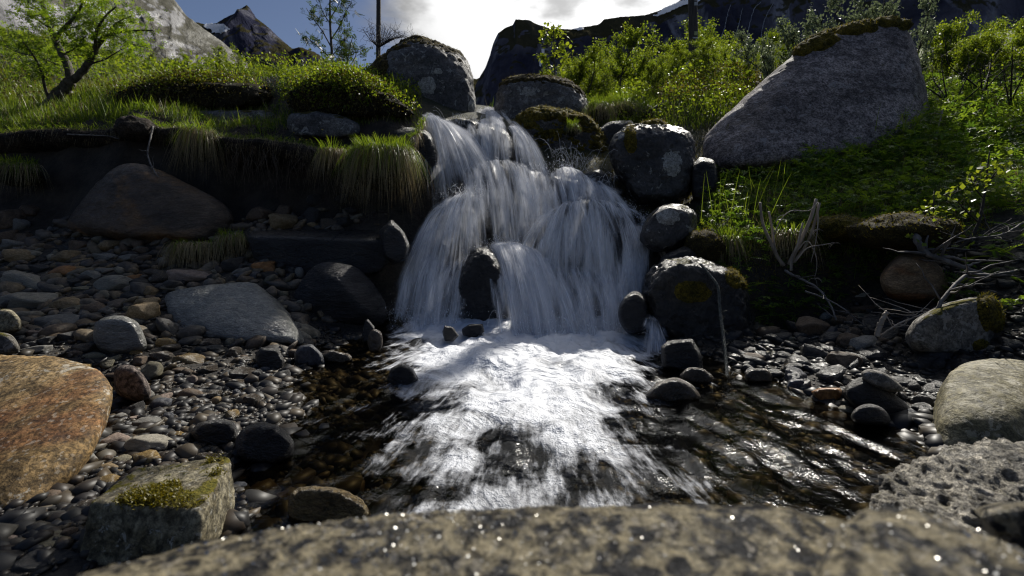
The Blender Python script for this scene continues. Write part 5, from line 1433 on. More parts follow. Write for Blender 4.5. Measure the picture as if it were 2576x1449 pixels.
M_DEAD = plain_mat('bleached wood', (0.16, 0.13, 0.10), (0.36, 0.31, 0.25), 14, 0.75, 0.4, (1, 1, 0.3))
M_ROOT = plain_mat('roots', (0.05, 0.04, 0.032), (0.16, 0.13, 0.10), 20, 0.8, 0.2)
M_PEAT = rock_mat('peat', (0.014, 0.011, 0.009), (0.075, 0.058, 0.045), 5, 0.7, bump=1.0, rough=0.85)
M_TURF = rock_mat('turf', (0.022, 0.022, 0.008), (0.06, 0.05, 0.018), 6, 0.7, bump=1.0, rough=0.9)
M_MOSSY = rock_mat('moss cushion', (0.055, 0.052, 0.006), (0.19, 0.145, 0.016), 7, 0.8, bump=1.0, rough=0.95, fine=120)
M_MOSSB = rock_mat('brown moss', (0.035, 0.026, 0.008), (0.085, 0.065, 0.018), 7, 0.8, bump=1.0, rough=0.95, fine=120)
rp = np.random.default_rng(55)

def blades(base, L_, W_, az, h, a, b, var, mbuf, segs=3):
    n = len(base)
    L_, W_, az, h, a, b, var = [np.broadcast_to(np.asarray(q, float), (n,)) for q in (L_, W_, az, h, a, b, var)]
    dx, dy = np.cos(az), np.sin(az)
    tw = az + np.pi / 2 + rp.normal(size=n) * 0.7
    wx_, wy_ = np.cos(tw), np.sin(tw)
    V = np.zeros((n, 2 * segs + 1, 3))
    for i in range(segs + 1):
        t_ = i / segs
        c = np.stack([base[:, 0] + dx * L_ * h * t_, base[:, 1] + dy * L_ * h * t_, base[:, 2] + L_ * (a * t_ - b * t_ * t_)], 1)
        w = W_ * 0.5 * (1 - 0.75 * t_)
        if i < segs:
            o_ = np.stack([wx_ * w, wy_ * w, w * 0], 1)
            V[:, 2 * i] = c - o_; V[:, 2 * i + 1] = c + o_
        else:
            V[:, 2 * segs] = c
    q = np.array([[2 * i, 2 * i + 1, 2 * i + 3, 2 * i + 2] for i in range(segs - 1)])
    t3 = np.array([[2 * segs - 2, 2 * segs - 1, 2 * segs]])
    off = (np.arange(n) * (2 * segs + 1))[:, None, None]
    mbuf.add(V.reshape(-1, 3), (q[None] + off).reshape(-1, 4), (t3[None] + off).reshape(-1, 3), np.repeat(var, 2 * segs + 1))

OVAL = (np.array([[0, 0, 0], [0.3, 0.25, 0.05], [0.3, 0.7, 0.04], [0, 1, -0.05], [-0.3, 0.7, 0.04], [-0.3, 0.25, 0.05]]) , np.array([[0, 1, 2], [0, 2, 3], [0, 3, 4], [0, 4, 5]]))
RHOMB = (np.array([[0, 0, 0], [0.38, 0.45, 0.06], [0, 1, 0], [-0.38, 0.45, 0.06]]), np.array([[0, 1, 2], [0, 2, 3]]))
def _palm(l=5):
    v, f = [[0, 0, 0]], []
    for i in range(l):
        a = math.radians(-115 + 230 * i / (l - 1))
        r = 0.95 - 0.12 * abs(i - (l - 1) / 2)
        for da, rr, z in ((-0.28, 0.62 * r, 0.02), (0.0, r, -0.08), (0.28, 0.62 * r, 0.02)):
            v.append([math.sin(a + da) * rr, math.cos(a + da) * rr, z])
        k_ = len(v) - 3
        f += [[0, k_ + 1, k_], [0, k_ + 2, k_ + 1]]
    return np.array(v), np.array(f)
PALM = _palm()
def _pinn(n=6):
    v, f = [], []
    def lf(x, y, a, l):
        b0 = len(v)
        for (px, py) in ((0, 0), (0.17, 0.45), (0, 1), (-0.17, 0.45)):
            v.append([x + l * (px * math.cos(a) + py * math.sin(a)), y + l * (-px * math.sin(a) + py * math.cos(a)), -0.25 * y * y])
        f.extend([[b0, b0 + 1, b0 + 2], [b0, b0 + 2, b0 + 3]])
    for i in range(n):
        y = 0.18 + 0.7 * i / n
        for s in (-1, 1):
            lf(0, y, s * 1.05, 0.36 * (1 - 0.35 * i / n))
    lf(0, 0.85, 0, 0.3)
    return np.array(v), np.array(f)
PINN = _pinn()
def _frond(n=9):
    v, f = [], []
    for i in range(n):
        y = i / n
        l = 0.42 * (1 - y) ** 0.8 + 0.04
        for s in (-1, 1):
            b0 = len(v)
            v += [[0, y, -0.3 * y * y], [s * l * 0.6, y + 0.05, -0.3 * y * y + 0.02], [s * l, y + 0.14, -0.3 * y * y - 0.03], [s * l * 0.5, y + 0.13, -0.3 * y * y]]
            f += [[b0, b0 + 1, b0 + 2], [b0, b0 + 2, b0 + 3]]
    return np.array(v), np.array(f)
FROND = _frond()

def leaves(pts, size, tmpl, mbuf, var=None, tilt=0.7, az=None, up=None):
    """leaf blades at the points, each turned at random; tilt = how far from lying flat"""
    pts = np.asarray(pts, float)
    n = len(pts)
    if n == 0: return
    size = np.broadcast_to(np.asarray(size, float), (n,))
    tv, tf = tmpl
    A = rp.uniform(0, 2 * np.pi, n) if az is None else az
    B_ = rp.normal(size=n) * tilt if up is None else up
    C_ = rp.normal(size=n) * tilt
    v = tv[None] * size[:, None, None]
    x, y, z = v[:, :, 0], v[:, :, 1], v[:, :, 2]
    c, s = np.cos(C_)[:, None], np.sin(C_)[:, None]
    x, z = x * c + z * s, -x * s + z * c
    c, s = np.cos(B_)[:, None], np.sin(B_)[:, None]
    y, z = y * c - z * s, y * s + z * c
    c, s = np.cos(A)[:, None], np.sin(A)[:, None]
    x, y = x * c - y * s, x * s + y * c
    V = np.stack([x, y, z], 2) + pts[:, None, :]
    Ff = (tf[None] + (np.arange(n) * len(tv))[:, None, None]).reshape(-1, 3)
    vr = rp.uniform(0, 1, n) if var is None else np.broadcast_to(var, (n,))
    mbuf.add(V.reshape(-1, 3), None, Ff, np.repeat(vr, len(tv)))

def area(u0, u1, d0, d1, n, pw=1.0):
    d = d0 + (d1 - d0) * rp.uniform(0, 1, n) ** pw
    u = rp.uniform(u0, u1, n)
    x = (u - 1288) / F * d
    return np.stack([x, d, H(x, d) + gnoise(x, d)], 1)

def steep_ok(p, lim=1.3):
    e = 0.08
    g = np.hypot(H(p[:, 0] + e, p[:, 1]) - H(p[:, 0] - e, p[:, 1]), H(p[:, 0], p[:, 1] + e) - H(p[:, 0], p[:, 1] - e)) / (2 * e)
    return g < lim

# --- turf lip hanging over the hollow left of the fall
LIP = np.array([(-250, 340, 5.0), (0, 335, 5.0), (120, 325, 5.0), (230, 328, 5.0), (300, 318, 4.95), (345, 300, 4.95), (390, 322, 4.95), (460, 322, 4.85), (540, 345, 4.75), (640, 352, 4.7), (740, 362, 4.65), (820, 378, 4.55), (900, 385, 4.5), (980, 375, 4.5), (1040, 345, 4.6), (1065, 302, 5.0)], float)
nl = 260
lipu = spline(LIP, nl)
lp = Pn(lipu)
wob = fbm(np.stack([lp[:, 0] * 4, lp[:, 0] * 0, lp[:, 0] * 0 + 2], 1), 4)
lp[:, 1] += wob * 0.07; lp[:, 2] += fbm(np.stack([lp[:, 0] * 5, lp[:, 0] * 0, lp[:, 0] * 0 + 7], 1), 4) * 0.03
rows = []
for j, (dy, blend) in enumerate(((0.62, 0), (0.45, 0.15), (0.3, 0.45), (0.15, 0.8), (0.04, 1.0))):
    q = lp.copy(); q[:, 1] += dy
    hh = H(q[:, 0], q[:, 1]) + 0.02
    q[:, 2] = np.maximum(hh, lp[:, 2] + 0.02) * (1 - blend) + (lp[:, 2] + 0.25 * dy) * blend
    rows.append(q)
for (dy, dz) in ((0.0, 0.0), (-0.03, -0.03), (-0.015, -0.07), (0.04, -0.12), (0.15, -0.17), (0.32, -0.24), (0.55, -0.34)):
    q = lp.copy(); q[:, 1] += dy; q[:, 2] += dz * (1 + 0.5 * wob)
    q[:, 1] += 0.03 * fbm(q * 9, 3); rows.append(q)
V = np.concatenate(rows); nr = len(rows)
V += 0.012 * np.stack([fbm(V * 14, 3), fbm(V * 14 + 30, 3), fbm(V * 14 + 60, 3)], 1)
kk = (np.arange(nr - 1)[:, None] * nl + np.arange(nl - 1)[None]).ravel()
tag(mk('turf_edge', V, np.stack([kk, kk + nl, kk + nl + 1, kk + 1], 1), M_PEAT), 'torn edge of peat turf overhanging the hollow on the left bank', kind='structure')

# --- grass
mb = MB(); md = MB()
def grass(p, lmin, lmax, w, dry=0.15, h=(0.1, 0.6), buf=None):
    p = p[steep_ok(p)]
    n = len(p)
    clump = fbm(p * np.array([1.6, 1.6, 0]) + 3, 3)
    L_ = (lmin + (lmax - lmin) * rp.uniform(0, 1, n)) * (1 + 0.6 * clump)
    dr = rp.uniform(0, 1, n) < dry + 0.25 * clump
    for sel, bf in ((~dr, buf or mb), (dr, md)):
        k_ = np.where(sel)[0]
        if len(k_) == 0: continue
        blades(p[k_], L_[k_], w, rp.uniform(0, 2 * np.pi, len(k_)), rp.uniform(h[0], h[1], len(k_)), 1.0, rp.uniform(0.05, 0.5, len(k_)), rp.uniform(0, 1, len(k_)), bf)
grass(area(-60, 1060, 4.95, 6.2, 11000), 0.06, 0.20, 0.006, 0.22)
grass(area(-60, 480, 5.1, 8.5, 9000), 0.10, 0.28, 0.007, 0.10)
grass(area(-150, 1000, 6.0, 12, 7000), 0.12, 0.30, 0.009, 0.08)
grass(area(1480, 1900, 6.4, 12, 8000), 0.12, 0.32, 0.009, 0.10)
grass(area(1960, 2700, 4.7, 9, 9000), 0.12, 0.34, 0.008, 0.12)
grass(area(1760, 2640, 3.45, 4.8, 9000), 0.06, 0.20, 0.005, 0.30)
grass(area(-300, 2900, 11, 30, 9000), 0.25, 0.6, 0.02, 0.08)
# a fringe along the turf lip
i = rp.integers(0, nl, 5200)
b = lp[i] + rp.normal(size=(5200, 3)) * np.array([0.01, 0.03, 0.012]) + np.array([0, 0.06, 0.02])
hang = rp.uniform(0, 1, 5200) < 0.55
k_ = np.where(hang)[0]
blades(b[k_], rp.uniform(0.08, 0.24, len(k_)), 0.0045, -np.pi / 2 + rp.normal(size=len(k_)) * 0.7, rp.uniform(0.2, 0.5, len(k_)), 0.25, rp.uniform(0.8, 1.3, len(k_)), rp.uniform(0, 1, len(k_)), md)
k_ = np.where(~hang)[0]
blades(b[k_], rp.uniform(0.05, 0.15, len(k_)), 0.005, -np.pi / 2 + rp.normal(size=len(k_)) * 1.2, rp.uniform(0.3, 0.8, len(k_)), 0.8, rp.uniform(0.3, 0.9, len(k_)), rp.uniform(0, 1, len(k_)), mb)
tag(mb.build('grass', G_BRIGHT), 'fresh green grass covering the terrace and banks', 'grass', kind='stuff')
tag(md.build('dry_grass', G_DRY), 'dead straw coloured grass between the green', 'grass', kind='stuff')
# --- roots hanging in the hollow
mr = MB()
for i in range(420):
    u = rp.uniform(390, 1030)
    j = int(np.clip((np.searchsorted(lipu[:, 0], u)), 0, nl - 1))
    st = lp[j] + np.array([0, rp.uniform(0.0, 0.22), -0.08])
    l = rp.uniform(0.1, 0.42)
    tt = np.linspace(0, 1, 6)[:, None]
    pt = st + tt * np.array([rp.normal() * 0.05, rp.normal() * 0.04, -l]) + np.cumsum(rp.normal(size=(6, 3)) * 0.012, 0)
    mr.tube(pt, np.linspace(0.0028, 0.001, 6) * rp.uniform(0.5, 1.6), 3)
tag(mr.build('hanging_roots', M_ROOT), 'fine roots dangling from the torn turf into the hollow', 'roots', kind='stuff')

# --- low leafy cover on the mounds
ml = MB(); mh = MB()
def cover(p, size, hgt, buf, tmpl=OVAL, tilt=0.8, lim=3.0):
    p = p[steep_ok(p, lim)]
    q = p.copy(); q[:, 2] += rp.uniform(0, 1, len(p)) * hgt * (1 + 0.5 * fbm(p * 3, 2))
    leaves(q, size * rp.uniform(0.6, 1.3, len(p)), tmpl, buf, tilt=tilt)
cover(area(270, 720, 6.8, 8.0, 5000), 0.026, 0.16, ml)
cover(area(700, 1060, 5.9, 7.0, 4000), 0.030, 0.17, ml)
cover(area(1640, 1960, 7.2, 11.5, 9000), 0.04, 0.25, mh)
cover(area(1480, 1900, 6.6, 8.6, 6000), 0.035, 0.25, ml)
cover(area(-100, 300, 6.5, 9, 4000), 0.035, 0.15, mh)
cover(area(-200, 900, 8, 16, 14000), 0.05, 0.45, ml)
cover(area(1400, 1900, 8, 16, 9000), 0.05, 0.4, ml)
tag(ml.build('bilberry_leaves', L_BIRCH), 'bright small leaved bilberry cover on the mounds', 'ground cover', kind='stuff')
tag(mh.build('heather', L_HEATH), 'dark brown green heather on the turf mounds', 'ground cover', kind='stuff')
# --- herbs of the right bank
mg = MB()
p = area(1760, 2650, 3.35, 5.2, 5200); p = p[steep_ok(p, 3)]
keepm = fbm(p * 2.0, 2) > -0.25
p = p[keepm]
q = p.copy(); q[:, 2] += rp.uniform(0.01, 0.22, len(p))
leaves(q, rp.uniform(0.025, 0.062, len(p)), PALM, mg, tilt=0.45)
p = area(2000, 2700, 4.4, 7.5, 4200); p = p[steep_ok(p, 3)]; q = p.copy(); q[:, 2] += rp.uniform(0.02, 0.3, len(p))
leaves(q, rp.uniform(0.04, 0.085, len(p)), PALM, mg, tilt=0.5)
p = area(-60, 1040, 5.0, 6.4, 1600); p = p[steep_ok(p)]; q = p.copy(); q[:, 2] += rp.uniform(0.01, 0.09, len(p))
leaves(q, rp.uniform(0.025, 0.05, len(p)), PALM, mg, tilt=0.5)
p = area(1800, 2650, 3.4, 5.0, 900); p = p[steep_ok(p, 3)]; q = p.copy(); q[:, 2] += rp.uniform(0.02, 0.1, len(p))
leaves(q, rp.uniform(0.07, 0.13, len(p)), FROND, mg, tilt=0.4, up=rp.uniform(0.1, 0.8, len(p)))
p = area(2250, 2700, 2.1, 3.3, 260); p = p[p[:, 2] > 0.25]; q = p.copy(); q[:, 2] += rp.uniform(0.02, 0.12, len(p))
leaves(q, rp.uniform(0.06, 0.12, len(p)), FROND, mg, tilt=0.4, up=rp.uniform(0.1, 0.8, len(p)))
tag(mg.build('herbs', L_HERB), 'lobed herb leaves and small ferns carpeting the banks', 'ground cover', kind='stuff')
mm_ = MB()
p = area(1740, 2500, 3.3, 4.1, 16000); p = p[fbm(p * 2.3 + 8, 3) > -0.05]
blades(p, rp.uniform(0.012, 0.03, len(p)), 0.005, rp.uniform(0, 6.28, len(p)), rp.uniform(0.2, 0.9, len(p)), 0.9, 0.2, rp.uniform(0, 1, len(p)), mm_, 2)
p = area(1430, 1830, 4.3, 6.8, 9000)
blades(p, rp.uniform(0.015, 0.05, len(p)), 0.006, rp.uniform(0, 6.28, len(p)), rp.uniform(0.2, 0.9, len(p)), 0.9, 0.2, rp.uniform(0, 0.5, len(p)), mm_, 2)
tag(mm_.build('moss_carpet', L_MOSS), 'olive moss creeping over the soil of the right bank', 'moss', kind='stuff')

# --- tussocks: a clod, green blades and dry hanging blades
def tussock(u, v, d, wid, drop, n, label, dry=0.6, green_up=0.15, name='grass_tussock', fwd=1.0):
    c = P(u, v, d)
    root = empty(name, c, label, 'grass tussock')
    dirs, f = ico(3)
    V = dirs * np.array([wid * 0.42, wid * 0.3, max(0.04, drop * 0.35)]) * (1 + 0.15 * fbm(dirs * 2 + u, 3))[:, None] + np.array([0, 0.04, -drop * 0.32])
    mk('clod', V, f, M_TURF, root)
    a, g = MB(), MB()
    nn = int(n * dry)
    th = rp.uniform(0, 2 * np.pi, nn)
    rr = np.sqrt(rp.uniform(0, 1, nn))
    b = np.stack([np.cos(th) * rr * wid * 0.42, np.sin(th) * rr * wid * 0.3 - 0.02, rp.uniform(-0.02, 0.04, nn)], 1)
    azz = np.arctan2(np.sin(th) * 0.7 - 0.6 * fwd, np.cos(th)) + rp.normal(size=nn) * 0.6
    cl_ = 1 + 0.55 * fbm(np.stack([np.cos(th) * 2.2, np.sin(th) * 2.2, rr * 3 + u], 1), 3)
    b[:, 2] += 0.03 * (cl_ - 1)
    blades(b, drop * cl_ * rp.uniform(0.35, 1.3, nn), 0.0045, azz, rp.uniform(0.15, 0.5, nn), 0.3, rp.uniform(0.9, 1.35, nn), rp.uniform(0, 1, nn), a, 5)
    a.build('dry_blades', G_DRY, root)
    nn = n - nn
    th = rp.uniform(0, 2 * np.pi, nn); rr = np.sqrt(rp.uniform(0, 1, nn))
    b = np.stack([np.cos(th) * rr * wid * 0.4, np.sin(th) * rr * wid * 0.3 - 0.03, rp.uniform(0, 0.05, nn)], 1)
    azz = np.arctan2(np.sin(th) * 0.8 - 0.5 * fwd, np.cos(th)) + rp.normal(size=nn) * 0.4
    up = rp.uniform(0, 1, nn) < 0.5
    blades(b, np.where(up, green_up, drop * 0.8) * rp.uniform(0.6, 1.2, nn), 0.005, azz, rp.uniform(0.2, 0.7, nn), np.where(up, 1.0, 0.5), np.where(up, 0.4, 1.2), rp.uniform(0, 1, nn), g, 4)
    g.build('green_blades', G_BRIGHT, root)
    return root
tussock(502, 335, 4.72, 0.30, 0.42, 700, 'straw coloured tussock hanging over the broad brown boulder', 0.7)
tussock(965, 385, 4.42, 0.62, 0.52, 2200, 'big shaggy tussock hanging beside the waterfall, green above and straw below', 0.5, 0.16)
tussock(838, 385, 4.5, 0.26, 0.30, 500, 'short dry tussock hanging left of the big shaggy one', 0.85)
tussock(40, 420, 4.85, 0.50, 0.30, 900, 'green and straw tussock on the bank at the left edge', 0.5, 0.12)
tussock(585, 598, 4.0, 0.26, 0.2, 500, 'dry tussock slumped against the left end of the black ledge', 0.75, 0.08)
tussock(505, 620, 3.98, 0.52, 0.22, 1300, 'flattened tangle of dead grass lying on the gravel bar', 0.88, 0.06)
tussock(1508, 270, 6.7, 0.38, 0.38, 700, 'rounded grass tussock behind the moss boulder', 0.5, 0.2)
tussock(1568, 262, 6.9, 0.42, 0.36, 700, 'tall grass tussock right of the rounded one, near the bent pipe', 0.4, 0.25)
tussock(1620, 275, 7.0, 0.3, 0.3, 400, 'small tussock under the bent pipe', 0.5, 0.2)
tussock(1830, 605, 3.72, 0.22, 0.24, 420, 'drooping tussock at the left end of the right bank', 0.6, 0.14)
tussock(1990, 590, 3.62, 0.30, 0.26, 600, 'straw tussock behind the dead flower stalks', 0.75, 0.12)
tussock(1440, 322, 5.55, 0.14, 0.14, 260, 'little bright tuft growing on the front of the moss boulder', 0.3, 0.1)
def tuft(u, v, d, n, l, label, w=0.008, spread=0.12):
    c = P(u, v, d)
    g = MB()
    b = rp.normal(size=(n, 3)) * np.array([spread, spread * 0.6, 0.005])
    blades(b, l * rp.uniform(0.5, 1.1, n), w, rp.uniform(0, 6.28, n), rp.uniform(0.08, 0.5, n), 1.0, rp.uniform(0.02, 0.35, n), rp.uniform(0.3, 1, n), g, 5)
    root = empty('grass_tuft', c, label, 'grass tuft', 'tall upright grass tufts')
    g.build('blades', G_BRIGHT, root)['kind'] = 'stuff'
tuft(335, 308, 5.35, 60, 0.36, 'tall bright grass tuft standing above the bare peat knob', spread=0.25)
tuft(1000, 245, 5.7, 22, 0.36, 'thin grass blades in front of the big rounded grey boulder', spread=0.12)
tuft(1830, 560, 4.0, 26, 0.48, 'tall arching grass blades beside the dark rounded boulder')
tuft(1925, 520, 4.2, 16, 0.42, 'thin upright grass blades below the huge boulder')
tuft(590, 325, 5.4, 40, 0.2, 'short grass tuft before the ledge under the heather mound', spread=0.2)
tuft(2290, 330, 4.7, 14, 0.35, 'grass blades at the right foot of the huge boulder')
tuft(1905, 205, 7.9, 30, 0.5, 'grass tuft on the slope left of the huge boulder', spread=0.3)
# ------------------------------------------------------------------ shrubs and trees
def grow(seed, hgt, nst, spread, nbr, depth=2, lean=0.0):
    """stems and twigs of a small multi-stemmed shrub; returns branch polylines and points where leaves sit"""
    r = np.random.default_rng(seed)
    br, tips = [], []
    def shoot(p, dirv, l, rad, lev):
        n = 6
        pts = [p]
        d_ = dirv / np.linalg.norm(dirv)
        for i in range(n):
            d_ = d_ + r.normal(size=3) * 0.13 + np.array([0, 0, 0.10 if lev else 0.03])
            d_ /= np.linalg.norm(d_)
            pts.append(pts[-1] + d_ * l / n)
        pts = np.array(pts)
        br.append((pts, np.linspace(rad, rad * 0.25, n + 1), lev))
        if lev < depth:
            for k_ in range(nbr if lev == 0 else max(3, nbr // 2)):
                t_ = r.uniform(0.22 if lev == 0 else 0.2, 0.98)
                i = min(int(t_ * n), n - 1)
                q = pts[i] + (pts[i + 1] - pts[i]) * (t_ * n - i)
                a = r.uniform(0, 2 * np.pi)
                dd = np.array([math.cos(a), math.sin(a), r.uniform(0.2, 0.9)])
                shoot(q, dd, l * r.uniform(0.25, 0.45) * (1.15 - 0.5 * t_), rad * 0.45, lev + 1)
        if lev >= depth - 0 or lev == depth - 1:
            m_ = 8 if lev == depth else 5
            for t_ in r.uniform(0.25, 1.0, m_):
                i = min(int(t_ * n), n - 1)
                tips.append(pts[i] + (pts[i + 1] - pts[i]) * (t_ * n - i))
    for s in range(nst):
        a = r.uniform(0, 2 * np.pi)
        shoot(np.array([math.cos(a), math.sin(a), 0]) * 0.06 * hgt, np.array([math.cos(a) * spread + lean, math.sin(a) * spread, 1.0]), hgt * r.uniform(0.7, 1.0), 0.012 * hgt, 0)
    return br, np.array(tips)

def stem_mesh(br, sides=(5, 3, 3)):
    m_ = MB()
    for pts, rad, lev in br:
        m_.tube(pts, rad, sides[min(lev, 2)])
    return m_

def shrub_proto(seed, hgt, nst, spread, nbr, lsize, per, lmat, tmpl=RHOMB, bark=M_BARK, jitter=0.05, lean=0):
    br, tips = grow(seed, hgt, nst, spread, nbr, lean=lean)
    st = stem_mesh(br).build('stem', bark)
    pts = np.repeat(tips, per, 0) + rp.normal(size=(len(tips) * per, 3)) * jitter
    c = MB()
    leaves(pts, lsize * rp.uniform(0.6, 1.25, len(pts)), tmpl, c, tilt=0.9)
    cr = c.build('crown', lmat)
    COL.objects.unlink(st); COL.objects.unlink(cr)
    zmax = pts[:, 2].max()
    return st.data, cr.data, zmax
PROTO = [shrub_proto(500 + i, 2.0, 2 + i % 3, 0.22, 13, 0.044, 3, L_BIRCH, jitter=0.05) for i in range(5)]
PROTO += [shrub_proto(520 + i, 2.0, 1 + i % 2, 0.10, 17, 0.044, 3, L_BIRCH, jitter=0.04) for i in range(3)]
def put_shrub(proto, loc, hgt, label, cat='shrub', group=None, name='birch_shrub', mats=None, wide=1.0, rz=None):
    sd, cd, zm = proto
    root = empty(name, loc, label, cat, group)
    s = hgt / zm
    rz = rp.uniform(0, 6.28) if rz is None else rz
    for nm, dt in (('stem', sd), ('crown', cd)):
        o = bpy.data.objects.new(nm, dt)
        COL.objects.link(o); o.parent = root
        o.scale = (s * wide, s * wide, s); o.rotation_euler = (0, 0, rz)
    return root
def top_row(u):
    return np.interp(u, [-200, 0, 120, 250, 350, 450, 540, 600, 650, 720, 800, 900, 1330, 1380, 1450, 1500, 1545, 1600, 1660, 1700, 1780, 1840, 1900, 1930, 1970, 2040],
                     [80, 80, 70, 105, 120, 125, 130, 150, 175, 185, 185, 200, 200, 150, 118, 135, 110, 135, 140, 110, 70, 105, 110, 100, 130, 130])
ns = 0
for i in range(125):
    left = i < 70
    u = rp.uniform(-120, 900) if left else rp.uniform(1370, 1990)
    d = 8.8 + 16 * rp.uniform(0, 1) ** 1.4
    x = (u - 1288) / F * d
    z = float(H(x, d)[0])
    vb = HOR - (z - CAM_Z) / d * F
    vt = top_row(u) + abs(rp.normal()) * 28 * (0.4 + 8 / d)
    h = (vb - vt) / F * d
    if h < 0.35: h = 0.35 + rp.uniform(0, 0.25)
    h = min(h, 3.6)
    if d < 10.5 and u > 640 and u < 900: h = min(h, 0.5)
    pr = PROTO[rp.integers(len(PROTO))]
    zone = ('behind the rowan tree' if u < 200 else 'below the slab cliff' if u < 420 else 'below the pointed peak' if u < 700 else 'behind the bilberry mound') if left else ('behind the mossy topped grey boulder' if u < 1500 else 'left of the near pole' if u < 1720 else 'right of the near pole' if u < 1860 else 'left of the huge boulder')
    lab = ('low' if h < 0.8 else 'tall' if h > 1.8 else 'medium high') + ' fresh green birch scrub ' + zone + (', nearer row' if d < 12 else ', middle row' if d < 17 else ', farther row')
    put_shrub(pr, (x, d, z - 0.03), h, lab, 'shrub', 'birch scrub left of the stream' if left else 'birch scrub right of the stream', wide=rp.uniform(0.75, 1.1))
# single shrubs that stand out
def one(u, vb, vt, d, pr, label, wide=1.0, name='birch_shrub'):
    b = P(u, vb, d)
    b[2] = min(b[2], float(H(b[0], d)[0]) + 0.02)
    h = CAM_Z - (vt - HOR) / F * d - b[2]
    put_shrub(pr, b, h, label, wide=wide, name=name, cat='shrub')
SLIM = [shrub_proto(560 + i, 2.0, 1, 0.05, 20, 0.046, 2, L_BIRCH, jitter=0.035) for i in range(2)]
one(1572, 265, 55, 9.5, SLIM[0], 'tallest slender birch rising above the scrub, left of the wooden pole', 0.8, 'birch_tree')
one(1455, 270, 112, 9.0, PROTO[0], 'bushy birch directly behind the grey boulder with mossy top', 1.0)
one(1790, 200, 55, 14.0, PROTO[1], 'birch crown showing just right of the near wooden pole', 1.1)
one(1712, 220, 95, 13.6, PROTO[6], 'birch crown showing just left of the near wooden pole', 0.9)
one(1932, 150, 72, 13.0, PROTO[2], 'small birch standing over the dark heather left of the huge boulder', 0.9)
one(1850, 190, 105, 12.0, PROTO[3], 'thin birch between the near pole and the huge boulder', 0.8)
one(565, 220, 118, 11.5, SLIM[1], 'slim birch in front of the foot of the pointed peak', 0.9, 'birch_tree')
one(470, 215, 120, 10.0, PROTO[4], 'birch bush below the shiny streaks of the slab cliff', 1.0)
one(600, 210, 150, 10.0, SLIM[0], 'pale stemmed young birch at the right end of the left scrub', 0.9, 'birch_tree')
NEARP = [shrub_proto(580 + i, 2.0, 4, 0.4, 12, 0.050, 4, L_BIRCH, jitter=0.06) for i in range(3)]
for (u, vb, vt, d, w, lab) in [(2370, 260, 35, 7.6, 0.8, 'rounded green birch bush right behind the huge boulder'), (2470, 250, 40, 7.8, 1.0, 'tall green birch bush at the upper right'),
                               (2560, 250, 50, 7.2, 1.0, 'leafy birch bush cut by the upper right edge'), (2430, 240, 90, 7.0, 0.9, 'bushy green birch behind the bare dark shrubs'), (2520, 230, 20, 9.0, 0.9, 'birch at the far upper right against the rock wall'),
                               (2640, 260, 60, 6.5, 0.9, 'birch bush just outside the right edge')]:
    one(u, vb, vt, d, NEARP[ns % 3], lab, w); ns += 1
# grey willow along the top of the huge boulder
WIL = [shrub_proto(600 + i, 2.0, 3, 0.5, 9, 0.048, 3, L_WILLOW, OVAL, M_TWIG, 0.04) for i in range(2)]
for (u, vt, d, lab) in [(1985, 62, 7.0, 'grey leaved willow left of the moss on the huge boulder'), (2060, 20, 7.1, 'silvery willow twigs behind the crest of the huge boulder'), (2130, 2, 7.2, 'grey willow behind the middle of the huge boulder top'),
                        (2200, -2, 7.3, 'willow behind the mossy cap of the huge boulder'), (2265, 12, 7.3, 'sparse willow at the right end of the huge boulder top')]:
    one(u, 200, vt, d, WIL[ns % 2], lab, 0.75, 'willow_shrub'); ns += 1

def tree(name, label, limbs, d, lmat, tmpl, lsize, nleaf, seed, dj=0.5, twig=True, bark=M_BARK, scatter=0.10, cat='tree', tw=0.3, ntw=5):
    """limbs: lists of (u, v, radius); the first is the trunk"""
    r = np.random.default_rng(seed)
    base = P(limbs[0][0][0], limbs[0][0][1], d)
    root = empty(name, base, label, cat)
    tips = []
    offs = {}
    for li, lm in enumerate(limbs):
        a = np.array(lm, float)
        off = np.zeros(len(a)) if li == 0 else np.linspace(0, r.uniform(-dj, dj), len(a))
        if li: off = off + offs.get(lm[0][:2], 0.0)
        for q, o_ in zip(lm, off): offs[q[:2]] = o_
        pts = Pn(np.stack([a[:, 0], a[:, 1], d + off], 1)) - base
        n = len(a) * 4
        sp_ = spline(pts, n)
        rad = np.interp(np.linspace(0, 1, n), np.linspace(0, 1, len(a)), a[:, 2])
        sp_ += 0.25 * rad[:, None] * r.normal(size=(n, 3)) * 0.4
        m_ = MB(); m_.tube(sp_, rad, 8)
        part = m_.build('trunk' if li == 0 else 'branch', bark, root)
        if twig and li:
            tm = MB()
            for k_ in range(ntw):
                i = r.integers(n // 4, n)
                dd = r.normal(size=3) + np.array([0, 0, 0.5]); dd /= np.linalg.norm(dd)
                l = tw * r.uniform(0.4, 1.1)
                tt = np.linspace(0, 1, 5)[:, None]
                tp = sp_[i] + tt * dd * l + tt ** 2 * np.array([0, 0, 0.12]) * l + np.cumsum(r.normal(size=(5, 3)) * 0.012, 0)
                tm.tube(tp, np.linspace(max(0.003, rad[i] * 0.35), 0.0015, 5), 3)
                tips += list(tp[1:])
            tm.build('twigs', bark, part)['kind'] = 'stuff'
            tips += list(sp_[n // 2:])
    tips = np.array(tips)
    if nleaf:
        k_ = r.integers(0, len(tips), nleaf)
        pts = tips[k_] + r.normal(size=(nleaf, 3)) * scatter * np.array([1, 1, 0.7])
        c = MB()
        leaves(pts, lsize * r.uniform(0.6, 1.2, nleaf), tmpl, c, tilt=0.7)
        c.build('crown', lmat, root)
    return root
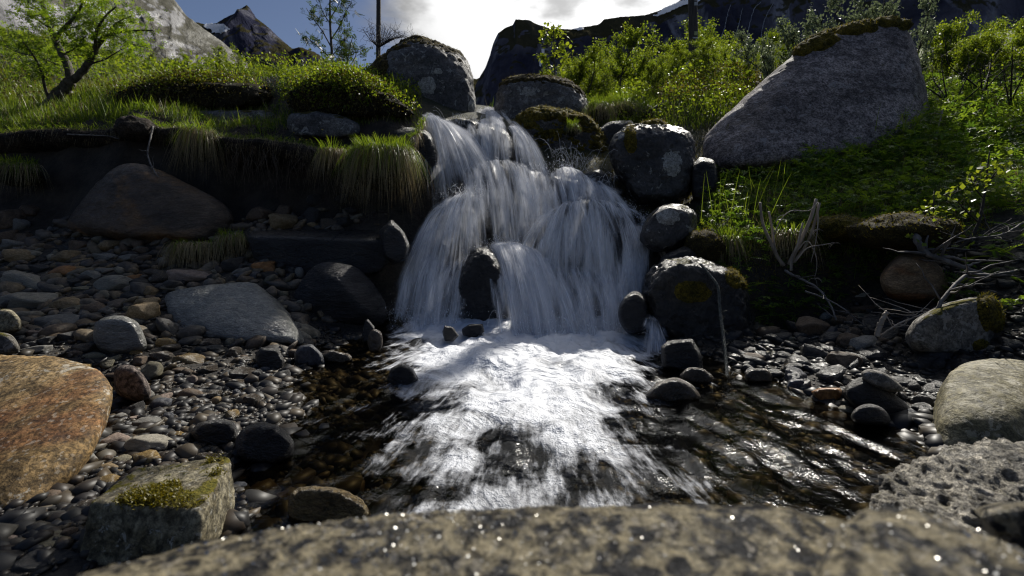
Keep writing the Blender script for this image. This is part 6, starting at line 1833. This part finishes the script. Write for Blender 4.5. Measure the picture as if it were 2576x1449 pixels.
tree('rowan_tree', 'crooked forked rowan leaning on the grassy terrace at the upper left',
     [[(108, 285, .085), (128, 262, .080), (150, 235, .075), (170, 214, .072), (181, 203, .068)],
      [(181, 203, .055), (172, 172, .050), (158, 138, .046), (142, 108, .042), (131, 75, .036), (119, 40, .030), (106, 0, .024), (98, -60, .016)],
      [(181, 203, .050), (203, 184, .046), (222, 160, .042), (240, 125, .036), (255, 102, .030), (285, 84, .024), (330, 78, .016), (385, 76, .008)],
      [(138, 100, .026), (160, 72, .022), (185, 45, .018), (205, 12, .014), (215, -30, .010)],
      [(240, 125, .022), (243, 80, .018), (262, 45, .013), (290, 18, .008)], [(172, 175, .018), (140, 160, .014), (100, 145, .010), (70, 120, .006)],
      [(128, 260, .020), (112, 215, .017), (104, 180, .014), (84, 140, .011), (58, 105, .007)], [(222, 162, .014), (262, 150, .010), (300, 128, .007), (335, 110, .004)],
      [(131, 75, .014), (95, 50, .010), (60, 35, .006)], [(119, 40, .014), (80, 10, .010), (50, -20, .006)], [(255, 102, .012), (290, 60, .008), (330, 40, .005)], [(158, 138, .012), (190, 120, .008), (215, 90, .005)], [(285, 84, .010), (330, 110, .007), (372, 120, .004)],
      [(160, 72, .010), (200, 65, .007), (240, 40, .004)], [(84, 140, .008), (40, 130, .006), (5, 110, .004)]],
     6.4, L_ROWAN, PALM, 0.055, 2600, 71, scatter=0.085, tw=0.28, ntw=7)
tree('rowan_tree', 'slender dark rowan silhouetted against the sky left of the far pole',
     [[(838, 215, .030), (836, 150, .026), (832, 90, .022), (830, 30, .018), (832, -60, .012)], [(834, 120, .012), (812, 80, .010), (790, 50, .007), (770, 20, .004)], [(833, 100, .012), (855, 65, .010), (870, 30, .007), (885, 5, .004)],
      [(836, 150, .010), (808, 125, .008), (785, 105, .006), (768, 90, .004)], [(836, 140, .010), (860, 110, .008), (878, 85, .005)], [(831, 60, .010), (812, 30, .007), (800, -10, .005)], [(831, 45, .010), (850, 15, .007), (862, -20, .005)], [(837, 165, .008), (855, 145, .006), (868, 120, .004)]],
     8.6, L_BACKLIT, PINN, 0.14, 330, 72, dj=0.4, tw=0.25, ntw=5, scatter=0.05)
tree('rowan_tree', 'low leafy rowan sapling right of the silhouetted one, above the leafy mound',
     [[(868, 220, .014), (872, 170, .012), (880, 120, .009), (888, 90, .005)], [(870, 180, .008), (890, 150, .006), (900, 125, .004)], [(869, 200, .008), (850, 170, .006), (845, 150, .004)], [(872, 165, .006), (860, 140, .005), (858, 115, .003)]],
     8.2, L_BACKLIT, PINN, 0.13, 150, 73, tw=0.2)
tree('aspen_sapling', 'round leaved sapling behind the grey boulder with mossy top',
     [[(1398, 255, .016), (1396, 190, .013), (1394, 130, .010), (1392, 65, .005)], [(1396, 190, .006), (1375, 165, .005), (1358, 140, .003)], [(1395, 150, .006), (1415, 125, .005), (1425, 100, .003)], [(1396, 170, .006), (1416, 155, .005), (1430, 140, .003)],
      [(1394, 120, .005), (1378, 105, .004), (1365, 85, .003)], [(1397, 215, .006), (1378, 200, .004), (1362, 180, .003)], [(1393, 95, .004), (1403, 80, .003), (1410, 70, .002)]],
     7.9, L_YOUNG, OVAL, 0.075, 300, 74, tw=0.14, scatter=0.05)
tree('dead_shrub', 'leafless dark shrub on the left shoulder of the big rounded boulder',
     [[(950, 150, .012), (952, 120, .010), (958, 100, .008)]] + [[(952, 120, .007), (952 + 0.5 * k_, 100 - abs(k_) * 0.05, .005), (955 + 0.95 * k_, 82 - 18 * math.cos(k_ / 40), .002)] for k_ in range(-45, 105, 9)],
     7.6, None, None, 0, 0, 75, dj=0.3, bark=M_TWIG, tw=0.22, ntw=9, cat='shrub')
for s_, (u0, v0, d, lab) in enumerate([(2385, 330, 5.6, 'bare dark branched shrub right of the huge boulder'), (2470, 300, 5.7, 'larger bare dark shrub left of the leafy bush at the right edge'), (2540, 330, 5.2, 'bare twiggy shrub at the right edge of the slope')]):
    limbs = [[(u0, v0, .016), (u0 + 4, v0 - 40, .013), (u0 + 2, v0 - 70, .010)]]
    for k_ in range(9):
        a = rp.uniform(-1.1, 1.1); l = rp.uniform(70, 170)
        st = limbs[0][rp.integers(0, 3)]
        limbs.append([(st[0], st[1], .009), (st[0] + math.sin(a) * l * 0.4, st[1] - math.cos(a) * l * 0.35, .007), (st[0] + math.sin(a * 1.1) * l * 0.75, st[1] - math.cos(a) * l * 0.7, .005), (st[0] + math.sin(a) * l * 0.9, st[1] - l * 0.95, .003)])
    tree('dead_shrub', lab, limbs, d, L_BIRCH, RHOMB, 0.035, 90, 80 + s_, bark=M_TWIG, tw=0.3, ntw=6, cat='shrub', scatter=0.03)
# bright young birch on the right bank
tree('birch_sapling', 'young birch with glowing yellow green leaves on the right bank',
     [[(2395, 690, .012), (2400, 640, .011), (2440, 600, .010), (2462, 560, .008), (2475, 500, .007), (2482, 440, .005), (2490, 380, .003)], [(2440, 600, .006), (2400, 585, .005), (2350, 590, .004), (2310, 560, .003)], [(2405, 635, .006), (2370, 590, .005), (2350, 540, .004), (2350, 480, .003)],
      [(2462, 560, .005), (2430, 530, .004), (2400, 500, .003), (2370, 490, .002)], [(2475, 500, .004), (2450, 470, .003), (2440, 440, .002)], [(2478, 470, .004), (2500, 440, .003), (2515, 420, .002)], [(2400, 640, .005), (2340, 620, .004), (2290, 600, .003)], [(2370, 590, .004), (2340, 560, .003), (2325, 530, .002)]],
     3.05, L_YOUNG, RHOMB, 0.034, 330, 91, dj=0.25, bark=M_TWIG, tw=0.14, ntw=5, scatter=0.03)
tree('birch_sapling', 'small green leafed seedling at the tip of the right bank overhang',
     [[(1815, 610, .004), (1808, 585, .003), (1800, 560, .002)], [(1808, 585, .002), (1790, 575, .002), (1780, 565, .001)], [(1805, 575, .002), (1820, 562, .002), (1830, 555, .001)]], 3.7, L_YOUNG, PALM, 0.03, 34, 92, tw=0.06, scatter=0.03)
# ------------------------------------------------------------------ poles, pipes, rope, dead wood
# leaves on the two turf mounds
for mo, spec in ((MOUNDS[0], ((9000, 0.024, L_HEATH, 'heather_sprigs', -0.6, OVAL), (5600, 0.026, L_BIRCH, 'bilberry_leaves', 0.45, OVAL))), (MOUNDS[1], ((6000, 0.024, L_HEATH, 'heather_sprigs', -0.6, OVAL), (8500, 0.030, L_BIRCH, 'bilberry_leaves', 0.1, OVAL)))):
    me = mo.data; n_ = len(me.vertices)
    co = np.zeros(n_ * 3); me.vertices.foreach_get('co', co); co = co.reshape(-1, 3)
    no = np.zeros(n_ * 3); me.vertices.foreach_get('normal', no); no = no.reshape(-1, 3)
    for (nn, sz, mt, nm, zmin, tm) in spec:
        g = np.where(no[:, 2] + 0.3 * fbm(co * 3, 2) > zmin)[0]
        k_ = g[rp.integers(0, len(g), nn)]
        pts = co[k_] + no[k_] * (rp.uniform(0, 1, nn) ** 1.5 * 0.13)[:, None] + rp.normal(size=(nn, 3)) * 0.012 + np.array([0, 0, 0.02])
        m_ = MB(); leaves(pts, sz * rp.uniform(0.6, 1.3, nn), tm, m_, tilt=0.9)
        o = m_.build(nm, mt, mo); o['kind'] = 'stuff'
    m_ = MB(); g = np.where(no[:, 2] < 0.45)[0]; k_ = g[rp.integers(0, len(g), 1500)]
    blades(co[k_], rp.uniform(0.04, 0.16, 1500), 0.004, -np.pi / 2 + rp.normal(size=1500) * 0.9, rp.uniform(0.2, 0.6, 1500), 0.3, rp.uniform(0.6, 1.2, 1500), rp.uniform(0, 0.5, 1500), m_)
    o = m_.build('dead_grass', G_DRY, mo); o['kind'] = 'stuff'
M_POLE = plain_mat('weathered pole', (0.022, 0.019, 0.018), (0.075, 0.062, 0.055), 9, 0.8, 0.6, (6, 6, 0.35))
M_PIPE = plain_mat('grey pipe', (0.05, 0.05, 0.055), (0.11, 0.11, 0.12), 8, 0.6, 0.1)
M_HOSE = plain_mat('black hose', (0.012, 0.012, 0.013), (0.03, 0.03, 0.032), 8, 0.8, 0.1)
M_ROPE = plain_mat('rope', (0.018, 0.021, 0.019), (0.085, 0.095, 0.085), 60, 0.8, 0.5)
M_TAGY = plain_mat('faded yellow tag', (0.30, 0.32, 0.12), (0.40, 0.40, 0.2), 30, 0.5, 0.1)
M_TAGW = plain_mat('pale plate', (0.35, 0.36, 0.38), (0.5, 0.5, 0.52), 30, 0.5, 0.1)
def box(c, s):
    x, y, z = np.array(s) / 2
    v = np.array([[sx * x, sy * y, sz * z] for sx in (-1, 1) for sy in (-1, 1) for sz in (-1, 1)]) + np.array(c)
    f = np.array([[0, 1, 3, 2], [4, 6, 7, 5], [0, 4, 5, 1], [2, 3, 7, 6], [0, 2, 6, 4], [1, 5, 7, 3]])
    return v, f
def pole(u, v, d, r, label, tags=False):
    b = P(u, v, d); b[2] = min(b[2], float(H(b[0], d)[0])) - 0.1
    root = empty('utility_pole', b, label, 'utility pole', 'wooden utility poles')
    zz = np.linspace(0, 9.5, 30)
    pts = np.stack([0.01 * np.sin(zz * 1.3), 0.008 * np.cos(zz * 1.7), zz], 1)
    m_ = MB(); m_.tube(pts, np.linspace(r * 1.05, r * 0.88, 30), 14); m_.build('post', M_POLE, root)
    if tags:
        for (vv, w, h, mt, nm) in ((89, .09, .10, M_TAGY, 'yellow_tag'), (100, .17, .035, M_TAGW, 'number_plate'), (3, .09, .09, M_TAGW, 'round_marker'), (15, .09, .09, M_TAGW, 'round_marker')):
            z = CAM_Z - (vv - HOR) / F * d - b[2]
            V, f = box((0.035, -r * 1.02 - 0.008, z), (w, 0.012, h)); mk(nm, V, f, mt, root, smooth=False)
        z = CAM_Z - (218 - HOR) / F * d - b[2]
        z = CAM_Z - (138 - HOR) / F * d - b[2]
        V, f = box((r, -0.06, z), (0.06, 0.08, 0.22)); mk('bracket', V, f, M_PIPE, root, smooth=False)
    return root
pole(1743, 200, 12.6, 0.118, 'near wooden utility pole with small tags, above the birch scrub on the right', True)
pole(952, 110, 24.0, 0.118, 'far wooden utility pole behind the big rounded grey boulder')
def run(name, label, pts, r, mat, cat, n=24, sides=8):
    p3 = spline(Pn(pts), n); loc = p3[-1]
    m_ = MB(); m_.tube(p3, r, sides)
    return tag(m_.build(name, mat, loc=loc), label, cat)
run('support_pipe', 'grey pipe slanting from the tussocks up to the near pole', [(1596, 279, 7.0), (1660, 228, 9.0), (1700, 192, 11.0), (1738, 150, 12.5)], 0.022, M_PIPE, 'pipe')
run('guy_pipe', 'short dark pipe slanting down to the right from the near pole', [(1755, 138, 12.5), (1775, 150, 12.0), (1815, 172, 11.0), (1840, 188, 10.5)], 0.045, M_HOSE, 'pipe')
run('bent_hose', 'black hose bent into a hook among the tussocks', [(1594, 281, 6.95), (1612, 284, 6.9), (1635, 278, 6.95), (1660, 264, 7.1), (1680, 255, 7.4)], 0.022, M_HOSE, 'hose')
# rope: three twisted strands
rp3 = spline(Pn([(1762, 664, 3.12), (1786, 692, 3.05), (1806, 722, 2.98), (1811, 777, 2.88), (1818, 831, 2.76), (1823, 871, 2.66), (1827, 912, 2.56), (1830, 955, 2.45)]), 140)
rope = empty('rope', rp3[-1], 'frayed grey green rope hanging down the wet mossy boulder into the stream', 'rope')
for k_ in range(3):
    a = np.linspace(0, 2 * np.pi * 26, 140) + k_ * 2 * np.pi / 3
    st = rp3 + 0.0045 * np.stack([np.cos(a), np.sin(a), 0 * a], 1)
    m_ = MB(); m_.tube(st - rp3[-1], 0.0055, 5); m_.build('strand', M_ROPE, rope)
m_ = MB()
for i in range(60):
    j = rp.integers(40, 140); q = rp3[j] - rp3[-1]
    m_.tube(np.array([q, q + rp.normal(size=3) * 0.012, q + rp.normal(size=3) * 0.022]), 0.0009, 3)
for i in range(26):
    q = np.zeros(3); m_.tube(np.array([q, q + np.array([rp.normal() * .02, rp.normal() * .02, -.02]), q + np.array([rp.normal() * .05, rp.normal() * .04, -.03])]), 0.0015, 3)
o = m_.build('frayed_end', M_ROPE, rope); o['kind'] = 'stuff'
# dead umbel stalks
stalks = empty('dead_stalks', P(1985, 665, 3.5), 'bundle of bleached dead flower stalks on the right bank', 'dead plant')
def stalk(pts, r0, r1, nm='stalk', parent=stalks, mat=M_DEAD):
    p3 = spline(Pn(pts), 16) - np.array(parent.location)
    m_ = MB(); m_.tube(p3, np.linspace(r0, r1, 16), 7)
    return m_.build(nm, mat, parent)
stalk([(1972, 668, 3.5), (1955, 645, 3.5), (1940, 612, 3.48), (1919, 564, 3.45), (1912, 509, 3.42)], .014, .009)
stalk([(1968, 668, 3.5), (1950, 630, 3.5), (1943, 580, 3.48), (1934, 532, 3.46)], .011, .008)
stalk([(1985, 665, 3.5), (2011, 612, 3.45), (2038, 553, 3.42), (2054, 500, 3.4)], .016, .010)
stalk([(1988, 668, 3.52), (2020, 630, 3.5), (2045, 575, 3.5), (2062, 510, 3.48)], .013, .009)
stalk([(1990, 682, 3.45), (1992, 650, 3.45), (2005, 620, 3.42), (2020, 560, 3.4)], .010, .007)
for q in ([(1948, 590, 3.44), (1965, 552, 3.4), (1992, 530, 3.38), (2035, 530, 3.36), (2058, 508, 3.35)], [(2056, 515, 3.42), (2058, 545, 3.4), (2056, 580, 3.38), (2050, 620, 3.38), (2040, 660, 3.4)],
          [(2005, 632, 3.4), (2030, 606, 3.36), (2050, 635, 3.35), (2055, 670, 3.36), (2048, 705, 3.38)], [(2000, 660, 3.4), (2030, 625, 3.36), (2075, 615, 3.34), (2100, 610, 3.33)], [(1950, 560, 3.4), (1960, 545, 3.38), (1975, 540, 3.36)]):
    stalk(q, .0045, .0025, 'curled_stalk')
for (u, v) in ((2056, 578), (2100, 612), (2050, 700)):
    for k_ in range(9):
        a = rp.uniform(0, 6.28)
        stalk([(u, v, 3.36), (u + 10 * math.cos(a), v + 5 * math.sin(a) + 2, 3.35), (u + 17 * math.cos(a), v + 12 * math.sin(a) + 8, 3.35)], .0018, .001, 'umbel_ray')
def branch(name, label, pts, r0, r1, mat, side=6, sl=30):
    p3 = spline(Pn(pts), 30); loc = p3[0]
    root = empty(name, loc, label, 'dead branch')
    p3 = p3 - loc + rp.normal(size=p3.shape) * r0 * 0.12
    m_ = MB(); m_.tube(p3, np.linspace(r0, r1, 30), 8); m_.build('limb', mat, root)
    for k_ in range(side):
        i = rp.integers(6, 30); d_ = rp.normal(size=3); d_[2] = abs(d_[2]) * 0.5; d_ /= np.linalg.norm(d_)
        tt = np.linspace(0, 1, 6)[:, None]; l = rp.uniform(0.3, 1) * sl * 0.01
        m_ = MB(); m_.tube(p3[i] + d_ * l * tt + np.cumsum(rp.normal(size=(6, 3)) * 0.008, 0), np.linspace(max(r1, r0 * 0.3), 0.001, 6), 4); m_.build('twig', mat, root)
    return root
M_GREYW = plain_mat('grey driftwood', (0.05, 0.045, 0.042), (0.17, 0.155, 0.145), 16, 0.8, 0.5, (1, 1, 0.4))
branch('dead_branch', 'thick broken grey branch above the tan bank boulder', [(2304, 592, 2.95), (2312, 615, 2.92), (2330, 638, 2.9), (2366, 650, 2.85), (2410, 668, 2.8), (2470, 690, 2.75)], .022, .012, M_GREYW, 10, 40)
branch('dead_branch', 'thin reddish branch arching over the flat topped grey boulder', [(2350, 800, 2.45), (2371, 755, 2.45), (2411, 709, 2.5), (2438, 690, 2.55), (2487, 692, 2.6), (2560, 680, 2.7)], .010, .006, M_GREYW, 8, 30)
branch('dead_branch', 'long twig slanting down from the dead flower stalks', [(1975, 680, 3.4), (2010, 700, 3.3), (2050, 720, 3.2), (2085, 760, 3.1), (2104, 805, 3.0)], .010, .005, M_GREYW, 4, 20)
branch('dead_branch', 'dark twig crossing below the long slanting one', [(2025, 733, 3.1), (2070, 748, 3.05), (2120, 775, 2.95), (2150, 800, 2.9), (2178, 822, 2.85)], .006, .003, M_GREYW, 4, 20)
branch('dead_branch', 'loose bundle of dry sticks left of the flat topped grey boulder', [(2215, 845, 2.6), (2260, 815, 2.6), (2310, 795, 2.6), (2380, 760, 2.65)], .006, .004, M_DEAD, 14, 34)
branch('dead_branch', 'short pale board end stuck in the gravel of the right bank', [(2206, 846, 2.6), (2212, 822, 2.6), (2224, 798, 2.6), (2232, 785, 2.6)], .014, .011, M_DEAD, 0, 10)
branch('dead_branch', 'thin straw stick lying across dark stones at the right waterline', [(1985, 862, 2.95), (2020, 856, 2.93), (2060, 846, 2.9)], .005, .003, M_DEAD, 0, 5)
branch('dead_branch', 'bare twigs reaching out of the right bank thicket', [(2576, 560, 3.0), (2520, 590, 2.95), (2440, 600, 2.9), (2400, 612, 2.9)], .007, .003, M_GREYW, 10, 30)
branch('dead_branch', 'leaning dry root below the bare peat knob', [(385, 318, 4.9), (378, 350, 4.75), (372, 390, 4.6), (385, 425, 4.45), (398, 445, 4.4)], .010, .005, M_GREYW, 5, 15)
branch('dead_branch', 'crooked stick lying on the grass at the left turf edge', [(170, 338, 4.95), (220, 340, 4.9), (270, 342, 4.9), (300, 350, 4.9)], .008, .004, M_GREYW, 4, 14)
branch('dead_branch', 'pale dry stem standing at the right flank of the huge boulder', [(2348, 375, 4.9), (2358, 330, 4.9), (2372, 275, 4.95)], .010, .006, M_DEAD, 2, 12)
# moss cushions on the stones
def cushion(u, v, d, w, h, dep, label, mat=M_MOSSY, seed=0, n=500, rot=0.0):
    c = P(u, v, d)
    dirs, f = ico(4)
    V = dirs * np.array([w, dep, h]) * (1 + 0.22 * fbm(dirs * 2.2 + seed, 4))[:, None]
    cr, sr = math.cos(rot), math.sin(rot)
    R = np.array([[cr, 0, sr], [0, 1, 0], [-sr, 0, cr]])
    V = V @ R.T
    root = empty('moss_cushion', c, label, 'moss')
    mk('cushion', V, f, mat, root)
    m_ = MB()
    k_ = rp.integers(0, len(V), n); k_ = k_[dirs[k_, 2] > -0.3]
    blades(V[k_], rp.uniform(0.010, 0.03, len(k_)), 0.004, rp.uniform(0, 6.28, len(k_)), rp.uniform(0.2, 1.0, len(k_)), 0.9, 0.3, rp.uniform(0, 1, len(k_)), m_, 2)
    o = m_.build('moss_tips', L_MOSS, root); o['kind'] = 'stuff'
def nz(no): return no[:, 2]
def blob(u, v, cu, cv, ru, rv): return 1 - np.hypot((u - cu) / ru, (v - cv) / rv)
BIGB, MOSSB, GAPB, ROUNDB, BLOCK, WETM, DARKB, WALLB = HR[12], HR[10], HR[9], HR[8], HR[1], HR[15], HR[11], HR[54]

moss_patch(BIGB, lambda u, v, no, w: np.maximum.reduce([blob(u, v, 2225, 38, 75, 26), blob(u, v, 2120, 66, 90, 20), blob(u, v, 2060, 100, 45, 26), blob(u, v, 2005, 118, 40, 20), blob(u, v, 2285, 58, 30, 16), blob(u, v, 2020, 270, 26, 12) - 0.5, blob(u, v, 2080, 225, 18, 9) - 0.5]) + 0.12, 0.06, M_MOSSY, L_MOSS, 3600, 3)
moss_patch(MOSSB, lambda u, v, no, w: np.clip(nz(no) * 1.4 - 0.15, -1, 0.6), 0.04, M_MOSSY, L_MOSS, 6000, 4)
moss_patch(GAPB, lambda u, v, no, w: nz(no) * 1.2 - 0.62, 0.03, M_MOSSB, L_MOSS, 2500, 5)
moss_patch(ROUNDB, lambda u, v, no, w: np.maximum(nz(no) * 0.9 - 0.62, blob(u, v, 925, 190, 55, 90)), 0.03, M_MOSSB, L_MOSS, 2500, 6)
moss_patch(BLOCK, lambda u, v, no, w: nz(no) * 1.1 - 1.12 + 0.35 * fbm(w * 9, 2), 0.008, M_MOSSY, L_MOSS, 5000, 7, (0.004, 0.010))
moss_patch(WETM, lambda u, v, no, w: np.maximum(blob(u, v, 1745, 735, 60, 40), blob(u, v, 1860, 690, 50, 60)) * 1.2 - 0.35, 0.015, M_MOSSY, L_MOSS, 2500, 8, (0.006, 0.014))
moss_patch(DARKB, lambda u, v, no, w: np.maximum(blob(u, v, 1660, 302, 60, 14), blob(u, v, 1585, 350, 16, 40)) - 0.1, 0.025, M_MOSSY, L_MOSS, 1500, 9)
moss_patch(HR[27], lambda u, v, no, w: np.maximum(blob(u, v, 2505, 780, 50, 60), blob(u, v, 2470, 870, 30, 18) - 0.2), 0.02, M_MOSSY, L_MOSS, 1500, 10)
M_LICH = rock_mat('white lichen', (0.26, 0.26, 0.25), (0.46, 0.46, 0.44), 30, 0.5, bump=0.6, rough=0.9)
moss_patch(ROUNDB, lambda u, v, no, w: np.maximum(blob(u, v, 1074, 215, 22, 20), blob(u, v, 1100, 180, 12, 8) - 0.2), 0.006, M_LICH, None, seed=21, name='lichen_patch', freq=14)
moss_patch(ROUNDB, lambda u, v, no, w: np.maximum(blob(u, v, 1188, 268, 10, 22), blob(u, v, 1105, 283, 8, 6)) - 0.1, 0.006, M_LICH, None, seed=22, name='lichen_patch', freq=14)
moss_patch(DARKB, lambda u, v, no, w: np.maximum(blob(u, v, 1690, 410, 42, 50), blob(u, v, 1560, 340, 25, 25) - 0.2) - 0.42, 0.003, M_LICH, None, seed=23, name='lichen_patch', freq=22)
moss_patch(GAPB, lambda u, v, no, w: np.maximum(blob(u, v, 1258, 295, 22, 20), blob(u, v, 1330, 230, 60, 30) - 0.5) - 0.2, 0.005, M_LICH, None, seed=24, name='lichen_patch', freq=16)
moss_patch(HR[14], lambda u, v, no, w: blob(u, v, 1680, 545, 50, 30) - 0.4, 0.003, M_LICH, None, seed=25, name='lichen_patch', freq=20)
for (p_, pts, tl, mt) in TIPS:
    m_ = MB(); n_ = len(pts)
    blades(pts, rp.uniform(tl[0], tl[1], n_), 0.004, rp.uniform(0, 6.28, n_), rp.uniform(0.2, 1.0, n_), 0.9, 0.3, rp.uniform(0, 1, n_), m_, 2)
    o = m_.build('moss_tips', mt, p_); o['kind'] = 'stuff'
cushion(2265, 585, 3.2, 0.30, 0.125, 0.28, 'brown mossy overhang above the tan bank boulder', M_MOSSB, 6, n=3000)
cushion(2110, 575, 3.62, 0.22, 0.10, 0.2, 'green moss hump between the dead stalks and the brown overhang', M_MOSSY, 7, n=2000)
cushion(1770, 620, 3.75, 0.14, 0.13, 0.2, 'green brown moss lump behind the black rock at the edge of the fall', M_MOSSB, 8, n=1000)
cushion(345, 325, 4.9, 0.16, 0.13, 0.2, 'bare dark peat knob sticking out of the turf edge', M_PEAT, 11, n=10)
# buttercups
M_YEL = leaf_mat('yellow petals', (0.62, 0.44, 0.02), (0.75, 0.55, 0.03), 0.3, tcol=(1, 1, 1))
pet = MB(); stm = MB()
for k_ in range(5):
    a = k_ * 2 * math.pi / 5
    leaves(np.zeros((1, 3)), 0.012, OVAL, pet, var=0.5 + 0.1 * k_, tilt=0, az=np.array([a]), up=np.array([0.35]))
stm.tube(np.array([[0, 0, 0], [0.004, 0, -0.04], [0.0, 0.004, -0.09]]), 0.0012, 4)
p0 = pet.build('petals', M_YEL); s0 = stm.build('stem', G_BRIGHT)
COL.objects.unlink(p0); COL.objects.unlink(s0)
for i, (u, v, d) in enumerate([(811, 327, 4.9), (739, 334, 4.9), (754, 351, 4.75), (771, 352, 4.75), (780, 350, 4.75), (577, 350, 4.75), (937, 368, 4.3), (945, 371, 4.28), (958, 374, 4.28), (967, 376, 4.28), (933, 360, 4.3), (946, 360, 4.3), (911, 387, 4.3)]):
    root = empty('buttercup', P(u, v, d), 'yellow buttercup among the herbs of the turf edge' if u < 900 else 'yellow buttercup on top of the big shaggy tussock', 'flower', 'buttercups on the turf' if u < 900 else 'buttercups on the tussock')
    for q in (p0, s0):
        o = q.copy(); COL.objects.link(o); o.parent = root
    root.rotation_euler = (rp.normal() * 0.4 + 0.5, rp.normal() * 0.3, rp.uniform(0, 6))
